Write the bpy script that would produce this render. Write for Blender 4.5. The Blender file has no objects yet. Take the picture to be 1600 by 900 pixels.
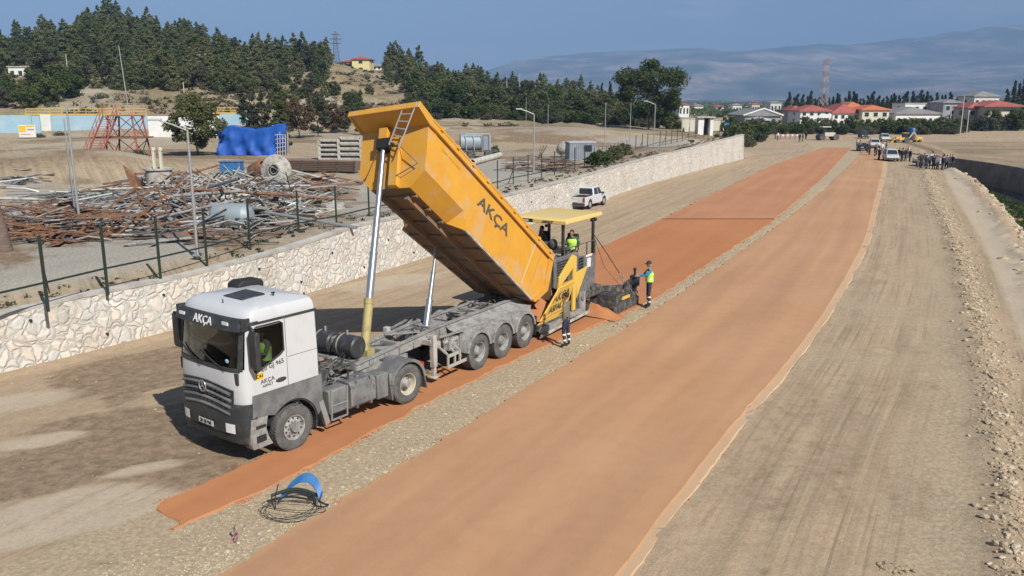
import bpy, math, random
import numpy as np
from mathutils import Vector, Matrix, noise
R_ = math.radians
SC = bpy.context.scene
COL = SC.collection
PI = math.pi
# ------------------------------------------------------------------ camera, sky, sun, exposure
FPX, HY, CH = 1300.0, 158.0, 8.0
PITCH = math.atan((450 - HY) / FPX)
cam = bpy.data.cameras.new('camera'); camo = bpy.data.objects.new('camera', cam); COL.objects.link(camo)
camo.location = (0, 0, CH); camo.rotation_euler = (PI / 2 - PITCH, 0, 0)
cam.sensor_width = 36; cam.lens = 36 * FPX / 1600; cam.clip_start = .1; cam.clip_end = 40000
SC.camera = camo
SUN_EL, SUN_AZ = 41.0, -56.0            # direction towards the sun, angle from +X
sd = Vector((math.cos(R_(SUN_AZ)) * math.cos(R_(SUN_EL)), math.sin(R_(SUN_AZ)) * math.cos(R_(SUN_EL)), math.sin(R_(SUN_EL))))
W = bpy.data.worlds.new('World'); SC.world = W; W.use_nodes = True
wn, wl = W.node_tree.nodes, W.node_tree.links
wn.clear()
sky = wn.new('ShaderNodeTexSky'); sky.sky_type = 'NISHITA'; sky.sun_disc = False
sky.sun_elevation = R_(SUN_EL); sky.sun_rotation = math.atan2(sd.x, sd.y)
sky.altitude = 100; sky.air_density = 1.0; sky.dust_density = .3; sky.ozone_density = 3.0
bg = wn.new('ShaderNodeBackground'); bg.inputs[1].default_value = .055
wo = wn.new('ShaderNodeOutputWorld')
# a faint cloud low over the far range
tc = wn.new('ShaderNodeTexCoord'); mp = wn.new('ShaderNodeMapping'); mp.inputs['Scale'].default_value = (5, 5, 22)
nz = wn.new('ShaderNodeTexNoise'); nz.inputs['Scale'].default_value = 1.4; nz.inputs['Detail'].default_value = 7
rm = wn.new('ShaderNodeMapRange'); rm.inputs[1].default_value = .54; rm.inputs[2].default_value = .74; rm.inputs[3].default_value = 0; rm.inputs[4].default_value = .55
mx = wn.new('ShaderNodeMix'); mx.data_type = 'RGBA'; mx.inputs[7].default_value = (8.5, 8.8, 9.2, 1)
wl.new(tc.outputs['Generated'], mp.inputs[0]); wl.new(mp.outputs[0], nz.inputs[0]); wl.new(nz.outputs[0], rm.inputs[0])
wl.new(rm.outputs[0], mx.inputs[0]); wl.new(sky.outputs[0], mx.inputs[6]); wl.new(mx.outputs[2], bg.inputs[0]); wl.new(bg.outputs[0], wo.inputs[0])
sl = bpy.data.lights.new('sun', 'SUN'); sl.energy = 5.0; sl.angle = R_(.53); sl.color = (1, .955, .88)
so = bpy.data.objects.new('sun', sl); COL.objects.link(so); so.rotation_euler = sd.to_track_quat('Z', 'Y').to_euler()
SC.view_settings.view_transform = 'Standard'; SC.view_settings.look = 'None'; SC.view_settings.gamma = 1
SC.view_settings.exposure = 0.42
SC.cycles.max_bounces = 5; SC.cycles.diffuse_bounces = 2; SC.cycles.glossy_bounces = 3; SC.cycles.transmission_bounces = 3
SC.cycles.transparent_max_bounces = 8; SC.cycles.volume_bounces = 0; SC.cycles.use_denoising = True
SC.cycles.caustics_reflective = False; SC.cycles.caustics_refractive = False
# ------------------------------------------------------------------ measured geometry
_F = Vector((0, math.cos(PITCH), -math.sin(PITCH))); _U = Vector((0, math.sin(PITCH), math.cos(PITCH)))
def ray(px, py): return _F + Vector((1, 0, 0)) * (px - 800) / FPX + _U * (450 - py) / FPX
def G(px, py, z=0.0):                      # point of the photo at height z
    d = ray(px, py); return Vector((0, 0, CH)) + d * ((z - CH) / d.z)
def GY(px, py, Y):                         # point of the photo at forward distance Y
    d = ray(px, py); return Vector((0, 0, CH)) + d * (Y / d.y)
def XZ(px, py, Y): p = GY(px, py, Y); return p.x, p.z
def PX(P):
    d = Vector(P) - Vector((0, 0, CH)); z = d.dot(_F); return 800 + FPX * d.x / z, 450 - FPX * d.dot(_U) / z
def HT(P, py):                             # height above P that reaches row py
    lo, hi = 0., 80.
    for _ in range(30):
        m = (lo + hi) / 2
        if PX((P[0], P[1], P[2] + m))[1] > py: lo = m
        else: hi = m
    return lo
# ------------------------------------------------------------------ helpers
class MB:
    def __init__(s): s.v = []; s.f = []; s.m = []
    def poly(s, pts, m=0):
        n = len(s.v); s.v += [tuple(p) for p in pts]; s.f.append(tuple(range(n, n + len(pts)))); s.m.append(m); return s
    def add(s, vs, fs, m=0):
        n = len(s.v); s.v += [tuple(p) for p in vs]; s.f += [tuple(i + n for i in f) for f in fs]; s.m += [m] * len(fs); return s
    def box(s, c, d, m=0, rz=0, M=None):
        x, y, z = d[0] / 2, d[1] / 2, d[2] / 2
        vs = [Vector((sx * x, sy * y, sz * z)) for sx in (-1, 1) for sy in (-1, 1) for sz in (-1, 1)]
        if rz: vs = [Matrix.Rotation(rz, 3, 'Z') @ v for v in vs]
        if M is not None: vs = [M @ v for v in vs]
        vs = [v + Vector(c) for v in vs]
        return s.add(vs, [(0, 1, 3, 2), (4, 6, 7, 5), (0, 4, 5, 1), (2, 3, 7, 6), (0, 2, 6, 4), (1, 5, 7, 3)], m)
    def _fr(s, p, q):
        p, q = Vector(p), Vector(q); d = (q - p).normalized()
        a = d.cross(Vector((0, 0, 1)) if abs(d.z) < .95 else Vector((1, 0, 0))).normalized(); return p, q, a, a.cross(d).normalized()
    def bar(s, p, q, w, h, m=0):
        p, q, a, b = s._fr(p, q); a *= w / 2; b *= h / 2
        return s.add([p - a - b, p + a - b, p + a + b, p - a + b, q - a - b, q + a - b, q + a + b, q - a + b],
                     [(0, 3, 2, 1), (4, 5, 6, 7), (0, 1, 5, 4), (1, 2, 6, 5), (2, 3, 7, 6), (3, 0, 4, 7)], m)
    def cyl(s, p, q, r, r2=None, n=12, m=0, caps=True):
        r2 = r if r2 is None else r2; p, q, a, b = s._fr(p, q)
        vs = []
        for c, rr in ((p, r), (q, r2)):
            for i in range(n): t = 2 * PI * i / n; vs.append(c + a * rr * math.cos(t) + b * rr * math.sin(t))
        fs = [(i, (i + 1) % n, n + (i + 1) % n, n + i) for i in range(n)]
        if caps: fs += [tuple(range(n - 1, -1, -1)), tuple(range(n, 2 * n))]
        return s.add(vs, fs, m)
    def tube(s, pts, r, n=6, m=0, closed=False):
        pts = [Vector(p) for p in pts]; k = len(pts); rs = r if isinstance(r, (list, tuple)) else [r] * k
        vs = []; up = None
        for i, p in enumerate(pts):
            d = (pts[min(i + 1, k - 1)] - pts[max(i - 1, 0)]).normalized()
            if closed: d = (pts[(i + 1) % k] - pts[i - 1]).normalized()
            if up is None: up = d.cross(Vector((0, 0, 1)) if abs(d.z) < .9 else Vector((1, 0, 0))).normalized()
            up = (up - d * up.dot(d)).normalized(); b = d.cross(up)
            for j in range(n): t = 2 * PI * j / n; vs.append(p + (up * math.cos(t) + b * math.sin(t)) * rs[i])
        fs = []
        for i in range(k if closed else k - 1):
            for j in range(n): i2 = (i + 1) % k; fs.append((i * n + j, i * n + (j + 1) % n, i2 * n + (j + 1) % n, i2 * n + j))
        if not closed: fs += [tuple(range(n - 1, -1, -1)), tuple(range((k - 1) * n, k * n))]
        return s.add(vs, fs, m)
    def prism(s, prof, axis, a, b, m=0):
        mk = {'x': lambda u, v, w: (w, u, v), 'y': lambda u, v, w: (u, w, v), 'z': lambda u, v, w: (u, v, w)}[axis]
        n = len(prof); vs = [mk(u, v, a) for u, v in prof] + [mk(u, v, b) for u, v in prof]
        return s.add(vs, [tuple(range(n - 1, -1, -1)), tuple(range(n, 2 * n))] + [(i, (i + 1) % n, n + (i + 1) % n, n + i) for i in range(n)], m)
    def lathe(s, prof, o=(0, 0, 0), ax=(0, 0, 1), n=24, m=0, arc=(0, 2 * PI)):
        o, q, a, b = s._fr(o, Vector(o) + Vector(ax)); d = Vector(ax).normalized(); vs = []
        full = abs(arc[1] - arc[0] - 2 * PI) < 1e-6; cnt = n if full else n + 1
        for r, h in prof:
            for i in range(cnt):
                t = arc[0] + (arc[1] - arc[0]) * i / n; vs.append(o + d * h + (a * math.cos(t) + b * math.sin(t)) * r)
        fs = []
        for k in range(len(prof) - 1):
            for i in range(n): j = (i + 1) % cnt; fs.append((k * cnt + i, k * cnt + j, (k + 1) * cnt + j, (k + 1) * cnt + i))
        return s.add(vs, fs, m)
    def ball(s, c, r, n=10, m=0, M=None):
        rx, ry, rz = r if isinstance(r, (tuple, list)) else (r, r, r); vs = []; k = n // 2 + 1
        for i in range(k + 1):
            for j in range(n):
                a = PI * i / k; t = 2 * PI * j / n; v = Vector((rx * math.sin(a) * math.cos(t), ry * math.sin(a) * math.sin(t), rz * math.cos(a)))
                if M is not None: v = M @ v
                vs.append(v + Vector(c))
        fs = [(i * n + j, (i + 1) * n + j, (i + 1) * n + (j + 1) % n, i * n + (j + 1) % n) for i in range(k) for j in range(n)]
        return s.add(vs, fs, m)
    def grid(s, rows, m=0, closed=False):
        n = len(rows[0]); vs = [p for r in rows for p in r]; k = len(rows)
        return s.add(vs, [(i * n + j, i * n + (j + 1) % n, (i + 1) * n + (j + 1) % n, (i + 1) * n + j) for i in range(k - 1) for j in range(n if closed else n - 1)], m)
    def mark(s): pass
    def build_each(s, name, mats, parent, **kw):
        par = list(range(len(s.v)))
        def fd(a):
            while par[a] != a: par[a] = par[par[a]]; a = par[a]
            return a
        for f in s.f:
            for i in f[1:]: par[fd(i)] = fd(f[0])
        comp = {}
        for k, f in enumerate(s.f): comp.setdefault(fd(f[0]), []).append(k)
        for ks in comp.values():
            ids = sorted({i for k in ks for i in s.f[k]}); mp_ = {i: n for n, i in enumerate(ids)}; q = MB(); q.v = [s.v[i] for i in ids]; q.f = [tuple(mp_[i] for i in s.f[k]) for k in ks]; q.m = [s.m[k] for k in ks]; q.build(name, mats, parent, **kw)
    def build(s, name, mats, parent=None, smooth=True, bevel=0, label=None, cat=None, group=None, kind=None, ang=35, loc=None, M=None):
        vs = s.v
        if M is not None: vs = [M @ Vector(v) for v in vs]
        me = bpy.data.meshes.new(name); me.from_pydata([tuple(v) for v in vs], [], s.f)
        if not isinstance(mats, (list, tuple)): mats = [mats]
        for x in mats: me.materials.append(x)
        if len(mats) > 1: me.polygons.foreach_set('material_index', s.m)
        if smooth:
            me.polygons.foreach_set('use_smooth', [True] * len(s.f)); me.set_sharp_from_angle(angle=R_(ang))
        me.update(); o = bpy.data.objects.new(name, me); COL.objects.link(o)
        if parent is not None: o.parent = parent
        if loc is not None: o.location = loc
        if bevel:
            b = o.modifiers.new('bevel', 'BEVEL'); b.width = bevel; b.segments = 2; b.limit_method = 'ANGLE'; b.angle_limit = R_(40)
        tag(o, label, cat, group, kind); return o
def tag(o, label=None, cat=None, group=None, kind=None):
    if label: o['label'] = label
    if cat: o['category'] = cat
    if group: o['group'] = group
    if kind: o['kind'] = kind
    return o
def thing(name, label, cat, loc=(0, 0, 0), rz=0, group=None):
    o = bpy.data.objects.new(name, None); COL.objects.link(o); o.empty_display_size = .2
    o.location = loc; o.rotation_euler = (0, 0, rz); return tag(o, label, cat, group)
KIDS = {}
def kids(o): return [c for c in COL.objects if c.parent == o]
def dup(o, parent=None, _k=None):
    if _k is None:
        _k = {}
        def reg(x):
            _k[x.name] = kids(x)
            for c in _k[x.name]: reg(c)
        if o.name in KIDS: _k = KIDS[o.name]
        else: reg(o); KIDS[o.name] = _k
    c = o.copy(); COL.objects.link(c)
    if parent is not None: c.parent = parent
    for ch in _k.get(o.name, []): dup(ch, c, _k)
    return c
def place(o, loc, rz=0, s=None, label=None, group=None):
    o.location = loc; o.rotation_euler = (0, 0, rz)
    if s is not None: o.scale = s if isinstance(s, (tuple, list)) else (s, s, s)
    if label: o['label'] = label
    if group: o['group'] = group
    return o
# ------------------------------------------------------------------ materials
def lin(c): return tuple(((x / 255) / 12.92 if x / 255 <= .04045 else ((x / 255 + .055) / 1.055) ** 2.4) for x in c)
def mat(name, col, rough=.6, metal=0, col2=None, scale=3, lo=.45, hi=.65, bump=0, bscale=30, detail=5, stretch=None, spec=.5, col3=None, scale3=14, lo3=.55, hi3=.7):
    m = bpy.data.materials.new(name); m.use_nodes = True; nt = m.node_tree; n, l = nt.nodes, nt.links
    p = n['Principled BSDF']; p.inputs['Base Color'].default_value = (*col, 1); p.inputs['Roughness'].default_value = rough
    p.inputs['Metallic'].default_value = metal; p.inputs['Specular IOR Level'].default_value = spec
    tcn = n.new('ShaderNodeTexCoord'); vec = tcn.outputs['Object']
    if stretch: q = n.new('ShaderNodeMapping'); q.inputs['Scale'].default_value = stretch; l.new(vec, q.inputs[0]); vec = q.outputs[0]
    last = None
    def layer(prev, c, sc_, lo_, hi_):
        t = n.new('ShaderNodeTexNoise'); t.inputs['Scale'].default_value = sc_; t.inputs['Detail'].default_value = detail; t.inputs['Roughness'].default_value = .62
        r = n.new('ShaderNodeMapRange'); r.inputs[1].default_value = lo_; r.inputs[2].default_value = hi_; l.new(vec, t.inputs[0]); l.new(t.outputs[0], r.inputs[0])
        x = n.new('ShaderNodeMix'); x.data_type = 'RGBA'; l.new(r.outputs[0], x.inputs[0])
        if prev is None: x.inputs[6].default_value = (*col, 1)
        else: l.new(prev, x.inputs[6])
        x.inputs[7].default_value = (*c, 1); return x.outputs[2]
    if col2: last = layer(None, col2, scale, lo, hi)
    if col3: last = layer(last, col3, scale3, lo3, hi3)
    if last is not None: l.new(last, p.inputs['Base Color'])
    if bump:
        t = n.new('ShaderNodeTexNoise'); t.inputs['Scale'].default_value = bscale; t.inputs['Detail'].default_value = 4; l.new(vec, t.inputs[0])
        b = n.new('ShaderNodeBump'); b.inputs['Strength'].default_value = min(1, bump); b.inputs['Distance'].default_value = .02; l.new(t.outputs[0], b.inputs['Height']); l.new(b.outputs[0], p.inputs['Normal'])
    return m
DUST = (.40, .36, .30)
M_ = dict(
 white=mat('white_paint', (.56, .57, .58), .32, col2=(.50, .49, .46), scale=2.2, lo=.5, hi=.8),
 greypl=mat('dusty_grey_plastic', (.12, .125, .13), .6, col2=(.26, .255, .24), scale=3, lo=.42, hi=.7, col3=(.09, .09, .09), scale3=6, stretch=(1, 1, .6)),
 darkpl=mat('dark_plastic', (.035, .037, .04), .5, col2=(.09, .09, .085), scale=5, lo=.5, hi=.75),
 bumper=mat('bumper_plastic', (.032, .034, .037), .5, col2=(.09, .088, .082), scale=3, lo=.5, hi=.75),
 black=mat('black_rubber', (.02, .02, .021), .7),
 tyre=mat('dusty_tyre', (.075, .075, .075), .85, col2=(.15, .145, .135), scale=5, lo=.35, hi=.7, bump=.4, bscale=60),
 rim=mat('rim_paint', (.42, .42, .40), .5, .2, col2=(.26, .25, .23), scale=7),
 frame=mat('dusty_steel_frame', (.31, .30, .285), .75, col2=(.17, .165, .155), scale=3.5, lo=.42, hi=.65, col3=(.44, .42, .38), scale3=9, bump=.3, bscale=25),
 darkfr=mat('dark_machinery', (.05, .05, .05), .6, col2=(.16, .15, .135), scale=6, lo=.45, hi=.65, bump=.4),
 orange=mat('orange_tipper_paint', (.68, .345, .035), .42, col2=(.60, .29, .04), scale=1.1, lo=.35, hi=.7, col3=(.54, .38, .22), bump=.5, bscale=2.6, scale3=1.7, lo3=.50, hi3=.80, stretch=(1, 1, 1)),
 belly=mat('dirty_shaded_belly', (.26, .15, .07), .8, col2=(.17, .13, .10), scale=1.6, lo=.4, hi=.6),  # dirty orange, darkened with the underside's shade put into the colour
 yellow=mat('yellow_machine_paint', (.70, .45, .07), .45, col2=(.62, .44, .16), scale=3, lo=.45, hi=.75),
 canopy=mat('faded_canopy', (.74, .54, .18), .6, col2=(.66, .52, .26), scale=2),
 chrome=mat('chrome_piston', (.56, .57, .58), .32, .85),
 steel=mat('galvanised_steel', (.40, .41, .41), .5, .5, col2=(.36, .37, .37), scale=5),
 alu=mat('aluminium', (.62, .62, .60), .4, .5),
 glass=None,
 light=mat('lamp_glass', (.75, .76, .76), .12),
 plate=mat('plate_white', (.7, .7, .68), .5),
 txt=mat('dark_lettering', (.09, .085, .07), .6), wtxt=mat('white_lettering', (.8, .8, .8), .5), ytxt=mat('sticker_yellow', (.75, .5, .03), .5),
 interior=mat('cab_interior', (.035, .035, .035), .8),
 skin=mat('skin', (.42, .25, .17), .55), hair=mat('hair', (.02, .016, .013), .7), shoe=mat('boots', (.03, .026, .022), .7),
 navy=mat('navy_workwear', (.022, .03, .055), .85, col2=(.04, .045, .07), scale=8), khaki=mat('khaki_shirt', (.19, .17, .12), .9, col2=(.12, .11, .09), scale=6),
 blueshirt=mat('blue_shirt', (.03, .19, .42), .8), hiviz=mat('hiviz_yellow', (.50, .85, .12), .7), refl=mat('reflective_band', (.66, .68, .68), .4),
 whiteshirt=mat('white_shirt', (.62, .62, .63), .8), greyshirt=mat('grey_cloth', (.14, .14, .16), .9), brownshirt=mat('brown_cloth', (.12, .07, .055), .9), blackcl=mat('black_cloth', (.018, .018, .022), .9), greenv=mat('dark_green_vest', (.05, .10, .07), .85),
 rust=mat('rusty_iron', (.16, .072, .038), .85, col2=(.26, .14, .08), scale=4, lo=.4, hi=.65, bump=.4),
 redp=mat('red_oxide_paint', (.36, .10, .075), .7, col2=(.26, .12, .09), scale=2), pinkp=mat('faded_red_paint', (.50, .24, .20), .7),
 concrete=mat('concrete', (.50, .48, .43), .9, col2=(.36, .34, .31), scale=2, bump=.3),
 whitew=mat('white_wall', (.74, .74, .72), .85, col2=(.62, .61, .58), scale=.5, lo=.45, hi=.75),
 cream=mat('cream_wall', (.60, .57, .45), .85), yellowh=mat('yellow_wall', (.62, .57, .28), .85), pinkw=mat('pinkish_grey_wall', (.42, .37, .33), .9),
 roofred=mat('red_roof_tile', (.36, .10, .08), .8, col2=(.27, .085, .065), scale=.8), roofor=mat('orange_roof_tile', (.52, .16, .07), .8, col2=(.42, .12, .06), scale=.8),
 roofgrey=mat('grey_roof', (.20, .20, .20), .8, col2=(.28, .27, .26), scale=.6), metalw=mat('pale_metal_sheet', (.55, .56, .56), .5, .2),
 window=mat('window_dark', (.03, .037, .045), .15), wood=mat('weathered_board', (.13, .09, .07), .9, col2=(.2, .15, .12), scale=3, stretch=(1, 1, 8)),
 bluetarp=mat('blue_tarpaulin', (.012, .075, .34), .6, col2=(.016, .095, .41), scale=1.5, bump=.3, bscale=3, spec=.3),
 bluew=mat('pale_blue_wall', (.30, .47, .58), .85, col2=(.42, .54, .60), scale=.35, lo=.45, hi=.75), darkgreen=mat('dark_green_metal', (.02, .035, .026), .5),
 bluepl=mat('blue_plastic', (.03, .14, .36), .45, col2=(.06, .19, .40), scale=3), orangepaint=mat('bright_orange_paint', (.75, .32, .03), .5), beige=mat('beige_paint', (.5, .46, .36), .6),
 water=mat('channel_water', (.035, .045, .05), .12), galv=mat('container_grey', (.22, .25, .29), .6, col2=(.30, .32, .34), scale=1), tank=mat('tank_grey', (.27, .33, .37), .55, .2, col2=(.32, .34, .34), scale=2),
 redb=mat('red_plastic', (.6, .04, .03), .5), dirtw=mat('weathered_white', (.46, .44, .40), .75, col2=(.28, .24, .19), scale=3, lo=.45, hi=.65),
 dkcar=mat('dark_car_paint', (.02, .022, .026), .25), greencar=mat('green_truck_paint', (.035, .05, .03), .6), bluecar=mat('blue_paint', (.02, .08, .22), .4))
def glassmat(name, tint, mixf):
    g = bpy.data.materials.new(name); g.use_nodes = True; n, l = g.node_tree.nodes, g.node_tree.links; n.clear()
    o = n.new('ShaderNodeOutputMaterial'); a = n.new('ShaderNodeBsdfTransparent'); a.inputs[0].default_value = (*tint, 1)
    b = n.new('ShaderNodeBsdfGlossy'); b.inputs['Roughness'].default_value = .03; lw = n.new('ShaderNodeLayerWeight'); lw.inputs[0].default_value = .5; f = n.new('ShaderNodeMath'); f.operation = 'POWER'; f.inputs[1].default_value = 3.5; l.new(lw.outputs['Facing'], f.inputs[0])
    mm = n.new('ShaderNodeMath'); mm.operation = 'ADD'; mm.inputs[1].default_value = mixf; mm.use_clamp = True
    x = n.new('ShaderNodeMixShader'); l.new(f.outputs[0], mm.inputs[0]); l.new(mm.outputs[0], x.inputs[0]); l.new(a.outputs[0], x.inputs[1]); l.new(b.outputs[0], x.inputs[2]); l.new(x.outputs[0], o.inputs[0]); return g
M_['glass'] = glassmat('cab_glass', (.42, .47, .45), .03); M_['wglass'] = glassmat('windscreen_glass', (.16, .21, .185), .06)
def leafmat(name, c1, c2, c3, brown=None):
    m = bpy.data.materials.new(name); m.use_nodes = True; n, l = m.node_tree.nodes, m.node_tree.links; p = n['Principled BSDF']
    p.inputs['Roughness'].default_value = .75; p.inputs['Specular IOR Level'].default_value = .2
    oi = n.new('ShaderNodeObjectInfo'); tcn = n.new('ShaderNodeTexCoord'); t = n.new('ShaderNodeTexNoise'); t.inputs['Scale'].default_value = .9; t.inputs['Detail'].default_value = 3
    l.new(tcn.outputs['Object'], t.inputs[0])
    a = n.new('ShaderNodeMath'); a.operation = 'ADD'; l.new(t.outputs[0], a.inputs[0]); s_ = n.new('ShaderNodeMath'); s_.operation = 'MULTIPLY'; s_.inputs[1].default_value = .55; l.new(oi.outputs['Random'], s_.inputs[0]); l.new(s_.outputs[0], a.inputs[1])
    r = n.new('ShaderNodeValToRGB'); e = r.color_ramp.elements; e[0].position = .35; e[0].color = (*c1, 1); e[1].position = 1.0; e[1].color = (*c3, 1); k = e.new(.68); k.color = (*c2, 1)
    l.new(a.outputs[0], r.inputs[0]); l.new(r.outputs[0], p.inputs['Base Color'])
    tr_ = n.new('ShaderNodeBsdfTranslucent'); l.new(r.outputs[0], tr_.inputs[0]); xs = n.new('ShaderNodeMixShader'); xs.inputs[0].default_value = .42; l.new(p.outputs[0], xs.inputs[1]); l.new(tr_.outputs[0], xs.inputs[2]); l.new(xs.outputs[0], n['Material Output'].inputs[0]); return m
LF = dict(pine=leafmat('pine_needles', (.075, .108, .045), (.13, .165, .068), (.21, .215, .10)), broad=leafmat('broad_leaves', (.055, .08, .03), (.098, .125, .046), (.16, .17, .07)),
 olive=leafmat('olive_leaves', (.06, .07, .042), (.09, .098, .06), (.13, .13, .08)), brownish=leafmat('drying_leaves', (.09, .06, .035), (.14, .095, .055), (.17, .13, .08)),
 green=leafmat('fresh_leaves', (.04, .07, .02), (.07, .11, .03), (.12, .15, .05)), cypress=leafmat('cypress_leaves', (.026, .042, .026), (.040, .06, .034), (.06, .08, .04)))
M_['bark'] = mat('bark', (.10, .075, .055), .9, col2=(.16, .13, .10), scale=4)
def text(body, size, mtx, m, parent, name='lettering', ext=.004, bold=.012, label=None):
    c = bpy.data.curves.new('t', 'FONT'); c.body = body; c.size = size; c.extrude = ext; c.offset = bold * size; c.align_x = 'CENTER'; c.align_y = 'CENTER'; c.resolution_u = 2
    o = bpy.data.objects.new('t', c); COL.objects.link(o); bpy.context.view_layer.update()
    me = bpy.data.meshes.new_from_object(o.evaluated_get(bpy.context.evaluated_depsgraph_get())); bpy.data.objects.remove(o); me.transform(mtx); me.materials.clear(); me.materials.append(m); me.name = name
    r = bpy.data.objects.new(name, me); COL.objects.link(r); r.parent = parent; return tag(r, label)
def frameM(o, x, y):                          # matrix with text x-axis along x, y-axis along y
    x = Vector(x).normalized(); z = x.cross(Vector(y)).normalized(); y = z.cross(x)
    return Matrix(((x.x, y.x, z.x, o[0]), (x.y, y.y, z.y, o[1]), (x.z, y.z, z.z, o[2]), (0, 0, 0, 1)))
def fbm(x, y, s=1., o=4):
    return noise.fractal(Vector((x * s, y * s, 3.7)), .9, 2.0, o)
def interp(t, xs, ys): return float(np.interp(t, xs, ys))
def smooth(a, b, x): t = max(0, min(1, (x - a) / (b - a))); return t * t * (3 - 2 * t)
# ------------------------------------------------------------------ curves of the site, all as x(Y)
def curve(pts, lo=None, hi=None):
    pts = sorted([(p[1], p[0]) for p in pts]); ys = [p[0] for p in pts]; xs = [p[1] for p in pts]
    s0 = (xs[1] - xs[0]) / (ys[1] - ys[0]); s1 = (xs[-1] - xs[-2]) / (ys[-1] - ys[-2])
    ys2 = np.array([ys[0] - 25] + ys + [ys[-1] + 400]); xs2 = np.array([xs[0] - 25 * s0] + xs + [xs[-1] + 400 * s1])
    def f(Y):
        # light smoothing of the measured polyline
        w = 0.06 * abs(Y) + .6
        return float(np.mean(np.interp([Y - w, Y - w / 2, Y, Y + w / 2, Y + w], ys2, xs2)))
    return f
cWall = curve([(-18.2, 19.6), (-15.4, 24.0), (-13.7, 26.2), (-11.7, 29.4), (-9.3, 33.4), (-7.2, 37.4), (0.8, 53.7), (5.6, 64.8), (12.8, 81.0), (23.6, 102.2), (33.1, 119.6)])
cRoadR = curve([(1.8, 12.9), (3.2, 15.5), (5.7, 20.0), (8.3, 24.3), (11.5, 30.1), (15.8, 38.4), (20.3, 47.4), (30.6, 70.1), (42.3, 95.7), (58.2, 131.4)])
cRoadL = curve([(-5.0, 13.0), (-4.3, 14.2), (-2.6, 17.1), (0.0, 21.7), (4.8, 30.1), (9.6, 39.1), (17.9, 55.1), (28.0, 75.1), (52.5, 126.7), (58.0, 140.1)])
cS1L = curve([(-7.3, 15.3), (-6.4, 16.6), (-5.5, 18.2), (-4.6, 20.2), (-3.0, 22.9), (-.6, 27.0), (.2, 29.), (.6, 33.), (1.4, 38.), (5.1, 46.3), (10.1, 56.6), (16.2, 70.1), (31.5, 103.2), (55.8, 149.9)])
cS1R = curve([(-6.6, 14.3), (-5.4, 15.8), (-3.7, 18.9), (-1.8, 22.3), (.6, 25.9), (2.3, 28.6), (5.0, 31.7), (9.9, 41.2), (17.7, 56.2), (33.6, 90.), (60.5, 149.9)])
cBank = curve([(9.5, 8), (17, 22), (24, 36), (30.9, 49.7), (36.7, 61.7), (47.1, 84.2), (53.4, 100.3), (55.8, 107.5), (60, 126), (61.2, 132)])
cFar = curve([(30, 8), (34, 22), (40, 36), (46, 50), (52, 65), (57.5, 85), (61.9, 101.3), (63.1, 118.3), (61.6, 131.4), (61.5, 134)])
cRub = curve([(6.6, 8.5), (8.7, 12.9), (11.5, 18.4), (16.5, 28.4), (25.5, 47.4), (40.4, 81.0), (46, 93)])
cSho = curve([(4.2, 8), (6.6, 12.9), (9.7, 18.4), (13.3, 25.4), (22.2, 43.3), (37.0, 75.1), (50.6, 105.3)])
WALLPX = [(3, 582, 496), (150, 548, 463), (300, 508, 432), (450, 468, 393), (560, 432, 352), (820, 357, 302), (900, 322, 276), (1000, 290, 249), (1100, 263, 225), (1163, 248, 210)]
_wh = sorted([(G(x, b).y, HT(G(x, b), t)) for x, b, t in WALLPX])
def hWall(Y): return interp(Y, [12] + [a[0] for a in _wh], [1.9] + [a[1] for a in _wh])
def zyard(Y): return interp(Y, [10, 60, 110, 160], [2.1, 2.2, 2.45, 2.5])
def depth_ch(Y): return 3.0 * (1 - smooth(126, 132, Y))
rows = [];
Y = 3.0
while Y < 12000:
    rows.append(Y); Y += max(.24, Y * .009) if Y < 170 else Y * .05
# masks for the ground's own colours
def blob(P, rx, ry, ang, x, y):
    dx, dy = x - P[0], y - P[1]; c, s = math.cos(ang), math.sin(ang); u = (dx * c + dy * s) / rx; v = (-dx * s + dy * c) / ry
    return math.exp(-(u * u + v * v))
B1 = [(G(190, 660), 3.3, 1.6, .6), (G(300, 700), 2.6, 1.3, .7), (G(380, 690), 1.6, .9, .6), (G(210, 600), 3.6, 1.2, .6), (G(250, 560), 3.0, .9, .75), (G(100, 745), 3.2, .6, .55), (G(120, 700), 1.8, .5, .75), (G(330, 735), 1.6, .5, .7), (G(60, 760), 1.6, .35, .6), (G(230, 590), 2.4, .7, .6), (G(200, 560), 2.4, .5, .75), (G(150, 800), 3., .28, .75), (G(40, 840), 3., .2, .72)]
B2 = [(G(50, 625), 2.9, 1.2, .4), (G(50, 690), 1.6, .6, .5), (G(60, 800), 2.6, 1.0, .6), (G(230, 730), .8, .3, .5), (G(620, 440), 5, 2, .9), (G(60, 830), 3, .8, .6)]
B3 = [(G(1180, 290), 7, 2.5, 1.1), (G(1150, 285), 8, 3, 1.1), (G(1340, 480), 2.5, 3, 1.1), (G(1320, 560), 1, 3, 1.1)]
def zone(x, y):
    n1 = fbm(x, y, .55, 5); n2 = fbm(x + 40, y, 1.6, 3)
    d = sum(blob(P, a, b, c, x, y) for P, a, b, c in B1); d = smooth(.30, .72, d + .50 * n1 + .16 * n2)
    p = sum(blob(P, a, b, c, x, y) for P, a, b, c in B2); p = smooth(.4, .8, p + .3 * n1)
    gq = sum(blob(P, a, b, c, x, y) for P, a, b, c in B3) * .6
    return max(0, d * (1 - .7 * p)) * .86, p * .66, gq
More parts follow.
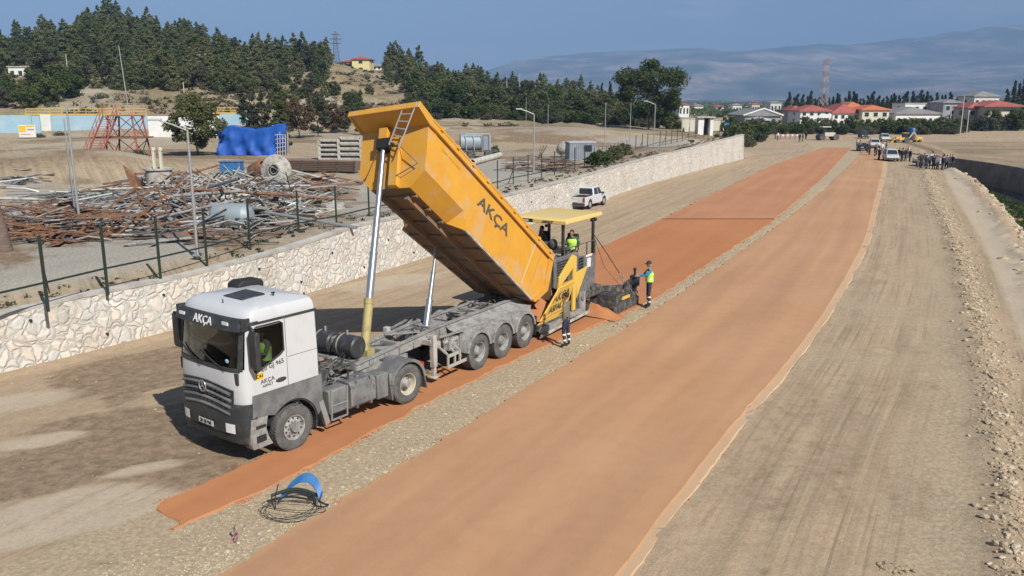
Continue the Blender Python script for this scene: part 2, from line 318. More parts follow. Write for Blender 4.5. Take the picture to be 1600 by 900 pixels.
def sheet_mesh(name, R, mats, zfun, attr=None, uvf=None, **kw):
    nr, nc = len(R), len(R[0]); co = np.zeros((nr, nc, 3)); co[:, :, :2] = np.array(R)
    for i in range(nr):
        for j in range(nc): co[i, j, 2] = zfun(co[i, j, 0], co[i, j, 1], i, j)
    f = [(i * nc + j, i * nc + j + 1, (i + 1) * nc + j + 1, (i + 1) * nc + j) for i in range(nr - 1) for j in range(nc - 1)]
    me = bpy.data.meshes.new(name); me.from_pydata(co.reshape(-1, 3).tolist(), [], f); me.materials.append(mats)
    if attr:
        a = me.color_attributes.new('zone', 'FLOAT_COLOR', 'POINT'); dat = np.ones((nr * nc, 4), dtype=np.float32)
        k = 0
        for i in range(nr):
            for j in range(nc): dat[k, :] = attr(co[i, j, 0], co[i, j, 1], i, j); k += 1
        a.data.foreach_set('color', dat.ravel())
    if uvf:
        uv = me.uv_layers.new(name='UVMap'); vals = np.array([uvf(co[i, j, 0], co[i, j, 1]) for i in range(nr) for j in range(nc)])
        li = np.zeros(len(me.loops), dtype=np.int32); me.loops.foreach_get('vertex_index', li); uv.data.foreach_set('uv', vals[li].astype(np.float32).ravel())
    me.polygons.foreach_set('use_smooth', [True] * len(f)); me.set_sharp_from_angle(angle=R_(40)); me.update()
    o = bpy.data.objects.new(name, me); COL.objects.link(o); tag(o, **kw); return o
def roaduv(x, y):                     # u metres across, v metres along the works
    c = cRoadR(min(y, 400)); sl_ = (cRoadR(min(y, 400) + 1) - cRoadR(min(y, 400) - 1)) / 2; k = 1 / math.sqrt(1 + sl_ * sl_)
    return ((x - c) * k, y / k * .9 + (x - c) * sl_ * k * k)
# ground columns
BRK = [lambda Y: -3 * Y - 60, lambda Y: cWall(Y) - .25 if Y < 122 else cWall(122) + (Y - 122) * .1, cS1L, cS1R, cRoadL, cRoadR, cRub, cBank]
CNT = [5, 34, 6, 9, 10, 30, 26]
def cols(Y):
    Yc = min(Y, 140); xs = []
    b = [BRK[0](Y)] + [q(Yc if k else Y) for k, q in enumerate(BRK[1:], 1)]
    b[1] = (cWall(min(Y, 122)) - .25) + max(0, Y - 122) * .3
    for k in range(2, 8): b[k] += max(0, Y - 140) * .3
    for k in range(1, 8): b[k] = max(b[k], b[k - 1] + .3)
    for k in range(7): xs += list(np.linspace(b[k], b[k + 1], CNT[k], endpoint=False))
    bank = b[7]; far = max(cFar(min(Y, 134)) + max(0, Y - 134) * .3, bank + 3.2)
    w = far - bank; xs += [bank, bank + .25, bank + 1.0, bank + 1.8, bank + w * .5, far - .45, far - .02]
    R0 = 2.6 * Y + 120
    xs += [far + .18 + (R0 - far) * (t / 26) ** 1.6 for t in range(0, 27)]
    return xs
GR = [[(x, Y) for x in cols(Y)] for Y in rows]
NB = sum(CNT)
def zground(x, y, i, j):
    r = 0.02 * fbm(x, y, 1.2, 4) if y < 160 else 0
    if j < CNT[0]: return -.05
    if j < CNT[0] + 3: r *= .3
    k = j - NB
    if j >= sum(CNT[:5]) and j < NB and y < 130:      # shoulder: rubble ridge, ruts, bank lip
        d = abs(x - cRub(y)); r += .16 * math.exp(-(d / .5) ** 2) * (.7 + .6 * fbm(x, y, 1.5, 3)); d2 = abs(x - cBank(y) + .8); r += .22 * math.exp(-(d2 / .6) ** 2) * (.6 + .9 * fbm(x, y, .8, 3))
        r += .02 * math.sin(x * 2.3 + fbm(x, y, .2, 2) * 3)
    if k < 0: return r
    D = depth_ch(y); z = [0, -.25, -1.6, -2.6, -3.0, -3.0, -3.0]
    if k < 7: return (z[k] / 3.0 * D if k else r) + (.35 * fbm(x, y, .9, 3) * (D / 3) if 0 < k < 4 else 0)
    return .35 * fbm(x, y, .05, 4) * min(1, (k - 7) / 3) * (1 if y < 170 else 0) + (0.0 if y < 3000 else -10 * smooth(3000, 9000, y) )
def zattr(x, y, i, j):
    if y > 170: return (0, 0, 0, 0)
    d, p, gq = zone(x, y) if y < 60 or j < NB else (0, 0, 0)
    gr = 0
    b = [sum(CNT[:k]) for k in range(8)]
    if b[3] - 1 <= j <= b[4] + 1: gr = 1
    if b[2] <= j < b[3]: gr = 1
    if y < 130 and j >= b[5]:
        gr = max(gr, .9 * math.exp(-((x - cSho(y) - .9) / 1.1) ** 2)); p = max(p, .95 * math.exp(-((x - cRub(y) - 2.0 - y * .012) / 1.0) ** 4) + .5 * math.exp(-((x - cRub(y) - 5.0) / .9) ** 2)) if x > cRub(y) else p
        if x < cSho(y) + 2.2: d = max(d, .20 + .22 * fbm(x, y, .35, 3))
    if j > NB + 1 and j < NB + 7: d = .9
    return (max(0, min(1, d)), max(0, min(1, p)), max(0, min(1, max(gr, gq))), 1 if (j > NB + 7) else 0)
def groundmat(name, base, damp, pale, grav, grass=None, zone_on=True):
    m = bpy.data.materials.new(name); m.use_nodes = True; n, l = m.node_tree.nodes, m.node_tree.links; p = n['Principled BSDF']; p.inputs['Roughness'].default_value = .95; p.inputs['Specular IOR Level'].default_value = .15
    tcn = n.new('ShaderNodeTexCoord'); vec = tcn.outputs['Object']; uv = tcn.outputs['UV']
    def nz_(v, s, d=6, r=.6): t = n.new('ShaderNodeTexNoise'); t.inputs['Scale'].default_value = s; t.inputs['Detail'].default_value = d; t.inputs['Roughness'].default_value = r; l.new(v, t.inputs[0]); return t.outputs[0]
    def mr(x, a, b, c=0, d=1): t = n.new('ShaderNodeMapRange'); [t.inputs[i + 1].__setattr__('default_value', q) for i, q in enumerate((a, b, c, d))]; l.new(x, t.inputs[0]); return t.outputs[0]
    def mix(f, a, b, mode='MIX'):
        t = n.new('ShaderNodeMix'); t.data_type = 'RGBA'; t.blend_type = mode
        for k, q in ((0, f), (6, a), (7, b)):
            if isinstance(q, (tuple, float, int)): t.inputs[k].default_value = (*q, 1) if isinstance(q, tuple) else q
            else: l.new(q, t.inputs[k])
        return t.outputs[2]
    def mul(a, b):
        t = n.new('ShaderNodeMath'); t.operation = 'MULTIPLY'
        for k, q in ((0, a), (1, b)):
            if isinstance(q, (float, int)): t.inputs[k].default_value = q
            else: l.new(q, t.inputs[k])
        return t.outputs[0]
    q = n.new('ShaderNodeMapping'); q.inputs['Scale'].default_value = (1.6, .09, 1); l.new(uv, q.inputs[0]); streak = nz_(q.outputs[0], 1.0, 5)
    big = nz_(vec, .09, 5); med = nz_(vec, .8, 6); fine = nz_(vec, 9, 5, .7); grit = nz_(vec, 34, 3, .8)
    dk = tuple(c * .82 for c in base); lt = tuple(min(1, c * 1.16) for c in base)
    c = mix(mr(big, .35, .65), base, lt); c = mix(mr(streak, .42, .62, 0, .75), c, dk); c = mix(mr(med, .48, .68, 0, .5), c, dk)
    q2 = n.new('ShaderNodeMapping'); q2.inputs['Scale'].default_value = (4.2, .07, 1); l.new(uv, q2.inputs[0]); s2 = nz_(q2.outputs[0], 1.0, 4); c = mix(mr(s2, .54, .66, 0, .55), c, tuple(x * .7 for x in base)); c = mix(mr(s2, .44, .34, 0, .5), c, lt)
    mid = nz_(vec, 3.1, 6, .68); c = mix(mr(mid, .50, .62, 0, .5), c, tuple(x * .74 for x in base)); c = mix(mr(mid, .44, .34, 0, .45), c, lt)
    def crisp(ch, a_, b_, amt=.9):
        t = n.new('ShaderNodeMath'); t.operation = 'MULTIPLY_ADD'; t.inputs[1].default_value = amt; l.new(med2, t.inputs[0]); l.new(ch, t.inputs[2]); return mr(t.outputs[0], a_ + amt / 2, b_ + amt / 2)
    q3 = n.new('ShaderNodeMapping'); q3.inputs['Scale'].default_value = (2.6, .35, 1); l.new(uv, q3.inputs[0]); av_ = n.new('ShaderNodeMix'); av_.inputs[0].default_value = .5; l.new(nz_(vec, 1.7, 8, .72), av_.inputs[2]); l.new(nz_(q3.outputs[0], 1, 7, .7), av_.inputs[3]); med2 = av_.outputs[0]
    q4 = n.new('ShaderNodeMapping'); q4.inputs['Scale'].default_value = (8.5, .05, 1); l.new(uv, q4.inputs[0]); s4 = nz_(q4.outputs[0], 1.0, 2); mk = mr(nz_(vec, .22, 3), .44, .58)
    c = mix(mul(mr(s4, .56, .63, 0, .8), mk), c, tuple(x * .62 for x in base)); c = mix(mul(mr(s4, .42, .36, 0, .7), mk), c, lt)
    if zone_on:
        at = n.new('ShaderNodeAttribute'); at.attribute_name = 'zone'; sp = n.new('ShaderNodeSeparateColor'); l.new(at.outputs['Color'], sp.inputs[0])
        c = mix(sp.outputs[2], c, mix(mr(fine, .4, .6), grav, tuple(x * .78 for x in grav)))
        c = mix(mul(crisp(sp.outputs[0], .26, .66, 1.5), mr(sp.outputs[0], 0, .12)), c, mix(mr(mid, .38, .62), tuple((a * 1.2 + b * .25) / 1.25 for a, b in zip(damp, base)), tuple(x * .78 for x in damp)))
        c = mix(mul(mul(crisp(sp.outputs[1], .28, .72, 1.5), mr(sp.outputs[1], 0, .12)), .85), c, pale)
        if grass: c = mix(mul(at.outputs['Alpha'], mr(big, .4, .6, .3, 1)), c, mix(mr(med, .4, .6), grass, tuple(x * .7 for x in grass)))
    c = mix(mr(fine, .35, .7, 0, .45), c, mix(.5, c, (.1, .08, .06)))
    c = mix(mr(grit, .58, .72, 0, .6), c, lt); sp2 = nz_(vec, 17, 4, .75); c = mix(mr(sp2, .62, .70, 0, .65), c, tuple(x * .45 for x in base))
    l.new(c, p.inputs['Base Color'])
    b = n.new('ShaderNodeBump'); b.inputs['Strength'].default_value = .75; b.inputs['Distance'].default_value = .05
    h = mix(.45, fine, grit); l.new(h, b.inputs['Height']); l.new(b.outputs[0], p.inputs['Normal']); return m
gm = groundmat('worksite_earth', (.46, .345, .228), (.275, .20, .13), (.54, .455, .34), (.51, .405, .27), (.30, .235, .145))
ground = sheet_mesh('ground', GR, gm, zground, zattr, roaduv, kind='structure')
# far plain patches: fields, groves
pm_ = bpy.data.materials.new('far_plain'); pm_.use_nodes = True
# yard and hillside in one sheet ------------------------------------------------
PRO = [  # photo column, then (Y, row or None for flat) profile up the hill
 (-500, [(140, 2.5), (165, 6.), (200, 14.), (290, 22.), (420, 15.), (800, 0.)]),
 (0, [(152, 2.5), (168, 'r176'), (190, 'r150'), (215, 'r135'), (290, 'r88'), (420, 14.), (800, 0.)]),
 (100, [(152, 2.5), (168, 'r176'), (186, 'r148'), (200, 'r136'), (300, 'r62'), (420, 24.), (800, 0.)]),
 (190, [(150, 2.5), (168, 'r178'), (186, 'r152'), (205, 'r134'), (310, 'r40'), (430, 26.), (800, 0.)]),
 (300, [(150, 2.5), (165, 'r180'), (190, 'r158'), (210, 'r134'), (300, 'r72'), (420, 18.), (800, 0.)]),
 (420, [(150, 2.5), (165, 'r182'), (200, 'r155'), (235, 'r131'), (300, 'r98'), (420, 14.), (800, 0.)]),
 (520, [(155, 2.5), (170, 'r181'), (205, 'r153'), (235, 'r133'), (285, 'r97'), (420, 12.), (800, 0.)]),
 (600, [(170, 2.5), (190, 'r180'), (210, 'r157'), (240, 'r137'), (300, 'r108'), (420, 10.), (800, 0.)]),
 (700, [(195, 2.5), (212, 'r180'), (222, 'r164'), (245, 'r156'), (310, 'r135'), (450, 8.), (800, 0.)]),
 (800, [(205, 2.5), (222, 'r182'), (240, 'r168'), (262, 'r160'), (330, 'r148'), (460, 5.), (800, 0.)]),
 (880, [(205, 2.5), (228, 'r184'), (245, 'r172'), (275, 'r160'), (340, 'r156'), (470, 4.), (800, 0.)]),
 (960, [(205, 2.5), (235, 'r188'), (260, 'r180'), (290, 'r174'), (360, 'r168'), (500, 2.), (800, 0.)]),
 (1060, [(150, 2.4), (180, 1.8), (260, 1.), (290, .8), (360, .5), (500, 0.), (800, 0.)]),
 (1180, [(122, .6), (150, -.1), (260, -.3), (290, -.3), (360, -.3), (500, -.3), (800, -.3)])]
_pc = [p[0] for p in PRO]
_py, _pz = [], []
for c, k in PRO:
    _py.append([a[0] for a in k]); _pz.append([(XZ(c, float(a[1][1:]), a[0])[1] if isinstance(a[1], str) else a[1]) for a in k])
def zterr(x, y):
    d = y * _F.y + (3 - CH) * _F.z; px = 800 + FPX * x / d; z0 = zyard(y)
    k = int(np.searchsorted(_pc, px)) - 1; k = max(0, min(len(_pc) - 2, k)); t = max(0, min(1, (px - _pc[k]) / (_pc[k + 1] - _pc[k])))
    t = t * t * (3 - 2 * t)
    za = np.interp(y, [100 if k < 12 else 60] + _py[k], [2.4] + _pz[k]); zb = np.interp(y, [100] + _py[k + 1], [2.4] + _pz[k + 1])
    z = za * (1 - t) + zb * t
    if y < 100: z = z0
    rough_ = smooth(160, 200, y) * (1 - smooth(900, 1000, px))
    if y > 160:   # terraces and cut banks on the slopes
        a_ = smooth(330, 420, px) * (1 - smooth(880, 960, px)) * (1 - smooth(250, 275, y)); st_ = 3.2; f_ = (z / st_) % 1.0; z += a_ * st_ * (smooth(.35, .65, f_) - f_) * .8
    return z + rough_ * (1.5 * fbm(x, y, .045, 5) + .55 * fbm(x, y, .22, 4)) + .05 * fbm(x, y, .6, 4)
def zy2(x, y):
    z = zterr(x, y)
    if y < 124:
        xb = cWall(y) - .4; d = xb - x; hw = hWall(y) - .02; z = hw + (z - hw) * smooth(.2, 4.5, d)
    if y >= 117: z = -.15 + (z + .15) * smooth(0, 9, cWall(120) - .4 + (max(y, 120) - 120) * .95 - x + 9 * (1 - smooth(117, 121, y)))
    # spoil heaps and banks in the yard
    for P, r, h in MOUNDS: z += h * math.exp(-(((x - P[0]) ** 2 + (y - P[1]) ** 2) / (r * r)) ** 1.5)
    return z
def Gy(px, py):                        # photo point on the yard surface
    z = 2.3
    for _ in range(6): P = G(px, py, z); z = zterr(P.x, P.y) if P.y > 0 else z
    return Vector((P.x, P.y, z))
MOUNDS = [(G(105, 272, 2.3), 7, .9), (G(30, 275, 2.3), 8, .8), (G(840, 215, 2.5), 16, 1.6), (G(1000, 235, 2.5), 6, .4), (G(240, 262, 2.3), 7, .7)]
yrows = []; Y = 8.
while Y < 820: yrows.append(Y); Y += max(.35, Y * .012) if Y < 160 else (2.6 if Y < 330 else Y * .05)
YR = []
for Y in yrows:
    d = Y * _F.y + (3 - CH) * _F.z
    xr = cWall(Y) - .4 if Y < 120 else (cWall(120) - .4 + (Y - 120) * .62); xl = (-520 - 800) / FPX * d
    xr = xr if Y < 120 else cWall(120) - .4 + (Y - 120) * .95
    YR.append([(xr + (xl - xr) * (t / 150) ** 1.25, Y) for t in range(151)])
def yattr(x, y, i, j):
    P = PX((x, y, zterr(x, y))); d = p = gq = a = 0
    for Q, r, h in MOUNDS: d = max(d, .7 * math.exp(-((x - Q[0]) ** 2 + (y - Q[1]) ** 2) / (r * r)))
    if y > 150: a = smooth(150, 175, y)
    if y > 150 and fbm(x, y, .03, 4) > .12: d = max(d, .4)
    if y > 150 and 60 < P[0] < 220 and 135 < P[1] < 180: p = .8
    if y > 160 and 330 < P[0] < 900: p = .95 * smooth(-.05, .2, fbm(x + 9, y * 1.5, .06, 4)); d = max(d, .8 * smooth(.02, .3, fbm(x - 50, y, .08, 4)))
    if y < 160: d = max(d, .65 * smooth(.05, .35, fbm(x + 20, y + 7, .07, 5))); p = max(p, .5 * smooth(.1, .35, fbm(x - 31, y, .05, 4)))
    if y < 120:   # concrete-grey apron
        s = smooth(1.5, 3.5, cWall(min(y, 120)) - x) * (1 - smooth(9 + y * .06, 12 + y * .06, cWall(min(y, 120)) - x)); gq = s * .95
    return (d, p, gq, a)
ym = groundmat('yard_earth', (.42, .335, .225), (.235, .165, .105), (.50, .45, .36), (.43, .40, .345), (.25, .20, .11))
yard = sheet_mesh('yard_ground', YR, ym, lambda x, y, i, j: zy2(x, y), yattr, lambda x, y: (x * .8 + y * .5, y * .8), kind='structure')
# ------------------------------------------------------------------ red asphalt
def redmat(name, a, b, c):
    m = groundmat(name, a, b, c, a, zone_on=False); m.node_tree.nodes['Principled BSDF'].inputs['Roughness'].default_value = .85
    for x in m.node_tree.nodes:
        if x.type == 'BUMP': x.inputs['Strength'].default_value = .25; x.inputs['Distance'].default_value = .02
    return m
def redfix(name, base, amt):
    m = bpy.data.materials.new(name); m.use_nodes = True; n, l = m.node_tree.nodes, m.node_tree.links; p = n['Principled BSDF']; p.inputs['Roughness'].default_value = .9; p.inputs['Specular IOR Level'].default_value = .2
    tcn = n.new('ShaderNodeTexCoord'); q = n.new('ShaderNodeMapping'); q.inputs['Scale'].default_value = (1.1, .05, 1); l.new(tcn.outputs['UV'], q.inputs[0])
    cur = None
    for v, s, lo, hi, f, k in ((q.outputs[0], 1., .38, .66, amt, (.84, .84, .88)), (tcn.outputs['Object'], .16, .4, .65, .7, (1.10, 1.15, 1.22)), (tcn.outputs['Object'], 2.2, .45, .7, .35, (.86, .84, .82)), (tcn.outputs['Object'], 45, .35, .7, .4, (.76, .74, .72))):
        t = n.new('ShaderNodeTexNoise'); t.inputs['Scale'].default_value = s; t.inputs['Detail'].default_value = 5; l.new(v, t.inputs[0])
        r = n.new('ShaderNodeMapRange'); r.inputs[1].default_value = lo; r.inputs[2].default_value = hi; r.inputs[4].default_value = f; l.new(t.outputs[0], r.inputs[0])
        x = n.new('ShaderNodeMix'); x.data_type = 'RGBA'; x.blend_type = 'MULTIPLY'; l.new(r.outputs[0], x.inputs[0]); x.inputs[7].default_value = (*k, 1); x.clamp_factor = False
        if cur is None: x.inputs[6].default_value = (*base, 1)
        else: l.new(cur, x.inputs[6])
        cur = x.outputs[2]; g = t
    l.new(cur, p.inputs['Base Color']); b = n.new('ShaderNodeBump'); b.inputs['Strength'].default_value = .35; b.inputs['Distance'].default_value = .012; l.new(g.outputs[0], b.inputs['Height']); l.new(b.outputs[0], p.inputs['Normal']); return m
M_['red1'] = redfix('fresh_red_asphalt', (.48, .205, .088), .6); M_['red2'] = redfix('red_asphalt', (.51, .29, .155), .95); M_['red3'] = redfix('red_asphalt_paler', (.49, .235, .12), .7); M_['edge'] = redfix('sandy_edge', (.56, .38, .23), .4)
def strip(name, L, Rr, y0, y1, m, zt, jitL=.0, jitR=.0, n=16, label=None, taper=0):
    ys = []; y = y0
    while y < y1: ys.append(y); y += max(.16, y * .006)
    ys.append(y1); rowsx = []
    for y in ys:
        l = L(y) + jitL * fbm(y * 2.1, 5, 1, 4); r = Rr(y) + jitR * fbm(y * 1.7, 9, 1, 4)
        if taper: k = smooth(y0 - .01, y0 + taper, y) ** .5; l, r = (l + r) / 2 + (l - r) / 2 * k, (l + r) / 2 + (r - l) / 2 * k
        rowsx.append([(l - .03, y), (l, y)] + [(l + (r - l) * t / n, y) for t in range(1, n)] + [(r, y), (r + .03, y)])
    def z(x, y, i, j): return -.02 if j in (0, n + 2) else zt + .004 * fbm(x, y, .8, 3)
    o = sheet_mesh(name, rowsx, m, z, None, roaduv, kind='structure'); return o
strip('red_lane', lambda Y: max(cS1L(Y), min(cS1R(Y) - .05, -6.1 - (Y - 14.5) * 1.25 + .12 * fbm(Y * 4, 2, 1, 3))), cS1R, 14.5, 26, M_['red1'], .03, .10, .12)
strip('red_lane', cS1L, cS1R, 26.0, 57.2, M_['red1'], .034, .05, .12)
strip('red_lane', cS1L, cS1R, 57.35, 148, M_['red3'], .05, .25, .15)
strip('red_road', cRoadL, cRoadR, 6, 139, M_['red2'], .06, .14, .03)
strip('road_edge_strip', lambda Y: cRoadR(Y) - .02, lambda Y: cRoadR(Y) + .20 + .003 * Y, 6, 120, M_['edge'], .02, 0, .05, n=3)
# ------------------------------------------------------------------ stone retaining wall
def wallmat():
    m = bpy.data.materials.new('rubble_stone'); m.use_nodes = True; n, l = m.node_tree.nodes, m.node_tree.links; p = n['Principled BSDF']; p.inputs['Roughness'].default_value = .9
    tcn = n.new('ShaderNodeTexCoord'); d = n.new('ShaderNodeTexNoise'); d.inputs['Scale'].default_value = 1.6; d.inputs['Detail'].default_value = 2; l.new(tcn.outputs['UV'], d.inputs[0])
    a = n.new('ShaderNodeVectorMath'); a.operation = 'MULTIPLY_ADD'; a.inputs[1].default_value = (.8, .8, 0); l.new(d.outputs['Color'], a.inputs[0]); l.new(tcn.outputs['UV'], a.inputs[2])
    outs = []
    for f in ('F1', 'DISTANCE_TO_EDGE'):
        v = n.new('ShaderNodeTexVoronoi'); v.feature = f; v.inputs['Scale'].default_value = 3.3; v.inputs['Randomness'].default_value = 1; l.new(a.outputs[0], v.inputs['Vector']); outs.append(v)
    r = n.new('ShaderNodeMapRange'); r.inputs[1].default_value = .035; r.inputs[2].default_value = .11; l.new(outs[1].outputs['Distance'], r.inputs[0])
    sp = n.new('ShaderNodeSeparateColor'); l.new(outs[0].outputs['Color'], sp.inputs[0])
    cr = n.new('ShaderNodeValToRGB'); e = cr.color_ramp.elements; e[0].color = (.50, .47, .42, 1); e[1].color = (.74, .70, .62, 1)
    for po, c in ((.2, (.66, .61, .53, 1)), (.4, (.56, .55, .53, 1)), (.6, (.72, .66, .57, 1)), (.8, (.60, .52, .45, 1))): k = e.new(po); k.color = c
    l.new(sp.outputs[0], cr.inputs[0])
    nn = n.new('ShaderNodeTexNoise'); nn.inputs['Scale'].default_value = 7; nn.inputs['Detail'].default_value = 5; l.new(tcn.outputs['UV'], nn.inputs[0])
    x = n.new('ShaderNodeMix'); x.data_type = 'RGBA'; l.new(r.outputs[0], x.inputs[0]); x.inputs[6].default_value = (.52, .50, .455, 1); l.new(cr.outputs[0], x.inputs[7])
    x2 = n.new('ShaderNodeMix'); x2.data_type = 'RGBA'; x2.blend_type = 'MULTIPLY'; x2.inputs[0].default_value = .5; l.new(x.outputs[2], x2.inputs[6]); rr = n.new('ShaderNodeMapRange'); rr.inputs[1].default_value = .3; rr.inputs[2].default_value = .7; rr.inputs[3].default_value = .7; rr.inputs[4].default_value = 1.1
    l.new(nn.outputs[0], rr.inputs[0]); l.new(rr.outputs[0], x2.inputs[7]); n3 = n.new('ShaderNodeTexNoise'); n3.inputs['Scale'].default_value = .5; n3.inputs['Detail'].default_value = 6; l.new(tcn.outputs['UV'], n3.inputs[0]); r3 = n.new('ShaderNodeMapRange'); r3.inputs[1].default_value = .4; r3.inputs[2].default_value = .66; r3.inputs[4].default_value = .55; l.new(n3.outputs[0], r3.inputs[0]); x3 = n.new('ShaderNodeMix'); x3.data_type = 'RGBA'; x3.blend_type = 'MULTIPLY'; l.new(r3.outputs[0], x3.inputs[0]); l.new(x2.outputs[2], x3.inputs[6]); x3.inputs[7].default_value = (.82, .76, .68, 1); l.new(x3.outputs[2], p.inputs['Base Color'])
    b = n.new('ShaderNodeBump'); b.inputs['Distance'].default_value = .045; b.inputs['Strength'].default_value = .8; r2 = n.new('ShaderNodeMapRange'); r2.inputs[1].default_value = 0; r2.inputs[2].default_value = .2; l.new(outs[1].outputs['Distance'], r2.inputs[0]); l.new(r2.outputs[0], b.inputs['Height'])
    b2 = n.new('ShaderNodeBump'); b2.inputs['Distance'].default_value = .03; b2.inputs['Strength'].default_value = .6; l.new(nn.outputs[0], b2.inputs['Height']); l.new(b.outputs[0], b2.inputs['Normal']); l.new(b2.outputs[0], p.inputs['Normal']); return m
M_['stone'] = wallmat()
wall = thing('stone_retaining_wall', 'long retaining wall of pale rubble stone running beside the dirt strip', 'wall', (cWall(20), 20, 0))
def wallparts():
    ys = []; y = 12.
    while y < 119.4: ys.append(y); y += max(.3, y * .012)
    ys.append(119.5); o = wall.location
    vs, fs, uvs = [], [], []; s = 0; prev = None
    N = 12
    for i, y in enumerate(ys):
        x = cWall(y); dx = cWall(y + .5) - cWall(y - .5); t = Vector((dx, 1, 0)).normalized(); nrm = Vector((t.y, -t.x, 0))
        if prev is not None: s += (Vector((x, y, 0)) - prev).length
        prev = Vector((x, y, 0)); h = hWall(y)
        for k in range(N + 1):
            f = k / N; bulge = .05 * noise.noise(Vector((s * 2.6, f * h * 2.6, 0)))
            P = Vector((x, y, -.1 + (h + .1) * f)) - nrm * (.22 * f) + nrm * bulge; vs.append(P - o); uvs.append((s, h * f))
    n1 = N + 1
    for i in range(len(ys) - 1):
        for k in range(N): fs.append((i * n1 + k, (i + 1) * n1 + k, (i + 1) * n1 + k + 1, i * n1 + k + 1))
    base = len(vs)
    # end face
    y = ys[-1]; x = cWall(y); h = hWall(y)
    e0 = (len(ys) - 1) * n1; pts = []
    for k in range(N + 1): vs.append(Vector((x - 1.3, y + .75, -.1 + (h + .1) * k / N)) - o); uvs.append((s + 1.5, h * k / N))
    for k in range(N): fs.append((e0 + k, base + k, base + k + 1, e0 + k + 1))
    me = bpy.data.meshes.new('stone_face'); me.from_pydata([tuple(v) for v in vs], [], fs); uv = me.uv_layers.new(name='UVMap')
    li = np.zeros(len(me.loops), dtype=np.int32); me.loops.foreach_get('vertex_index', li); uv.data.foreach_set('uv', np.array(uvs, dtype=np.float32)[li].ravel())
    me.materials.append(M_['stone']); me.polygons.foreach_set('use_smooth', [True] * len(fs)); me.update(); ob = bpy.data.objects.new('stone_face', me); COL.objects.link(ob); ob.parent = wall
    cp = MB(); R = []
    for y in ys:
        x = cWall(y); dx = cWall(y + .5) - cWall(y - .5); t = Vector((dx, 1, 0)).normalized(); nrm = Vector((t.y, -t.x, 0)); h = hWall(y) + .012 * fbm(x * 3, y * 3, 1, 3); c = Vector((x, y, 0)) - o
        R.append([c - nrm * .19 + Vector((0, 0, h - .07)), c - nrm * .17 + Vector((0, 0, h + .03)), c - nrm * .62 + Vector((0, 0, h + .035)), c - nrm * .64 + Vector((0, 0, h - .3))])
    cp.grid(R); cp.poly([R[-1][k] for k in (0, 1, 2, 3)]); cp.build('coping', M_['concrete'], wall)
    s = 0; rng = random.Random(4)
    for y in np.arange(21, 118, 1.9):
        x = cWall(y); dx = cWall(y + .5) - cWall(y - .5); t = Vector((dx, 1, 0)).normalized(); nrm = Vector((t.y, -t.x, 0)); z = .5 + .9 * (int(y * 10) % 2) + rng.uniform(-.1, .1)
        if y < 60:
            c = Vector((x, y, z)) - nrm * (.22 * z / hWall(y)) - o; b = MB(); b.cyl(c - nrm * .1, c + nrm * .055, .045, n=8); b.build('weep_hole', M_['black'], wall)
wallparts()
# ------------------------------------------------------------------ channel
chw = MB(); Rw = []
for Y in np.arange(24, 134.1, 2.): Rw.append([(cFar(Y) - .04, Y, -3.3), (cFar(Y) - .04, Y, .12), (cFar(Y) + .34, Y, .14), (cFar(Y) + .34, Y, -.2)])
chw.grid(Rw); chw.build('channel_wall', mat('shade_toned_concrete', (.17, .16, .15), .9, col2=(.10, .10, .095), scale=.6, col3=(.26, .24, .21), scale3=.3), label='concrete channel wall with its shade painted in, curving away on the far bank', cat='wall')  # wall faces away from the sun; that shade is put into its dark colour
wt = [];
for Y in np.arange(20, 128, 3.): wt.append([(cBank(Y) + 1.6 + (cFar(Y) - cBank(Y) - 1.6) * t / 3, Y) for t in range(4)])
sheet_mesh('water', wt, M_['water'], lambda x, y, i, j: -2.86, kind='structure')
# ------------------------------------------------------------------ loose stones
def rocks(name, items, m, seed=1, top=True, label=None, cat=None):
    rng = np.random.RandomState(seed); t = (1 + 5 ** .5) / 2
    iv = np.array([(-1, t, 0), (1, t, 0), (-1, -t, 0), (1, -t, 0), (0, -1, t), (0, 1, t), (0, -1, -t), (0, 1, -t), (t, 0, -1), (t, 0, 1), (-t, 0, -1), (-t, 0, 1)]) / 1.9
    fi = np.array([(0, 11, 5), (0, 5, 1), (0, 1, 7), (0, 7, 10), (0, 10, 11), (1, 5, 9), (5, 11, 4), (11, 10, 2), (10, 7, 6), (7, 1, 8), (3, 9, 4), (3, 4, 2), (3, 2, 6), (3, 6, 8), (3, 8, 9), (4, 9, 5), (2, 4, 11), (6, 2, 10), (8, 6, 7), (9, 8, 1)])
    V, Fc = [], []
    for i, (x, y, z, s) in enumerate(items):
        a = rng.rand() * 6.28; c, sn = math.cos(a), math.sin(a); q = iv * (1 + .35 * (rng.rand(12, 1) - .5)) * np.array([s * rng.uniform(.8, 1.4), s * rng.uniform(.6, 1.), s * rng.uniform(.45, .8)])
        q = q @ np.array([[c, -sn, 0], [sn, c, 0], [0, 0, 1]]); V.append(q + np.array([x, y, z + s * .15])); Fc.append(fi + 12 * i)
    me = bpy.data.meshes.new(name); me.from_pydata(np.concatenate(V).tolist(), [], np.concatenate(Fc).tolist()); me.materials.append(m); o = bpy.data.objects.new(name, me); COL.objects.link(o)
    tag(o, label, cat, kind='stuff'); return o
rng = random.Random(7)
it = []
for k in range(2600):
    y = 15.6 + 60 * rng.random() ** 2; c_ = rng.choice((cS1R, cS1R, cS1L, cRoadL, cRoadR)); sg_ = -1 if c_ in (cS1L, cRoadL) else 1; x = c_(y) + sg_ * abs(rng.gauss(0, .09 + .002 * y)); it.append((x, y, .0, .008 + .018 * rng.random() ** 2 + .0003 * y))
rocks('asphalt_crumbs', it, M_['red1'], 11, label='red asphalt crumbs spilled along the lane edges', cat='crumbs')
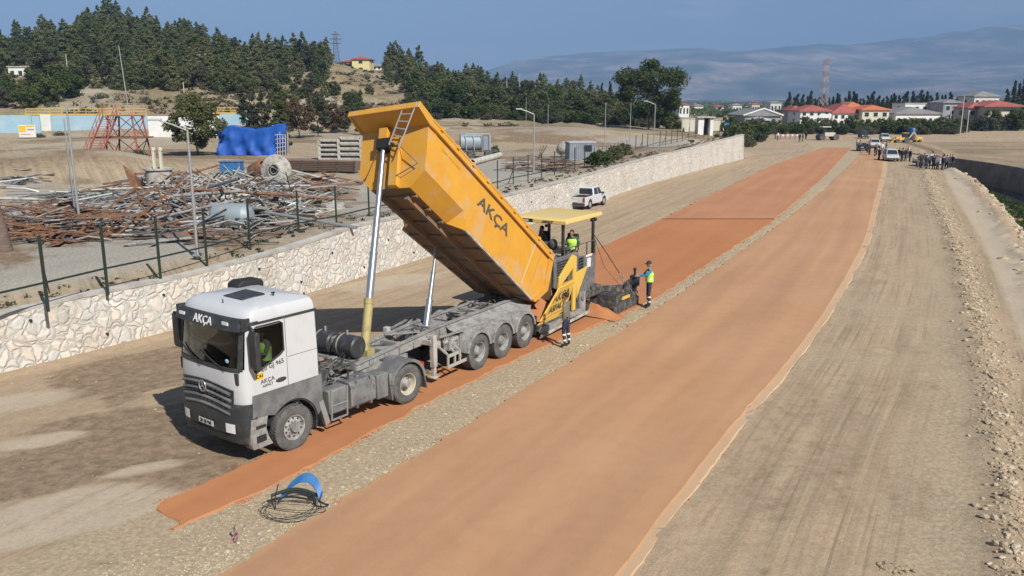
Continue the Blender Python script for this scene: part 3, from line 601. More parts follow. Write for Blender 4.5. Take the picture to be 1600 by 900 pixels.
it = [(G(1395, 888).x + rng.gauss(0, .12), G(1395, 888).y + rng.gauss(0, .07), .0, .02 + .04 * rng.random()) for k in range(160)]
rocks('gravel', it, M_['rust'] if False else mat('brown_gravel', (.34, .26, .17), .95), 13, label='small brown gravel pile at the bottom of the right shoulder', cat='gravel')
M_['rock'] = mat('rubble_rock', (.40, .31, .205), .95, col2=(.56, .47, .35), scale=1.7, col3=(.22, .16, .10), scale3=2.3)
it = []
for k in range(6200):
    y = 10 + 85 * rng.random() ** 2.0; w = .26 + .003 * y; x = cRub(y) + .25 + rng.gauss(0, w) ; s = .016 + .075 * rng.random() ** 5 + .0004 * y; it.append((x, y, zground(x, y, 0, NB - 30), s))
rocks('rubble', it, M_['rock'], 3, label='windrow of loose stones and clods along the right shoulder', cat='rubble')
it = []
for k in range(1500):
    y = 35 + 85 * rng.random() ** 1.2; x = cBank(y) + rng.gauss(.1, .7); s = .06 + .28 * rng.random() ** 3; it.append((x, y, -.05 - max(0, x - cBank(y)) * 1.3, s))
rocks('rubble', it, M_['rock'], 5, label='pale broken rocks along the channel bank', cat='rubble')
it = []
for k in range(8000):
    y = 12.5 + 70 * rng.random() ** 2.2; a, b = cS1R(y) + .1, cRoadL(y) - .06; t = rng.random(); t = t if rng.random() < .5 else 1 - abs(rng.gauss(0, .16)); t = min(1.0, max(0, t)); x = a + (b - a) * t; it.append((x, y, .0, .007 + .016 * rng.random() ** 2 + .0003 * y + (.03 if rng.random() < .01 else 0)))
for k in range(900):
    y = 12 + 40 * rng.random() ** 1.5; x = cWall(y) + .2 + (cS1L(y) - cWall(y)) * rng.random() ** 1.3; it.append((x, y, .0, .008 + .02 * rng.random() ** 3 + .0002 * y))
rocks('gravel', it, mat('gravel_stone', (.46, .38, .25), .95, col2=(.53, .46, .34), scale=3, col3=(.33, .27, .18), scale3=4), 9, label='loose gravel on the median between the two red lanes', cat='gravel')
# ------------------------------------------------------------------ wheels
def wheel(parent, c, r, w, side, kind='front', dual=False, rimm=None, steer=0):
    """c: centre of the outer wheel face line; side +1 = left. Local y is the axle."""
    h = MB(); s = side; cx, cy, cz = c; rimm = rimm or M_['rim']
    o = Vector((cx, cy, cz)); ax = (0, s, 0)
    if kind == 'front':
        h.lathe([(.001, .09), (.10, .09), (.115, .06), (.115, .0), (.19, -.01), (.19, -.05)], o, ax, 20)
        for k in range(10): t = 2 * PI * k / 10; h.cyl(o + Vector((math.cos(t) * .155, s * -.02, math.sin(t) * .155)), o + Vector((math.cos(t) * .155, s * .035, math.sin(t) * .155)), .016, n=6)
    else:
        h.lathe([(.001, .04), (.09, .04), (.12, .01), (.14, -.08), (.17, -.12), (.20, -.13)], o, ax, 20)
        for k in range(10): t = 2 * PI * k / 10; h.cyl(o + Vector((math.cos(t) * .165, s * -.15, math.sin(t) * .165)), o + Vector((math.cos(t) * .165, s * -.09, math.sin(t) * .165)), .016, n=6)
    wh = h.build('wheel', M_['frame'], parent, smooth=True)
    t = MB(); prof = [(.29, -w / 2 * 1.0), (.31, -w * .5), (r * .86, -w * .52), (r * .97, -w * .47), (r, -w * .36), (r, w * .36), (r * .97, w * .47), (r * .86, w * .52), (.31, w * .5), (.285, w * .44)]
    t.lathe([(a, b - w * .42) for a, b in prof], o, ax, 36)
    for k in range(44):                       # tread blocks
        an = 2 * PI * k / 44; e = Vector((math.cos(an), 0, math.sin(an)))
        for yy, ph in ((-.78, 0), (-.42, .5), (-.06, 0)):
            an2 = an + ph * 2 * PI / 44; e = Vector((math.cos(an2), 0, math.sin(an2))); q = Matrix.Rotation(-an2, 3, 'Y')
            t.box(o + e * (r - .002) + Vector((0, s * yy * w, 0)), (.02, w * .28, .045), M=q)
    if dual: t.lathe([(a, b - w * .42 - w * 1.12) for a, b in prof], o, ax, 28)
    t.build('tyre', M_['tyre'], wh, ang=50)
    m = MB()
    if kind == 'front': m.lathe([(.30, .02), (.305, .035), (.28, .03), (.265, -.03), (.235, -.012), (.19, .0), (.12, .0)], o, ax, 28)
    else: m.lathe([(.30, .02), (.305, .03), (.285, .02), (.27, -.05), (.255, -.13), (.20, -.155), (.12, -.15)], o, ax, 28)
    ri = m.build('rim', rimm, wh)
    hh = MB()
    for k in range(10):
        tt = 2 * PI * (k + .5) / 10; d = .005 if kind == 'front' else -.143
        hh.cyl(o + Vector((math.cos(tt) * .222, s * (d - .02), math.sin(tt) * .222)), o + Vector((math.cos(tt) * .222, s * (d + (.003 if kind == 'front' else .004)), math.sin(tt) * .222)), .021, n=8)
    hh.build_each('rim_hole', M_['black'], wh); return wh
def arc(cx, cz, r, a0, a1, n=14): return [(cx + r * math.cos(R_(a0 + (a1 - a0) * k / n)), cz + r * math.sin(R_(a0 + (a1 - a0) * k / n))) for k in range(n + 1)]
def mudguard(parent, cx, cz, r, y0, y1, a0, a1, m, name='mudguard', th=.03, lip=True):
    b = MB(); b.prism(arc(cx, cz, r, a0, a1) + arc(cx, cz, r - th, a1, a0), 'y', y0, y1)
    if lip: s = 1 if abs(y1) > abs(y0) else -1; yy = max(y0, y1, key=abs); b.prism(arc(cx, cz, r + .012, a0, a1) + arc(cx, cz, r - .07, a1, a0), 'y', yy - .02, yy + .02)
    return b.build(name, m, parent)
ZB = .035
# ------------------------------------------------------------------ tractor
TH = R_(-127.03); tr = thing('tractor_truck', 'white cab tractor truck with dusty grey bumper and black sun visor, pulling the raised tipper', 'truck', (-6.067, 18.983, ZB), TH)
NF = 19
def cabring(z, xr, xf, hw, xc, e=3.2):
    pts = [(xr, -hw + .05), (xr + .05, -hw)][::-1]
    L = [(xr + .05, hw), (.12, hw), (.16, hw), (xc - .02, hw)]
    fr = []
    for k in range(NF):
        t = PI * k / (NF - 1); c, s = math.cos(t), math.sin(t); fr.append((xc + (xf - xc) * abs(s) ** (2 / e), hw * math.copysign(abs(c) ** (2 / e), c)))
    Rr = [(x, -y) for x, y in L[::-1]]
    ring = [(xr, hw - .05)] + L + fr + Rr + [(xr, -hw + .05)]
    return [Vector((x, y, z)) for x, y in ring]
RZ = [(1.40, -.82, 1.38, 1.245, 1.0), (1.60, -.82, 1.40, 1.25, 1.0), (1.85, -.82, 1.42, 1.25, 1.0), (2.20, -.82, 1.40, 1.25, 1.0), (2.24, -.82, 1.395, 1.25, 1.0), (3.12, -.80, 1.24, 1.245, .99), (3.20, -.80, 1.22, 1.24, .98), (3.32, -.79, 1.16, 1.235, .93), (3.43, -.78, 1.09, 1.215, .85), (3.51, -.75, 1.0, 1.16, .74), (3.56, -.68, .84, 1.03, .56)]
def cs(z):
    a = [np.interp(z, [r[0] for r in RZ], [r[k] for r in RZ]) for k in range(1, 5)]; return a
def FS(y, z, d=0):                            # front surface of the cab at (y, z), d metres proud
    xr, xf, hw, xc = cs(z); return xc + (xf - xc) * max(0, 1 - abs(y / hw) ** 3.2) ** (1 / 3.2) + d
rings = [cabring(z, a, b, c, d) for z, a, b, c, d in RZ]; nr = len(rings[0])
cab = MB()
for i in range(len(rings) - 1):
    z0 = RZ[i][0]
    for j in range(nr):
        k = (j + 1) % nr
        front = 5 + 2 <= j < 5 + NF - 3
        side_door = j in (3,) or j == nr - 5
        if 2.24 <= z0 < 3.12 and front: continue
        if z0 < 3.12 and side_door: continue
        cab.poly([rings[i][j], rings[i][k], rings[i + 1][k], rings[i + 1][j]])
top = rings[-1]; c = Vector((0.05, 0, 3.63)); 
for j in range(nr): cab.poly([top[j], top[(j + 1) % nr], c])
cabo = cab.build('cab', M_['white'], tr, ang=30)
# merge doubles so shading is smooth
def weld(o, d=.0008):
    import bmesh
    b = bmesh.new(); b.from_mesh(o.data); bmesh.ops.remove_doubles(b, verts=b.verts, dist=d); b.to_mesh(o.data); b.free(); o.data.set_sharp_from_angle(angle=R_(32))
weld(cabo)
MB().box((.2, 0, 1.62), (1.9, 2.40, .04)).box((1.12, 0, 2.02), (.42, 2.2, .28)).box((.0, 0, 1.9), (.5, 2.2, .5)).box((-.74, 0, 2.5), (.06, 2.4, 1.7)).box((-.1, .62, 2.4), (.2, .5, .8)).box((-.1, -.62, 2.4), (.2, .5, .8)).build('seats_and_dashboard', M_['interior'], cabo, bevel=.03)
st = MB(); st.lathe([(.19, -.015), (.21, 0), (.19, .015), (.175, 0), (.19, -.015)], (.82, .55, 2.32), (-.5, 0, .85), 20); st.bar((.82, .36, 2.32), (.82, .74, 2.32), .03, .02); st.bar((.82, .55, 2.32), (1.0, .55, 2.05), .05, .05); st.build('steering_wheel', M_['darkpl'], cabo)
# windscreen
ws = MB(); rws = []
for z in np.linspace(2.225, 3.14, 9):
    rws.append([Vector((FS(y, z, -.012), y, z)) for y in [1.17 * math.copysign(abs(math.cos(PI * k / 20)) ** .8, math.cos(PI * k / 20)) for k in range(21)]])
ws.grid(rws); ws.build('windscreen', M_['wglass'], cabo)
wf = MB()                                      # black surround of the windscreen, and wipers
for z0, z1 in ((2.17, 2.27), (3.09, 3.2)): wf.grid([[Vector((FS(y, z, .006), y, z)) for y in np.linspace(1.13, -1.13, 25)] for z in (z0, z1)])
for s in (1, -1): wf.grid([[Vector((FS(y * s, z, .006), y * s, z)) for y in (1.07, 1.11, 1.15, 1.18)] for z in np.linspace(2.2, 3.18, 8)])
wf.build('windscreen_surround', M_['darkpl'], cabo)
wp = MB()
for y0, y1 in ((.75, .1), (-.1, -.75)): wp.bar((FS(y0, 2.2, .03), y0, 2.2), (FS(y1, 2.42, .03), y1, 2.42), .025, .02); wp.bar((FS(y1 + .3, 2.34, .03), y1 + .35, 2.28), (FS(y1 - .2, 2.5, .03), y1 - .25, 2.52), .02, .03)
wp.build_each('wiper', M_['black'], cabo)
pn = MB(); pn.ball((FS(.78, 2.42, .004), .78, 2.40), (.01, .07, .05), 10); pn.build('windscreen_sticker', mat('sticker_blue', (.35, .6, .68), .5), cabo)
# visor
vs = MB(); Rv = []
for z, d in ((3.10, .13), (3.115, .17), (3.36, .10), (3.38, .02)): Rv.append([Vector((FS(y * 1.0, min(z, 3.2), d) - .01, y * 1.02, z)) for y in np.linspace(1.2, -1.2, 25)])
vs.grid(Rv); vs.grid([[p - Vector((.03, 0, 0)) for p in r] for r in Rv][:3])
for s in (1, -1): vs.box((1.12, s * 1.22, 3.24), (.22, .04, .27))
vis = vs.build('sun_visor', M_['darkpl'], tr); 
MB().box((FS(.82, 3.2, .145), .82, 3.26), (.03, .2, .07)).box((FS(-.82, 3.2, .145), -.82, 3.26), (.03, .2, .07)).build_each('marker_light', M_['light'], vis)
text('AKÇA', .26, frameM((FS(0, 3.2, .152), .02, 3.235), (0, 1, 0), (-.22, 0, 1)), M_['wtxt'], vis, ext=.006)
# side stripe
sb = MB()
for s in (1, -1): sb.box((.12, s * 1.243, 3.225), (1.84, .03, .055)); sb.box((.98, s * 1.235, 3.24), (.34, .03, .075))
sb.build_each('side_stripe', M_['darkpl'], cabo)
# doors
WIN = [(.17, 2.46), (.17, 3.10), (.26, 3.15), (.88, 3.15), (.95, 3.10), (.985, 2.16), (.94, 2.10), (.28, 2.38)]
OUT = [(.125, 2.50), (.125, 3.19), (.32, 3.195), (.86, 3.195), (1.0, 3.195), (1.01, 1.95), (1.01, 1.605), (.125, 1.605)]
for s in (1, -1):
    d = MB(); n = len(WIN)
    for yy in (1.252, 1.20):
        for k in range(n): q = (k + 1) % n; d.poly([(OUT[k][0], s * yy, OUT[k][1]), (OUT[q][0], s * yy, OUT[q][1]), (WIN[q][0], s * yy, WIN[q][1]), (WIN[k][0], s * yy, WIN[k][1])])
    for P in (WIN, OUT):
        for k in range(n): q = (k + 1) % n; d.poly([(P[k][0], s * 1.252, P[k][1]), (P[q][0], s * 1.252, P[q][1]), (P[q][0], s * 1.20, P[q][1]), (P[k][0], s * 1.20, P[k][1])])
    do = d.build('door', M_['white'], tr)
    fr_ = MB(); fr_.tube([(x, s * 1.25, z) for x, z in WIN], .018, 5, closed=True); fr_.build('window_seal', M_['black'], do)
    MB().poly([(x, s * 1.225, z) for x, z in WIN]).build('side_window', M_['glass'], do, smooth=False)
    hb = MB(); hb.ball((.30, s * 1.262, 1.80), (.15, .014, .055), 14); hb.build('handle', M_['darkpl'], do)
    if s == 1:
        text('20 GJ 965', .155, frameM((.50, 1.256, 2.19), (-1, 0, .12), (0, 0, 1)), M_['txt'], do)
        MB().box((.86, 1.256, 2.02), (.20, .006, .14)).build('sticker', M_['ytxt'], do); text('C41', .12, frameM((.86, 1.262, 2.02), (-1, 0, 0), (0, 0, 1)), M_['black'], do, bold=.02)
        text('AKÇA', .14, frameM((.66, 1.256, 1.88), (-1, 0, .05), (0, 0, 1)), M_['txt'], do); text('ASFALT', .085, frameM((.66, 1.256, 1.77), (-1, 0, .05), (0, 0, 1)), M_['txt'], do)
    mr_ = MB(); mr_.prism([(1.04, 2.28), (1.12, 2.26), (1.16, 2.34), (1.16, 3.06), (1.10, 3.14), (1.03, 3.1)], 'y', s * 1.34, s * 1.60); mr_.bar((1.0, s * 1.22, 3.16), (1.1, s * 1.46, 3.14), .07, .05); mr_.bar((1.0, s * 1.22, 2.4), (1.08, s * 1.36, 2.4), .05, .05)
    mo = mr_.build('mirror', M_['darkpl'], tr, bevel=.02); MB().box((1.036, s * 1.47, 2.7), (.008, .2, .66)).build('mirror_glass', M_['chrome'], mo)
# seam lines on the cab
sm = MB()
for s in (1, -1): sm.box((-.35, s * 1.2505, 2.28), (.86, .004, .012)); sm.box((.105, s * 1.251, 2.4), (.012, .006, 1.58))
sm.build_each('panel_seam', M_['greypl'], cabo)
# roof: hatch, antennae, air intake
rf = MB(); rf.box((.30, .08, 3.60), (.62, .74, .05), M=Matrix.Rotation(R_(4), 3, 'Y')); rf.build('roof_hatch', M_['darkpl'], cabo, bevel=.02)
an = MB(); an.cyl((.86, .1, 3.48), (.95, .2, 3.64), .012); an.ball((.86, .1, 3.5), .035, 8); an.cyl((-.1, .62, 3.56), (-.12, .62, 3.66), .018); an.box((-.1, .62, 3.66), (.08, .05, .03)); an.cyl((-.72, .95, 3.5), (-.72, .95, 3.6), .02); an.build_each('antenna', M_['black'], cabo)
ai = MB(); ai.prism([(-.85, 3.2), (-.85, 3.62), (-.80, 3.70), (-.25, 3.72), (-.12, 3.66), (-.1, 3.52), (-.4, 3.45)], 'y', -1.18, -.72); ai.build('air_intake', M_['black'], tr, bevel=.04)
# front panel, grille, emblem
gl = MB(); z0, z1 = 1.12, 1.86
rr = []
for z in np.linspace(z0, z1, 10):
    w = .98 - .10 * (z1 - z); rr.append([Vector((FS(y, max(z, 1.6), .015), y, z - .10 * (abs(y) / w) ** 2 * (1 if z > 1.7 else .3))) for y in np.linspace(w, -w, 23)])
gl.grid(rr); gro = gl.build('grille', M_['darkpl'], tr)
gs = MB()
for q, (z, w) in enumerate(((1.78, .90), (1.62, .9), (1.46, .88), (1.30, .86))):
    gs.tube([(FS(y, max(z, 1.6), .05), y, z - .1 * (abs(y) / w) ** 2) for y in np.linspace(w, -w, 17)], .036, 6)
    for y in np.linspace(w - .1, -w + .1, 11):
        if q < 3: gs.box((FS(y, 1.6, .03), y, z - .08 - .1 * (abs(y) / w) ** 2), (.03, .09, .035))
gs.build('grille_bar', M_['greypl'], gro)
em = MB(); oe = Vector((FS(0, 1.72, .085), 0, 1.72)); em.tube([oe + Vector((0, math.cos(t) * .125, math.sin(t) * .125)) for t in np.linspace(0, 2 * PI, 25)[:-1]], .015, 6, closed=True)
for k in range(3): a = R_(90 + 120 * k); em.bar(oe, oe + Vector((0, math.cos(a) * .125, math.sin(a) * .125)), .025, .02)
em.build('emblem', M_['chrome'], gro)
# bumper and lower grey body
bp = MB(); rb = []
for z, d, hw in ((.46, -.10, 1.2), (.52, -.02, 1.25), (.75, .03, 1.262), (1.08, .06, 1.268), (1.12, .05, 1.262), (1.38, .035, 1.26), (1.44, .012, 1.256)):
    a = cs(1.7); rb.append([Vector((a[3] + (a[1] + d - a[3]) * abs(math.sin(t)) ** (2 / 3.2), hw * math.copysign(abs(math.cos(t)) ** (2 / 3.2), math.cos(t)), z)) for t in np.linspace(0, PI, 29)])
fb = []
bp.grid(rb[:5]); 
# side wings of the upper grey part only beyond the grille
bp.grid(rb[4:])
bumper = bp.build('bumper', M_['bumper'], tr)
ba = rb[0]; MB().grid([[Vector((1.2, p.y * .95, p.z)) for p in rb[0]], rb[0]]).build('bumper_underside', M_['darkpl'], bumper)
lo = MB(); lo.grid([[Vector((FS(y, 1.7, .045), y, z)) for y in np.linspace(.72, -.72, 15)] for z in (.60, .70)]); lo.build('lower_air_slot', M_['black'], bumper)
pl = MB(); pl.grid([[Vector((FS(y, 1.7, .075), y, z)) for y in np.linspace(.30, -.28, 5)] for z in (.80, .93)]); plo = pl.build('number_plate', M_['plate'], bumper); text('20 GJ 965', .11, frameM((FS(0, 1.7, .082), 0, .865), (0, 1, 0), (0, 0, 1)), M_['black'], plo)
for s in (1, -1):
    hl = MB(); hl.grid([[Vector((FS(y * s, 1.7, .055) , y * s, z)) for y in np.linspace(.70, .98, 9)] for z in (.76, .84, .94, .98)]); h = hl.build('headlight', M_['light'], bumper)
    # wheel arch panel
    prof = [(-.86, 1.615), (1.08, 1.615), (1.12, 1.08), (.70, 1.06)] + arc(0, .54, .70, 42, 172, 16) + [(-.86, .80)]
    b = MB(); b.prism([(x, z) for x, z in prof], 'y', s * 1.12, s * 1.262); b.build('wheel_arch', M_['greypl'], tr)
    mudguard(tr, 0, .54, .69, s * .82, s * 1.24, 20, 200, M_['darkpl'], 'inner_mudguard', lip=False)
    sp = MB(); sp.prism([(.62, .36), (1.15, .36), (1.22, .55), (1.16, 1.08), (.72, 1.06), (.78, .8), (.74, .6)], 'y', s * .98, s * 1.268); so_ = sp.build('step_corner', M_['frame'], tr, bevel=.015)
    MB().box((.93, s * 1.262, .58), (.26, .03, .16)).box((.93, s * 1.262, .86), (.26, .03, .07)).build_each('step_recess', M_['black'], so_)
# wheels of the tractor
for s in (1, -1):
    wheel(tr, (0, s * 1.21, .535), .535, .31, s, 'front'); wheel(tr, (-3.80, s * 1.20, .535), .535, .30, s, 'rear', dual=True, rimm=M_['beige'])
# chassis
ch = MB()
for s in (1, -1): ch.box((-1.9, s * .42, .93), (5.4, .08, .27))
for x in (-1.2, -2.2, -3.1, -4.4): ch.box((x, 0, .93), (.12, .8, .2))
ch.cyl((0, -1.0, .535), (0, 1.0, .535), .07, n=10); ch.cyl((-3.8, -1.0, .535), (-3.8, 1.0, .535), .11, n=10); ch.ball((-3.8, 0, .55), (.32, .28, .27), 12)
ch.box((0.4, 0, .9), (1.6, .8, .5)); ch.build('chassis', M_['frame'], tr, bevel=.01)
eg = MB(); eg.box((-1.12, .1, 1.25), (.55, 1.5, .5)); eg.box((-1.25, -.4, 1.75), (.35, .5, 1.3)); rg = random.Random(2)
for k in range(26): x, y = -1.0 - rg.random() * 1.0, rg.uniform(-.5, 1.0); eg.bar((x, y, 1.1 + rg.random() * .3), (x - rg.uniform(-.2, .6), y + rg.uniform(-.3, .3), 1.15 + rg.random() * .45), .05, .05)
eg.build('engine_rear', M_['darkfr'], tr)
hs = MB()
for k, (y, zz) in enumerate(((-.1, 1.9), (.0, 1.85), (.1, 1.8), (.22, 1.75))):
    hs.tube([(-.83 - t * 2.0, y + .12 * math.sin(t * 9 + k), zz - .75 * math.sin(t * PI) * (.6 + .1 * k) - t * .35) for t in np.linspace(0, 1, 26)], .016, 5)
hs.build('air_hose', M_['bluepl'] if False else M_['black'], tr)
bx = MB(); bx.box((-1.38, .98, .80), (.62, .54, .62)); bbo = bx.build('battery_box', M_['greypl'], tr, bevel=.04)
stp = MB()
for x in (-1.12, -1.62): stp.bar((x, 1.24, .34), (x, 1.27, 1.12), .035, .035)
for z in (.36, .72): stp.bar((-1.12, 1.25, z), (-1.62, 1.25, z), .045, .03)
stp.bar((-1.0, 1.2, .30), (-.8, 1.22, .95), .1, .14); stp.build('step', M_['steel'], tr)
ft = MB(); ft.prism([(u, v) for u, v in [(.72, .42), (1.16, .42), (1.24, .50), (1.24, 1.02), (1.16, 1.12), (.72, 1.12), (.64, 1.04), (.64, .5)]], 'x', -2.62, -1.78); ft.box((-1.98, .94, .77), (.05, .64, .74)); ft.box((-2.45, .94, .77), (.05, .64, .74)); ft.cyl((-2.2, 1.0, 1.1), (-2.2, 1.0, 1.18), .06); ft.build('fuel_tank', M_['greypl'], tr, bevel=.02)
ub = MB(); ub.box((-2.88, 1.0, .74), (.40, .46, .66)); ub.build('urea_tank', M_['greypl'], tr, bevel=.03)
for s in (1, -1):
    mudguard(tr, -3.80, .56, .66, s * .62, s * 1.25, 12, 168, M_['greypl'])
    fl = MB(); fl.prism([(-3.20, .25), (-3.13, .62), (-3.10, 1.02), (-3.22, 1.0), (-3.25, .66), (-3.24, .25)], 'y', s * .70, s * 1.23); fl.prism([(-4.45, .70), (-4.56, .22), (-4.53, .22), (-4.41, .70)], 'y', s * .66, s * 1.23); fl.build_each('mud_flap', M_['greypl'], tr)
fw_ = MB(); fw_.cyl((-3.65, 0, 1.1), (-3.65, 0, 1.16), .48, n=20); fw_.box((-3.65, 0, 1.06), (.6, .9, .1)); fw_.build('fifth_wheel', M_['darkfr'], tr)
tl_ = MB(); tl_.box((-4.66, .78, .82), (.06, .42, .14)); tl_.box((-4.66, -.78, .82), (.06, .42, .14)); tl_.build_each('tail_light', M_['redb'], tr)
# ------------------------------------------------------------------ trailer
SO = Vector((-1.342, 26.050, ZB)); SH = R_(-121.86); trl = thing('tipper_trailer', 'orange tipper semi-trailer with its long body raised and dusty grey frame, behind the white cab', 'trailer', SO, SH)
SM = Matrix.Translation(SO) @ Matrix.Rotation(SH, 4, 'Z'); SI = SM.inverted()
def S(x, y, z): return SM @ Vector((x, y, z))
tc_ = MB()
for s in (1, -1):
    tc_.prism([(5.95, 1.06), (5.95, 1.24), (3.3, 1.38), (2.6, 1.43), (-2.35, 1.43), (-2.35, 1.08), (2.5, 1.02), (3.0, 1.08)], 'y', s * .45 - .04, s * .45 + .04)
    for (x0, z0_, x1, z1_) in ((5.95, 1.255, 3.3, 1.395), (3.3, 1.395, 2.6, 1.445), (2.6, 1.445, -2.35, 1.445)): tc_.bar((x0, s * .45, z0_), (x1, s * .45, z1_), .17, .025)
    for x in np.arange(-2, 5.6, .62): tc_.box((x, s * .51, 1.22 if x < 3 else 1.2), (.03, .05, .26 if x < 3 else .16))
tco = tc_.build('chassis', M_['frame'], trl, bevel=.006)
cm = MB()
for x, z in ((5.9, 1.16), (5.35, 1.17), (4.6, 1.2), (3.9, 1.22), (3.2, 1.26), (2.45, 1.28), (1.6, 1.3), (.7, 1.3), (-.2, 1.3), (-1.1, 1.3), (-2.25, 1.3)): cm.box((x, 0, z), (.11, .86, .16))
cm.box((2.1, 0, 1.40), (.7, .84, .03)); cm.box((.35, 0, 1.40), (.9, .84, .03)); cm.bar((4.6, -.4, 1.2), (3.9, .4, 1.22), .07, .07); cm.bar((3.1, .4, 1.3), (2.5, -.4, 1.3), .07, .07); cm.bar((3.75, -.40, 1.42), (3.1, .36, 1.46), .16, .03)
cm.build_each('cross_member', M_['frame'], tco)
pp = MB(); rg = random.Random(5)
for k in range(15): x = rg.uniform(-2, 5.2); y = rg.uniform(-.36, .36); pp.tube([(x + t * 1.1, y + .05 * math.sin(t * 7 + k), 1.30 + .05 * math.sin(3 * t + k) + (.05 if x < 3 else -.05)) for t in np.linspace(0, 1, 8)], .02, 5)
for k in range(10): x = rg.uniform(-1.2, 0.8); pp.bar((x, rg.uniform(-.35, .35), 1.42), (x + rg.uniform(-.4, .4), rg.uniform(-.35, .35), 1.5), .05, .04)
pp.cyl((1.5, -.3, 1.28), (1.5, .3, 1.28), .12, n=12); pp.build('brake_pipe', M_['darkfr'], trl)
for s in (1, -1):
    for x in (1.3555, 0, -1.3555):
        wheel(trl, (x, s * 1.23, .535), .535, .36, s, 'rear'); mudguard(trl, x, .56, .645, s * .80, s * 1.27, 8, 172, M_['frame'])
    sk = MB(); top_ = [(2.02, 1.26), (-2.05, 1.28), (-2.3, .82)]
    pr_ = [(2.02, 1.25), (2.02, .50), (1.90, .50)] + arc(1.3555, .56, .62, 5, 175, 10) + arc(0, .56, .62, 5, 175, 10)[1:-1] + arc(-1.3555, .56, .62, 5, 175, 10)[1:-1] + [(-2.1, .7), (-2.1, 1.25)]
    sk.prism(pr_, 'y', s * .98, s * 1.02); sk.grid([[Vector((x, s * .50, 1.39)), Vector((x, s * .62, 1.30)), Vector((x, s * 1.0, 1.20))] for x in (2.02, 1.0, 0, -1, -2.15)]); sk.grid([[Vector((x, s * .50, 1.365)), Vector((x, s * .62, 1.275)), Vector((x, s * 1.0, 1.17))] for x in (2.02, 1.0, 0, -1, -2.15)])
    sk.build('side_skirt', M_['frame'], trl)
    lg = MB(); lg.box((3.12, s * .86, .95), (.17, .15, .95)); lg.box((3.12, s * .86, .36), (.12, .11, .3)); lg.box((3.12, s * .86, .19), (.30, .26, .05)); lg.box((3.12, s * .62, 1.2), (.2, .45, .16)); lg.box((2.93, s * .86, 1.1), (.2, .10, .2)); lg.bar((3.12, s * .80, .6), (2.5, s * .5, 1.1), .06, .06); lg.build('landing_leg', M_['beige'] if False else M_['dirtw'], trl, bevel=.01)
    gd = MB()
    for z in (.46, .78): gd.bar((2.9, s * 1.2, z), (1.98 if z < .5 else 2.35, s * 1.2, z), .04, .09)
    for x in (2.88, 2.55, 2.3): gd.bar((x, s * 1.2, .42), (x, s * 1.2, .84), .05, .05); gd.bar((x, s * 1.18, .84), (x, s * .6, 1.15), .05, .05)
    gd.build('side_guard', M_['alu'], trl)
    gb = MB(); gb.box((2.35, s * .80, 1.02), (.5, .5, .34)); gb.cyl((2.75, s * .9, 1.1), (2.2, s * 1.05, 1.15), .07); gb.bar((2.9, s * .9, 1.32), (1.9, s * 1.1, 1.33), .07, .04)
    for k in range(6): gb.bar((2.1 + k * .13, s * (.72 + .05 * k), .8), (2.2 + .1 * k, s * .95, 1.25), .03, .03)
    gb.build('valve_box', M_['frame'], trl)
for x in (1.3555, 0, -1.3555):
    b = MB(); b.cyl((x, -1.0, .535), (x, 1.0, .535), .075, n=10)
    for s in (1, -1): b.bar((x + .5, s * .45, 1.05), (x, s * .5, .55), .08, .12); b.cyl((x - .1, s * .45, .62), (x - .1, s * .45, 1.05), .13, n=10)
    b.build('axle', M_['darkfr'], trl)
rbp = MB(); rbp.box((-2.42, 0, .58), (.10, 2.2, .14)); rbp.bar((-2.2, .5, 1.1), (-2.42, .5, .58), .08, .08); rbp.bar((-2.2, -.5, 1.1), (-2.42, -.5, .58), .08, .08); rbp.build('rear_bumper', M_['darkfr'], trl)
for s in (1, -1): MB().box((-2.49, s * .86, .66), (.04, .4, .13)).build('tail_light', M_['redb'], trl)
for s in (1, -1): MB().prism([(-2.05, .25), (-2.10, .9), (-2.07, .9), (-2.02, .25)], 'y', s * .9, s * 1.26).build('mud_flap', M_['black'], trl)
# oil tanks in front of the ram
for y0, y1 in ((-1.25, -.62), (-.45, .25)):
    t = MB(); t.lathe([(.001, 0), (.26, .0), (.30, .04), (.30, abs(y1 - y0) - .04), (.26, abs(y1 - y0)), (.001, abs(y1 - y0))], (5.55, y0, 1.58), (0, 1, 0), 20); o = t.build('oil_tank', M_['darkpl'], trl)
    b = MB(); b.lathe([(.306, .12), (.31, .13), (.31, .17), (.306, .18)], (5.55, y0, 1.58), (0, 1, 0), 20); b.cyl((5.55, y0 + .3, 1.86), (5.55, y0 + .3, 2.0), .03, n=8); b.build('strap', M_['frame'], o)
b = MB(); b.box((5.55, -.5, 1.22), (.5, 1.7, .07)); b.box((5.55, -.53, 1.58), (.34, .14, .4)); b.build('tank_cradle', M_['frame'], trl)
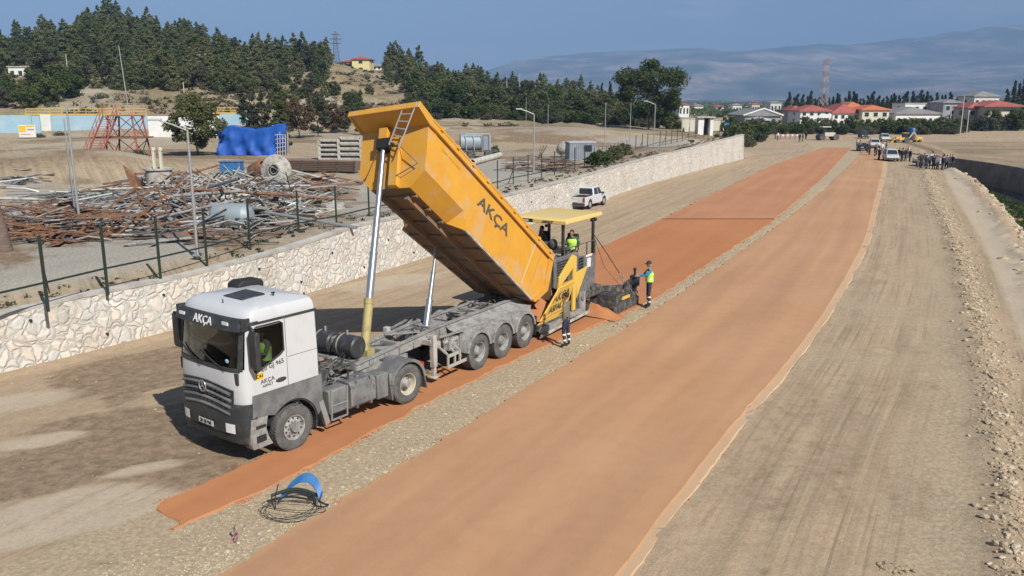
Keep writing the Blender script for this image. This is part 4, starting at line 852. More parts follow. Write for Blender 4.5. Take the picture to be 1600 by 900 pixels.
# ---- raised body
PHI = 1.0146898; Dv = Vector((math.cos(PHI), math.sin(PHI), 0)); Nv = Vector((math.sin(PHI), -math.cos(PHI), 0))
THT, PS, RO, LL, HH = .6472, .0585, .1344, 6.996, 1.814
AXv = -(Dv * math.cos(PS) + Nv * math.sin(PS)); SDv = Nv * math.cos(PS) - Dv * math.sin(PS); UPv = Vector((0, 0, 1))
Fv = AXv * math.cos(THT) + UPv * math.sin(THT); Nn = -AXv * math.sin(THT) + UPv * math.cos(THT); Q0 = Vector((-.2199, 28.031, 1.3544 + ZB * .5))
def q(l, s, n):
    r = RO * max(0, min(l / LL, 1.1)); sv = SDv * math.cos(r) + Nn * math.sin(r); nv = Nn * math.cos(r) - SDv * math.sin(r)
    return SI @ (Q0 + Fv * l + sv * s + nv * n)
LB = 1.24 / 1.0
def prof(l):
    if l < 4.7: a, b, hf = 1.18, 1.13, .10
    elif l < 5.05: t = (l - 4.7) / .35; a, b, hf = 1.18, 1.13 + (.71 - 1.13) * t, .10 + .34 * t
    else: a, b, hf = 1.18, .71, .44
    return a, b, hf
def lf(n): return LL + .566 * min(n, 1.66) / 1.66
def lr(n): return float(np.interp(n, [0, .68, 1.71, 1.88], [0, -.48, -.12, -.05]))
body = MB(); rowsq = []
ls = [0, .8, 1.7, 2.6, 3.5, 4.4, 4.7, 5.05, 5.6, 6.3, 1]
def lpos(k, n):
    if k == 0: return lr(n)
    if k == 10: return lf(n)
    return ls[k]
for k in range(11):
    l0 = ls[k] if k < 10 else LL; a, b, hf = prof(l0)
    P = [(-a, HH - .17), (-a, (HH + hf) / 2), (-a, hf), (-b, 0), (-b / 2, 0), (0, 0), (b / 2, 0), (b, 0), (a, hf), (a, (HH + hf) / 2), (a, HH - .17)]
    rowsq.append([q(lpos(k, n), s, n) for s, n in P])
body.grid(rowsq)
# inner skin
rowsi = []
for k in range(11):
    l0 = ls[k] if k < 10 else LL; a, b, hf = prof(l0); a -= .05; b -= .05
    P = [(-a, HH - .1), (-a, hf + .05), (-b, .06), (b, .06), (a, hf + .05), (a, HH - .1)]
    rowsi.append([q(lpos(k, n) - (.06 if k == 10 else 0) + (.0), s, n) for s, n in P])
body.grid(rowsi)
a, b, hf = prof(LL)
hexf = [(-a, HH - .17), (-a, hf), (-b, 0), (b, 0), (a, hf), (a, HH - .17)]
for o_ in (0, -.06): body.poly([q(lf(n) + o_, s, n) for s, n in hexf])
# canopy plate and cheeks
CE = (LL + 1.243, HH + .083)
for dz in (0, .05):
    body.poly([q(lf(1.66) - .01, -1.2, 1.645 + dz), q(lf(1.66) - .01, 1.2, 1.645 + dz), q(CE[0], 1.25, CE[1] - .12 + dz), q(CE[0], -1.25, CE[1] - .12 + dz)])
bo = body.build('tipper_body', M_['orange'], trl, ang=20)
lip = MB()
for dz0, dz1, lo_ in ((-.16, .02, 0),):
    pts = [q(CE[0], 1.27, CE[1] + dz0), q(CE[0], -1.27, CE[1] + dz0), q(CE[0], -1.27, CE[1] + dz1), q(CE[0], 1.27, CE[1] + dz1)]; p2 = [q(CE[0] - .07, 1.27, CE[1] + dz0), q(CE[0] - .07, -1.27, CE[1] + dz0), q(CE[0] - .07, -1.27, CE[1] + dz1), q(CE[0] - .07, 1.27, CE[1] + dz1)]
    lip.add(pts + p2, [(0, 1, 2, 3), (7, 6, 5, 4), (0, 4, 5, 1), (1, 5, 6, 2), (2, 6, 7, 3), (3, 7, 4, 0)])
for s in (1, -1):
    cheek = [(CE[0] - .02, CE[1] - .14), (CE[0] - .02, CE[1] + .02), (LL + .35, HH + .02), (LL + .2, HH - .17), (lf(1.66), 1.62)]
    n = len(cheek); lip.add([q(l, s * 1.19, z) for l, z in cheek] + [q(l, s * 1.265, z) for l, z in cheek], [tuple(range(n)), tuple(range(2 * n - 1, n - 1, -1))] + [(i, (i + 1) % n, n + (i + 1) % n, n + i) for i in range(n)])
lip.build('front_canopy', M_['orange'], bo, bevel=.01)
rail = MB()
for s in (1, -1):                                # top rail: box section following the side
    for w0, w1, n0, n1 in ((1.15, 1.29, HH - .02, HH + .03), (1.17, 1.275, HH - .18, HH - .02)):
        R2 = []
        for l in (-.05, 1, 2, 3, 4, 5, 6, LL + .55 if s else LL): R2.append([q(l, s * w0, n0), q(l, s * w1, n0), q(l, s * w1, n1), q(l, s * w0, n1)])
        rail.grid([r + [r[0]] for r in R2]); rail.poly(R2[0]); rail.poly(R2[-1])
    for l in np.arange(.3, 7.4, .85): rail.add([q(l + dx, s * yy, HH + zz) for dx in (-.05, .05) for yy in (1.26, 1.33) for zz in (-.06, .04)], [(0, 1, 3, 2), (4, 6, 7, 5), (0, 4, 5, 1), (2, 3, 7, 6), (0, 2, 6, 4), (1, 5, 7, 3)])
rail.build('top_rail', M_['orange'], bo)
gr_ = MB()
for s in (1, -1):                                 # dark strip painting the shade under the rail, rear post, weld line
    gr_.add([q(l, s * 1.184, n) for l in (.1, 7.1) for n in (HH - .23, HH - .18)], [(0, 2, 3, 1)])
gr_.build('painted_rail_shade', M_['belly'], bo)
rp = MB()
for s in (1, -1):
    E_ = [(0.0, 0), (-.48, .68), (-.12, 1.71), (-.05, 1.84), (.20, 1.84), (.16, 1.7), (-.18, .70), (.22, 0)]
    n = len(E_); rp.add([q(l, s * 1.15, z) for l, z in E_] + [q(l, s * 1.235, z) for l, z in E_], [(i, (i + 1) % n, n + (i + 1) % n, n + i) for i in range(n)] + [(k, k + 1, n - 2 - k, n - 1 - k) for k in range(3)] + [(n + k, 2 * n - 1 - k, 2 * n - 2 - k, n + k + 1) for k in range(3)])
    rp.add([q(l, s * y_, n_) for l in (0.15, 4.72) for y_, n_ in ((1.13, -.03), (1.20, -.03), (1.20, .07), (1.16, .09))], [(0, 1, 5, 4), (1, 2, 6, 5), (2, 3, 7, 6), (0, 3, 2, 1), (4, 5, 6, 7)])
rp.build('rear_post', M_['orange'], bo)
fl2 = MB()
for s in (1, -1): fl2.add([q(l, s * y_, n_) for l in (0.2, 4.70) for y_, n_ in ((1.14, -.035), (1.212, -.035), (1.212, .02), (1.14, .02))], [(0, 1, 5, 4), (1, 2, 6, 5), (2, 3, 7, 6), (3, 0, 4, 7), (0, 3, 2, 1), (4, 5, 6, 7)])
fl2.build('floor_edge_rail', M_['dirtw'], bo)
# belly: subframe
be = MB(); 
def qbox(mb, l0, l1, s0, s1, n0, n1, m=0): mb.add([q(l, s, n) for l in (l0, l1) for s in (s0, s1) for n in (n0, n1)], [(0, 1, 3, 2), (4, 6, 7, 5), (0, 4, 5, 1), (2, 3, 7, 6), (0, 2, 6, 4), (1, 5, 7, 3)], m)
for s in (-.42, .42): qbox(be, .0, 6.7, s - .06, s + .06, -.18, -.001)
for l in (.4, 1.2, 2.0, 2.8, 3.6, 4.4): qbox(be, l - .04, l + .04, -1.12, 1.12, -.07, -.002)
for l in (5.2, 5.9, 6.6): qbox(be, l - .04, l + .04, -.7, .7, -.07, -.002)
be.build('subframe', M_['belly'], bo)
bl = MB(); a = .715
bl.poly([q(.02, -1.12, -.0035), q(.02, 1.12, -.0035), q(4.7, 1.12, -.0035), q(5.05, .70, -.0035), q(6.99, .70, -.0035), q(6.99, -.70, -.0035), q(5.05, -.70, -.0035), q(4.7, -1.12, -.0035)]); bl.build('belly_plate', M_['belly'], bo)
# bulkhead details: ridge, bracket, bent rod, ladder
rd = MB(); qv = lambda l, s, n: q(lf(n) + l, s, n)
rd.add([qv(d, s, n) for d in (0, .16) for s in (.02, .34) for n in (.0, 1.05)], [(0, 1, 3, 2), (4, 6, 7, 5), (0, 4, 5, 1), (2, 3, 7, 6), (0, 2, 6, 4), (1, 5, 7, 3)])
rd.build('bulkhead_stiffener', M_['orange'], bo, bevel=.02)
bk = MB(); bk.add([qv(d, s, n) for d in (0, .26) for s in (-.36, -.08) for n in (1.25, 1.55)], [(0, 1, 3, 2), (4, 6, 7, 5), (0, 4, 5, 1), (2, 3, 7, 6), (0, 2, 6, 4), (1, 5, 7, 3)])
bk.build('ram_bracket', M_['orange'], bo)
bk = MB(); bk.add([qv(d, s, n) for d in (.02, .30) for s in (-.40, .05) for n in (.98, 1.24)], [(0, 1, 3, 2), (4, 6, 7, 5), (0, 4, 5, 1), (2, 3, 7, 6), (0, 2, 6, 4), (1, 5, 7, 3)]); bk.build('ram_cradle', M_['black'], bo)
ro_ = MB(); ro_.tube([qv(.20, .36, 1.05), qv(.14, 1.02, .55), qv(.16, .30, .25)], .016, 6); ro_.tube([qv(.15, -.45, .95), qv(.14, -.75, .35), qv(.12, -1.0, .1)], .016, 6); ro_.build_each('sheet_rod', M_['rust'], bo)
ld = MB(); A0, A1, B0, B1 = q(8.27, .78, 1.88), q(8.27, 1.20, 1.88), q(7.72, .15, .98), q(7.72, .55, .80)
for a_, b_ in ((A0, B0), (A1, B1)): ld.bar(a_, b_, .05, .03)
for k in range(6): t = (k + .5) / 6; ld.bar(A0.lerp(B0, t), A1.lerp(B1, t), .03, .03)
ld.build('ladder', M_['alu'], bo)
text('AKÇA', .62, Matrix.Identity(4) @ frameM(q(3.62, 1.196, 1.12), q(3.0, 1.196, 1.12) - q(4.2, 1.196, 1.12), q(3.6, 1.196, 1.3) - q(3.6, 1.196, 1.0)) @ Matrix.Diagonal((1.12, .8, 1, 1)), M_['txt'], bo)
sgt = MB()
for k in range(3): sgt.add([q(l, 1.186, n) for l, n in ((6.75 - .35 * k, 1.42), (6.45 - .35 * k, 1.42), (6.45 - .35 * k, 1.37), (6.75 - .35 * k, 1.37))], [(0, 1, 2, 3)])
sgt.build('faded_mark', mat('faded_mark', (.45, .26, .05), .6), bo)
wl_ = MB(); wl_.add([q(l, 1.183, n) for l in (1.05, 1.13) for n in (.12, HH - .2)], [(0, 1, 3, 2)]); wl_.build('weld_seam', mat('weld_grey', (.62, .44, .20), .6), bo)
wl_ = MB(); wl_.add([q(l, 1.183, n) for l in (.55, .60) for n in (.12, HH - .2)], [(0, 1, 3, 2)]); wl_.build('weld_seam', mat('weld_grey2', (.55, .30, .07), .6), bo)
# tailgate swung open
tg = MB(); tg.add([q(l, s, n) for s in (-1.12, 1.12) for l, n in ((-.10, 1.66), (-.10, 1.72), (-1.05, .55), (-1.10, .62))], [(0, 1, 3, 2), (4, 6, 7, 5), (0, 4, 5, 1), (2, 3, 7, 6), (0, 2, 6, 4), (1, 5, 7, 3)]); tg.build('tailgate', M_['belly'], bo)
ldm = MB(); ldm.grid([[q(l, s, .1 + (.55 - .09 * l) * (1 - (s / 1.1) ** 2) + .04 * fbm(l * 3, s * 3, 1, 3)) for s in np.linspace(-1.08, 1.08, 11)] for l in np.linspace(-.6, 4.5, 16)]); ldm.build('asphalt_load', M_['red1'], bo)
# rams
def ram(base, head, stages, name, sleeve=None):
    base, head = Vector(base), Vector(head); b = MB(); tot = (head - base)
    for t0, t1, r in stages: b.cyl(base + tot * t0, base + tot * t1, r, n=16); b.cyl(base + tot * (t1 - .008), base + tot * t1, r * 1.12, n=16)
    o = b.build(name, M_['chrome'], trl)
    if sleeve: t0, t1, r = sleeve; c = MB(); c.cyl(base + tot * t0, base + tot * t1, r, n=16); c.cyl(base + tot * (t1 - .02), base + tot * (t1 + .004), r * 1.12, n=16); c.box(base, (.3, .5, .2)); c.build('ram_sleeve', mat('olive_yellow_paint', (.40, .34, .14), .6, col2=(.22, .13, .07), scale=2.5, lo=.5, hi=.7), o)
    return o
hd = qv(.16, -.22, 1.42)
ram((5.11, .02, 1.30), hd, [(.22, .45, .105), (.45, .64, .092), (.64, .82, .08), (.82, 1.0, .068)], 'telescopic_ram', (0, .235, .125))
ram((2.35, -.0, 1.30), q(3.77, -.48, -.02), [(0, .33, .10), (.33, .66, .07), (.66, 1.0, .052)], 'stabiliser_ram')
# ------------------------------------------------------------------ people
def human(label, loc, rz, shirt, trousers, pose=None, vest=None, cap=None, hair=True, group=None, fine=True, bands=False, scale=1.0, hold=None):
    J = dict(pel=(0, 0, .96), abd=(0, 0, 1.12), che=(.0, 0, 1.30), nec=(0, 0, 1.45), hd0=(.01, 0, 1.53), hd=(.025, 0, 1.655),
             ls=(0, .17, 1.395), le=(-.02, .24, 1.12), lw=(.05, .26, .88), lh=(.07, .255, .80), rs=(0, -.17, 1.395), re=(-.02, -.24, 1.12), rw=(.05, -.26, .88), rh=(.07, -.255, .80),
             lp=(0, .09, .90), lk=(.02, .10, .50), la=(-.02, .11, .09), lt=(.14, .12, .035), rp=(0, -.09, .90), rk=(.02, -.10, .50), ra=(-.02, -.11, .09), rt=(.14, -.12, .035))
    J.update(pose or {}); J = {k: Vector(v) for k, v in J.items()}
    B = [('pel', 'abd', 0), ('abd', 'che', 0), ('che', 'nec', 0), ('nec', 'hd0', 3), ('che', 'ls', 0), ('ls', 'le', 0), ('le', 'lw', 0), ('lw', 'lh', 3), ('che', 'rs', 0), ('rs', 're', 0), ('re', 'rw', 0), ('rw', 'rh', 3),
         ('pel', 'lp', 1), ('lp', 'lk', 1), ('lk', 'la', 1), ('la', 'lt', 2), ('pel', 'rp', 1), ('rp', 'rk', 1), ('rk', 'ra', 1), ('ra', 'rt', 2)]
    Rd = dict(pel=(.13, .155), abd=(.115, .145), che=(.125, .165), nec=(.052, .052), hd0=(.05, .05), ls=(.07, .07), le=(.046, .046), lw=(.032, .03), lh=(.03, .018), lp=(.095, .095), lk=(.062, .062), la=(.045, .045), lt=(.035, .045))
    for k in list(Rd):
        if k[0] == 'l': Rd['r' + k[1:]] = Rd[k]
    names = list(Rd); me = bpy.data.meshes.new('sk'); me.from_pydata([J[k] for k in names], [(names.index(a), names.index(b)) for a, b, _ in B], [])
    o = bpy.data.objects.new('sk', me); COL.objects.link(o); md = o.modifiers.new('s', 'SKIN'); md.use_smooth_shade = True
    for i, k in enumerate(names): me.skin_vertices[0].data[i].radius = Rd[k]; me.skin_vertices[0].data[i].use_root = (k == 'pel')
    sd_ = o.modifiers.new('d', 'SUBSURF'); sd_.levels = sd_.render_levels = 1 if fine else 0
    bpy.context.view_layer.update(); ev = bpy.data.meshes.new_from_object(o.evaluated_get(bpy.context.evaluated_depsgraph_get())); bpy.data.objects.remove(o)
    mb = MB()
    for p in ev.polygons:
        c = p.center; best = 9; mi = 0
        for a, b, m in B:
            A, D = J[a], J[b] - J[a]; t = max(0, min(1, (c - A).dot(D) / D.length_squared)); d = (c - (A + D * t)).length - .5 * (Rd[a][0] * (1 - t) + Rd[b][0] * t)
            if d < best: best = d; mi = m
        mb.f.append(tuple(p.vertices)); mb.m.append(mi)
    mb.v = [tuple(v.co) for v in ev.vertices]
    hc = J['hd']; hd = (J['hd'] - J['hd0']).normalized(); fx = Vector((1, 0, 0)) if 'face' not in (pose or {}) else Vector(pose['face']).normalized()
    fx = (fx - hd * fx.dot(hd)).normalized(); fy = hd.cross(fx); HM = Matrix((fx, fy, hd)).transposed()
    L = lambda x, y, z: hc + HM @ Vector((x, y, z))
    mb.ball(hc, (.098, .076, .118), 14, 3, HM); mb.ball(L(.03, 0, -.07), (.06, .05, .05), 8, 3, HM)
    if fine:
        mb.cyl(L(.088, 0, .01), L(.118, 0, -.028), .008, .016, 6, 3)
        for s in (1, -1): mb.ball(L(0, s * .078, -.01), (.018, .01, .03), 8, 3, HM); mb.ball(L(.086, s * .031, .012), (.010, .014, .008), 6, 4, HM)
        mb.ball(L(.086, 0, -.058), (.01, .026, .006), 6, 5, HM)
        for s, w, h in ((1, 'lw', 'lh'), (-1, 'rw', 'rh')):
            d = (J[h] - J[w]).normalized(); side = d.cross(fx if abs(d.dot(fx)) < .9 else Vector((0, 0, 1))).normalized(); curl = d.cross(side)
            for k, ln in enumerate((.068, .078, .072, .056)):
                b0 = J[h] + side * ((k - 1.5) * .019); mb.tube([b0 - d * .02, b0 + d * ln * .45, b0 + d * ln * .8 + curl * .012, b0 + d * ln + curl * .03], [.010, .009, .0085, .007], 6, 3)
            b0 = J[w] + d * .03 + side * (-.03); mb.tube([b0, b0 - side * .02 + d * .03, b0 - side * .022 + d * .06 + curl * .01], [.012, .010, .008], 6, 3)
    t = thing('person', label, 'person', loc, rz, group)
    if scale != 1: t.scale = (scale,) * 3
    mb.build('body', [shirt, trousers, M_['shoe'], M_['skin'], M_['black'], M_['brownshirt']], t, ang=60)
    if cap:
        b = MB(); b.lathe([(.001, .125), (.05, .118), (.088, .08), (.098, .035), (.1, .01)], hc, hd, 14); b.add([L(.08, -.06, .03), L(.08, .06, .03), L(.165, .05, .02), L(.165, -.05, .02), L(.08, -.06, .045), L(.08, .06, .045), L(.165, .05, .03), L(.165, -.05, .03)], [(0, 1, 2, 3), (4, 7, 6, 5), (2, 6, 7, 3), (0, 4, 5, 1), (1, 5, 6, 2), (0, 3, 7, 4)]); b.build('cap', cap, t)
    elif hair:
        b = MB(); b.ball(L(-.014, 0, .022), (.096, .084, .108), 12, 0, HM); b.build('hair', M_['hair'], t)
    if vest:
        R1 = []; a = J['pel'].lerp(J['abd'], .25); c = J['che'].lerp(J['nec'], .62); up = (c - a).normalized(); sx = (J['ls'] - J['rs']).normalized(); fw2 = sx.cross(up).normalized()
        prof_ = [(0, .150, .185, 0), (.2, .146, .178, 0), (.21, .149, .181, 1), (.33, .149, .182, 1), (.34, .146, .179, 0), (.6, .150, .19, 0), (.72, .150, .195, 0), (.86, .125, .185, 0), (1.0, .085, .12, 0)]
        v = MB(); ringv = []
        for u, rx, ry, m in prof_: ringv.append([a.lerp(c, u) + fw2 * rx * math.cos(q_) * 1.02 + sx * ry * math.sin(q_) * 1.02 for q_ in np.linspace(0, 2 * PI, 19)[:-1]])
        for i in range(len(prof_) - 1): v.grid([ringv[i], ringv[i + 1]], m=prof_[i][3] & prof_[i + 1][3], closed=True)
        v.build('vest', [vest, M_['refl']], t)
    if bands:
        for K, A_ in (('lk', 'la'), ('rk', 'ra')):
            for u in (.18, .62): p = J[K].lerp(J[A_], u); d = (J[A_] - J[K]).normalized() * .028; MB().cyl(p - d, p + d, .073 - .02 * u, n=12, caps=False).build('reflective_band', M_['refl'], t)
    return t
# worker in dark workwear watching beside the hopper
P = G(884, 543); human('man in khaki top and banded navy trousers, standing beside the paver hopper', (P.x, P.y, 0.02), R_(150), M_['khaki'], M_['navy'],
      dict(le=(-.06, .25, 1.14), lw=(.02, .22, .92), re=(.05, -.25, 1.15), rw=(.22, -.22, 1.05), rh=(.29, -.2, 1.02), lk=(.04, .09, .5), rk=(-.02, -.10, .5), ra=(-.06, -.12, .09), rt=(.10, -.13, .035)), bands=True, scale=1.05)
P = G(1013, 481); W2 = human('man in blue shirt and yellow-green vest with cap, reaching for the screed controls', (P.x, P.y, 0.02), R_(183), M_['blueshirt'], M_['navy'],
      dict(le=(.18, .24, 1.27), lw=(.40, .16, 1.24), lh=(.47, .14, 1.23), re=(.16, -.24, 1.22), rw=(.38, -.16, 1.2), rh=(.45, -.15, 1.19)), vest=M_['hiviz'], cap=M_['navy'], bands=True, scale=1.06)
SIT = dict(pel=(0, 0, .50), abd=(-.03, 0, .66), che=(-.02, 0, .86), nec=(.0, 0, 1.01), hd0=(.02, 0, 1.08), hd=(.045, 0, 1.20), ls=(-.01, .17, .95), rs=(-.01, -.17, .95), le=(.12, .22, .72), re=(.12, -.22, .72), lw=(.34, .16, .78), rw=(.34, -.16, .78), lh=(.42, .15, .80), rh=(.42, -.15, .80),
      lp=(.03, .09, .48), rp=(.03, -.09, .48), lk=(.44, .12, .52), rk=(.44, -.12, .52), la=(.46, .12, .11), ra=(.46, -.12, .11), lt=(.6, .13, .05), rt=(.6, -.13, .05))
TM = Matrix.Translation(tr.location) @ Matrix.Rotation(TH, 4, 'Z')
human('driver in yellow-green vest at the wheel of the white truck', TM @ Vector((.28, .66, 1.62)), TH, M_['greyshirt'], M_['navy'], SIT, vest=M_['hiviz'])
# ------------------------------------------------------------------ paver
VO = S(-5.2, 0, 0); VM = Matrix.Translation(VO) @ Matrix.Rotation(SH, 4, 'Z')
pv = thing('asphalt_paver', 'yellow and grey asphalt paver under a flat yellow canopy, spreading red mix', 'paver', VO, SH)
for s in (1, -1):
    b = MB(); pr_ = arc(1.35, .38, .36, -90, 90, 10) + arc(-1.15, .38, .36, 90, 270, 10); b.prism(pr_, 'y', s * .80, s * 1.12)
    b.build('crawler_track', M_['black'], pv)
    b = MB();
    for k in range(13): x = -1.15 + k * .21; b.box((x, s * .96, .765), (.15, .34, .05)); b.box((x, s * .96, .02), (.15, .34, .05))
    for k in range(5): b.cyl((-1.0 + k * .55, s * 1.10, .3), (-1.0 + k * .55, s * 1.15, .3), .16, n=12)
    b.build('track_roller', M_['darkfr'], pv)
b = MB(); b.box((.15, .05, 1.25), (3.0, 1.9, 1.2)); b.box((1.3, 0, 2.1), (1.0, 2.1, .9)); [b.prism([(1.85, 1.6), (1.85, 2.62), (.2, 2.66), (-.1, 2.42), (-1.40, 2.36), (-1.35, .9), (-.9, .6)], 'y', y_, y_ + .08) for y_ in (-1.18, 1.14)]; b.box((.1, 0, 2.0), (2.9, 2.2, .1)); b.build('hull', mat('paver_grey', (.12, .12, .125), .6, col2=(.2, .195, .19), scale=4), pv, bevel=.02)
lv = MB()
for k in range(9): lv.box((1.25, 1.235, 1.75 + k * .09), (.8, .03, .04))
for k in range(5):
    for j in range(4): lv.box((.0 - j * .1, 1.235, 1.9 + k * .11), (.06, .03, .07))
lv.build('louvre', M_['black'], pv); MB().box((-.78, 1.236, 2.1), (.30, .02, .34)).build('white_panel', M_['plate'], pv); MB().box((-.78, 1.236, 2.37), (.5, .02, .08)).build('white_panel', M_['plate'], pv)
ys_ = MB()
def flat(mb, pts, y0, y1): mb.prism(pts, 'y', y0, y1)
flat(ys_, [(1.75, 1.15), (1.62, 1.95), (.62, 2.62), (.34, 2.50), (.40, .55), (.62, .55), (.60, 2.15), (1.38, 1.72), (1.5, 1.15)], 1.24, 1.32)
flat(ys_, [(.36, 1.9), (-.55, 2.0), (.30, .95)], 1.24, 1.31); ys_.build('side_frame', M_['yellow'], pv, bevel=.01)
b = MB(); b.box((.95, 1.27, 1.62), (.7, .05, .14)); b.build('orange_strap', M_['orangepaint'], pv)
b = MB(); b.cyl((-.15, 1.1, .95), (-.15, 1.38, .95), .15, n=14); b.box((-.15, 1.2, .65), (.5, .25, .9)); b.build('drive_housing', M_['frame'], pv)
# hopper
for s in (1, -1):
    h = MB(); A = [Vector((2.98, s * 1.22, .45)), Vector((1.05, s * 1.22, .55)), Vector((.80, s * 1.48, 1.72)), Vector((1.98, s * 1.52, 1.66))]; nn = Vector((0, s * .05, -.02))
    h.add(A + [p - nn for p in A], [(0, 1, 2, 3), (7, 6, 5, 4), (0, 4, 5, 1), (1, 5, 6, 2), (2, 6, 7, 3), (3, 7, 4, 0)]); hw_ = h.build('hopper_wing', M_['yellow'], pv)
    if s == 1:
        xd = A[1] - A[0]; yd = (A[2] - A[1]); c = (A[0] + A[1] + A[2] + A[3]) / 4
        text('AKÇA', .44, frameM(c + yd.normalized() * .25 + xd.cross(yd).normalized() * .012, xd, yd), M_['txt'], hw_); text('ASFALT', .34, frameM(c - yd.normalized() * .14 + xd.normalized() * -.1 + xd.cross(yd).normalized() * .012, xd, yd), M_['txt'], hw_)
b = MB(); b.box((2.0, 0, .42), (2.0, 2.5, .2)); b.box((1.0, 0, 1.0), (.1, 2.3, 1.0)); b.cyl((3.0, -.9, .5), (3.0, .9, .5), .09, n=10); b.build('hopper_floor', M_['darkfr'], pv)
b = MB(); b.grid([[Vector((x, y, .6 + .75 * math.exp(-((x - 1.7) ** 2)) * (1 - (y / 1.45) ** 2) + .05 * fbm(x * 4, y * 4, 1, 3))) for y in np.linspace(-1.3, 1.3, 11)] for x in np.linspace(2.95, 1.1, 9)]); b.build('asphalt_heap', M_['red1'], pv)
b = MB(); b.bar((2.95, 1.36, .16), (-.65, 1.34, .26), .06, .09); b.bar((2.95, 1.30, .10), (1.2, 1.5, .30), .05, .05); b.build('side_rail', M_['dirtw'], pv); b = MB(); b.box((2.1, 1.28, .33), (1.5, .12, .22)); b.box((.6, 1.28, .42), (1.2, .12, .2)); b.build('side_plate', M_['frame'], pv)
# deck, posts, canopy
b = MB(); b.box((-.1, .0, 2.09), (2.7, 2.2, .05))
for x in (1.05, .2, -.7, -1.38): b.bar((x, 1.18, 2.3), (x, 1.18, 2.86), .035, .035)
b.bar((1.05, 1.18, 2.86), (-1.38, 1.18, 2.86), .025, .025); b.build('deck_railing', M_['darkfr'], pv)
for x, y in ((.98, 1.08), (-1.45, 1.05), (.98, -.85), (-1.45, -.85)): MB().bar((x, y, 2.1), (x, y, 3.80), .09, .09).build('canopy_post', M_['darkpl'], pv)
cn = MB(); cn.prism([(-1.82, 3.77), (-1.84, 3.84), (-1.75, 3.90), (1.02, 3.92), (1.10, 3.86), (1.10, 3.73), (1.04, 3.73), (1.0, 3.78)], 'y', -.98, 1.25); cn.box((-.35, 1.24, 3.80), (2.8, .03, .11)); cno = cn.build('canopy', M_['canopy'], pv, bevel=.03)
MB().box((1.112, -.50, 3.795), (.012, .82, .13)).build('name_strip', M_['black'], cno); text('SEYYCEBI', .115, frameM((1.122, -.50, 3.79), (0, 1, 0), (0, 0, 1)), M_['wtxt'], cno); text('ASFALT', .135, frameM((1.112, .52, 3.79), (0, 1, 0), (0, 0, 1)), M_['txt'], cno, ext=.006)
for x in (-1.2, -.95): MB().cyl((x, 1.2, 3.68), (x, 1.30, 3.66), .065, n=10).build('work_lamp', M_['black'], cno)
MB().ball((.9, .35, 3.62), .06, 8).build('work_lamp', M_['black'], cno)
for y in (.72, -.5):
    b = MB(); b.box((-.25, y, 2.56), (.48, .46, .12)); b.box((-.48, y, 2.88), (.10, .46, .62)); b.box((-.25, y, 2.36), (.25, .25, .3)); b.build('seat', M_['black'], pv, bevel=.03)
b = MB(); b.box((.45, .3, 2.7), (.25, 1.5, .25)); b.box((.45, .3, 2.5), (.1, .3, .3)); b.lathe([(.15, 0), (.165, .01), (.15, .02)], (.3, .72, 2.9), (-.4, 0, 1), 14); b.box((.85, -.2, 2.75), (.35, 1.2, .55)); b.ball((.75, .55, 2.95), (.16, .2, .2), 8); b.build('console', M_['darkfr'], pv, bevel=.02)
ex = MB(); ex.cyl((1.35, -.3, 2.6), (1.35, -.3, 3.1), .06); ex.box((1.35, .35, 2.68), (.6, .9, .2)); ex.build('exhaust', M_['darkfr'], pv)
# screed with arms
for s in (1, -1):
    b = MB(); b.bar((.2, s * 1.2, .95), (-1.75, s * 1.25, .85), .16, .26); b.cyl((-.95, s * 1.16, 1.05), (-1.5, s * 1.20, 1.0), .17, n=14); b.bar((-1.6, s * 1.2, .85), (-2.4, s * 1.2, .5), .14, .2); b.build('screed_arm', M_['darkfr'], pv, bevel=.01)
b = MB(); b.box((-2.0, 0, .45), (.7, 4.0, .55)); b.box((-2.6, 0, .60), (.55, 3.9, .05))
for k in range(14): b.bar((-1.7, -1.9 + k * .29, .75), (-2.9, -1.9 + k * .29, .80), .04, .05)
for k in range(5): b.tube([(-1.5 - .1 * k, 1.1 + .02 * k, 1.05 - .06 * k), (-2.2, 1.4, .95 - .05 * k), (-3.0, 1.8, .9 - .04 * k)], .03, 6)
b.build('screed', M_['darkfr'], pv, bevel=.01)
b = MB(); b.prism([(-1.55, .02), (-1.55, .28), (-1.9, .42), (-3.5, .46), (-3.75, .30), (-3.75, .02)], 'y', 1.93, 2.03); b.box((-2.8, 1.95, .52), (1.6, .18, .10)); b.build('end_plate', M_['darkfr'], pv, bevel=.01)
MB().prism([(-2.05, .5), (-2.1, .62), (-2.7, .60), (-2.7, .5)], 'y', 2.04, 2.10).build('yellow_bracket', M_['yellow'], pv)
b = MB()
for x in (-2.95, -3.1, -3.3): b.bar((x, 1.85, .4), (x, 1.85, 1.1), .05, .05)
b.box((-3.05, 1.85, .85), (.5, .12, .35)); b.build('screed_post', M_['darkfr'], pv)
b = MB(); b.bar((-3.45, 1.95, .3), (-3.45, 1.95, 1.15), .16, .14); b.box((-3.45, 1.95, 1.0), (.22, .34, .42)); b.cyl((-3.45, 1.95, 1.2), (-3.45, 1.95, 1.42), .05); b.ball((-3.45, 1.95, 1.46), .075, 8); b.build('control_post', M_['navy'], pv, bevel=.01)
b = MB(); b.tube([(-1.45, 1.1, 3.05), (-2.3, 1.3, 2.15), (-3.2, 1.5, 1.15), (-3.45, 1.55, .85)], .022, 6); b.tube([(-1.5, 1.1, 2.9), (-2.1, 1.25, 1.7), (-2.8, 1.6, .9)], .012, 5); b.build('grade_mast', M_['rust'], pv)
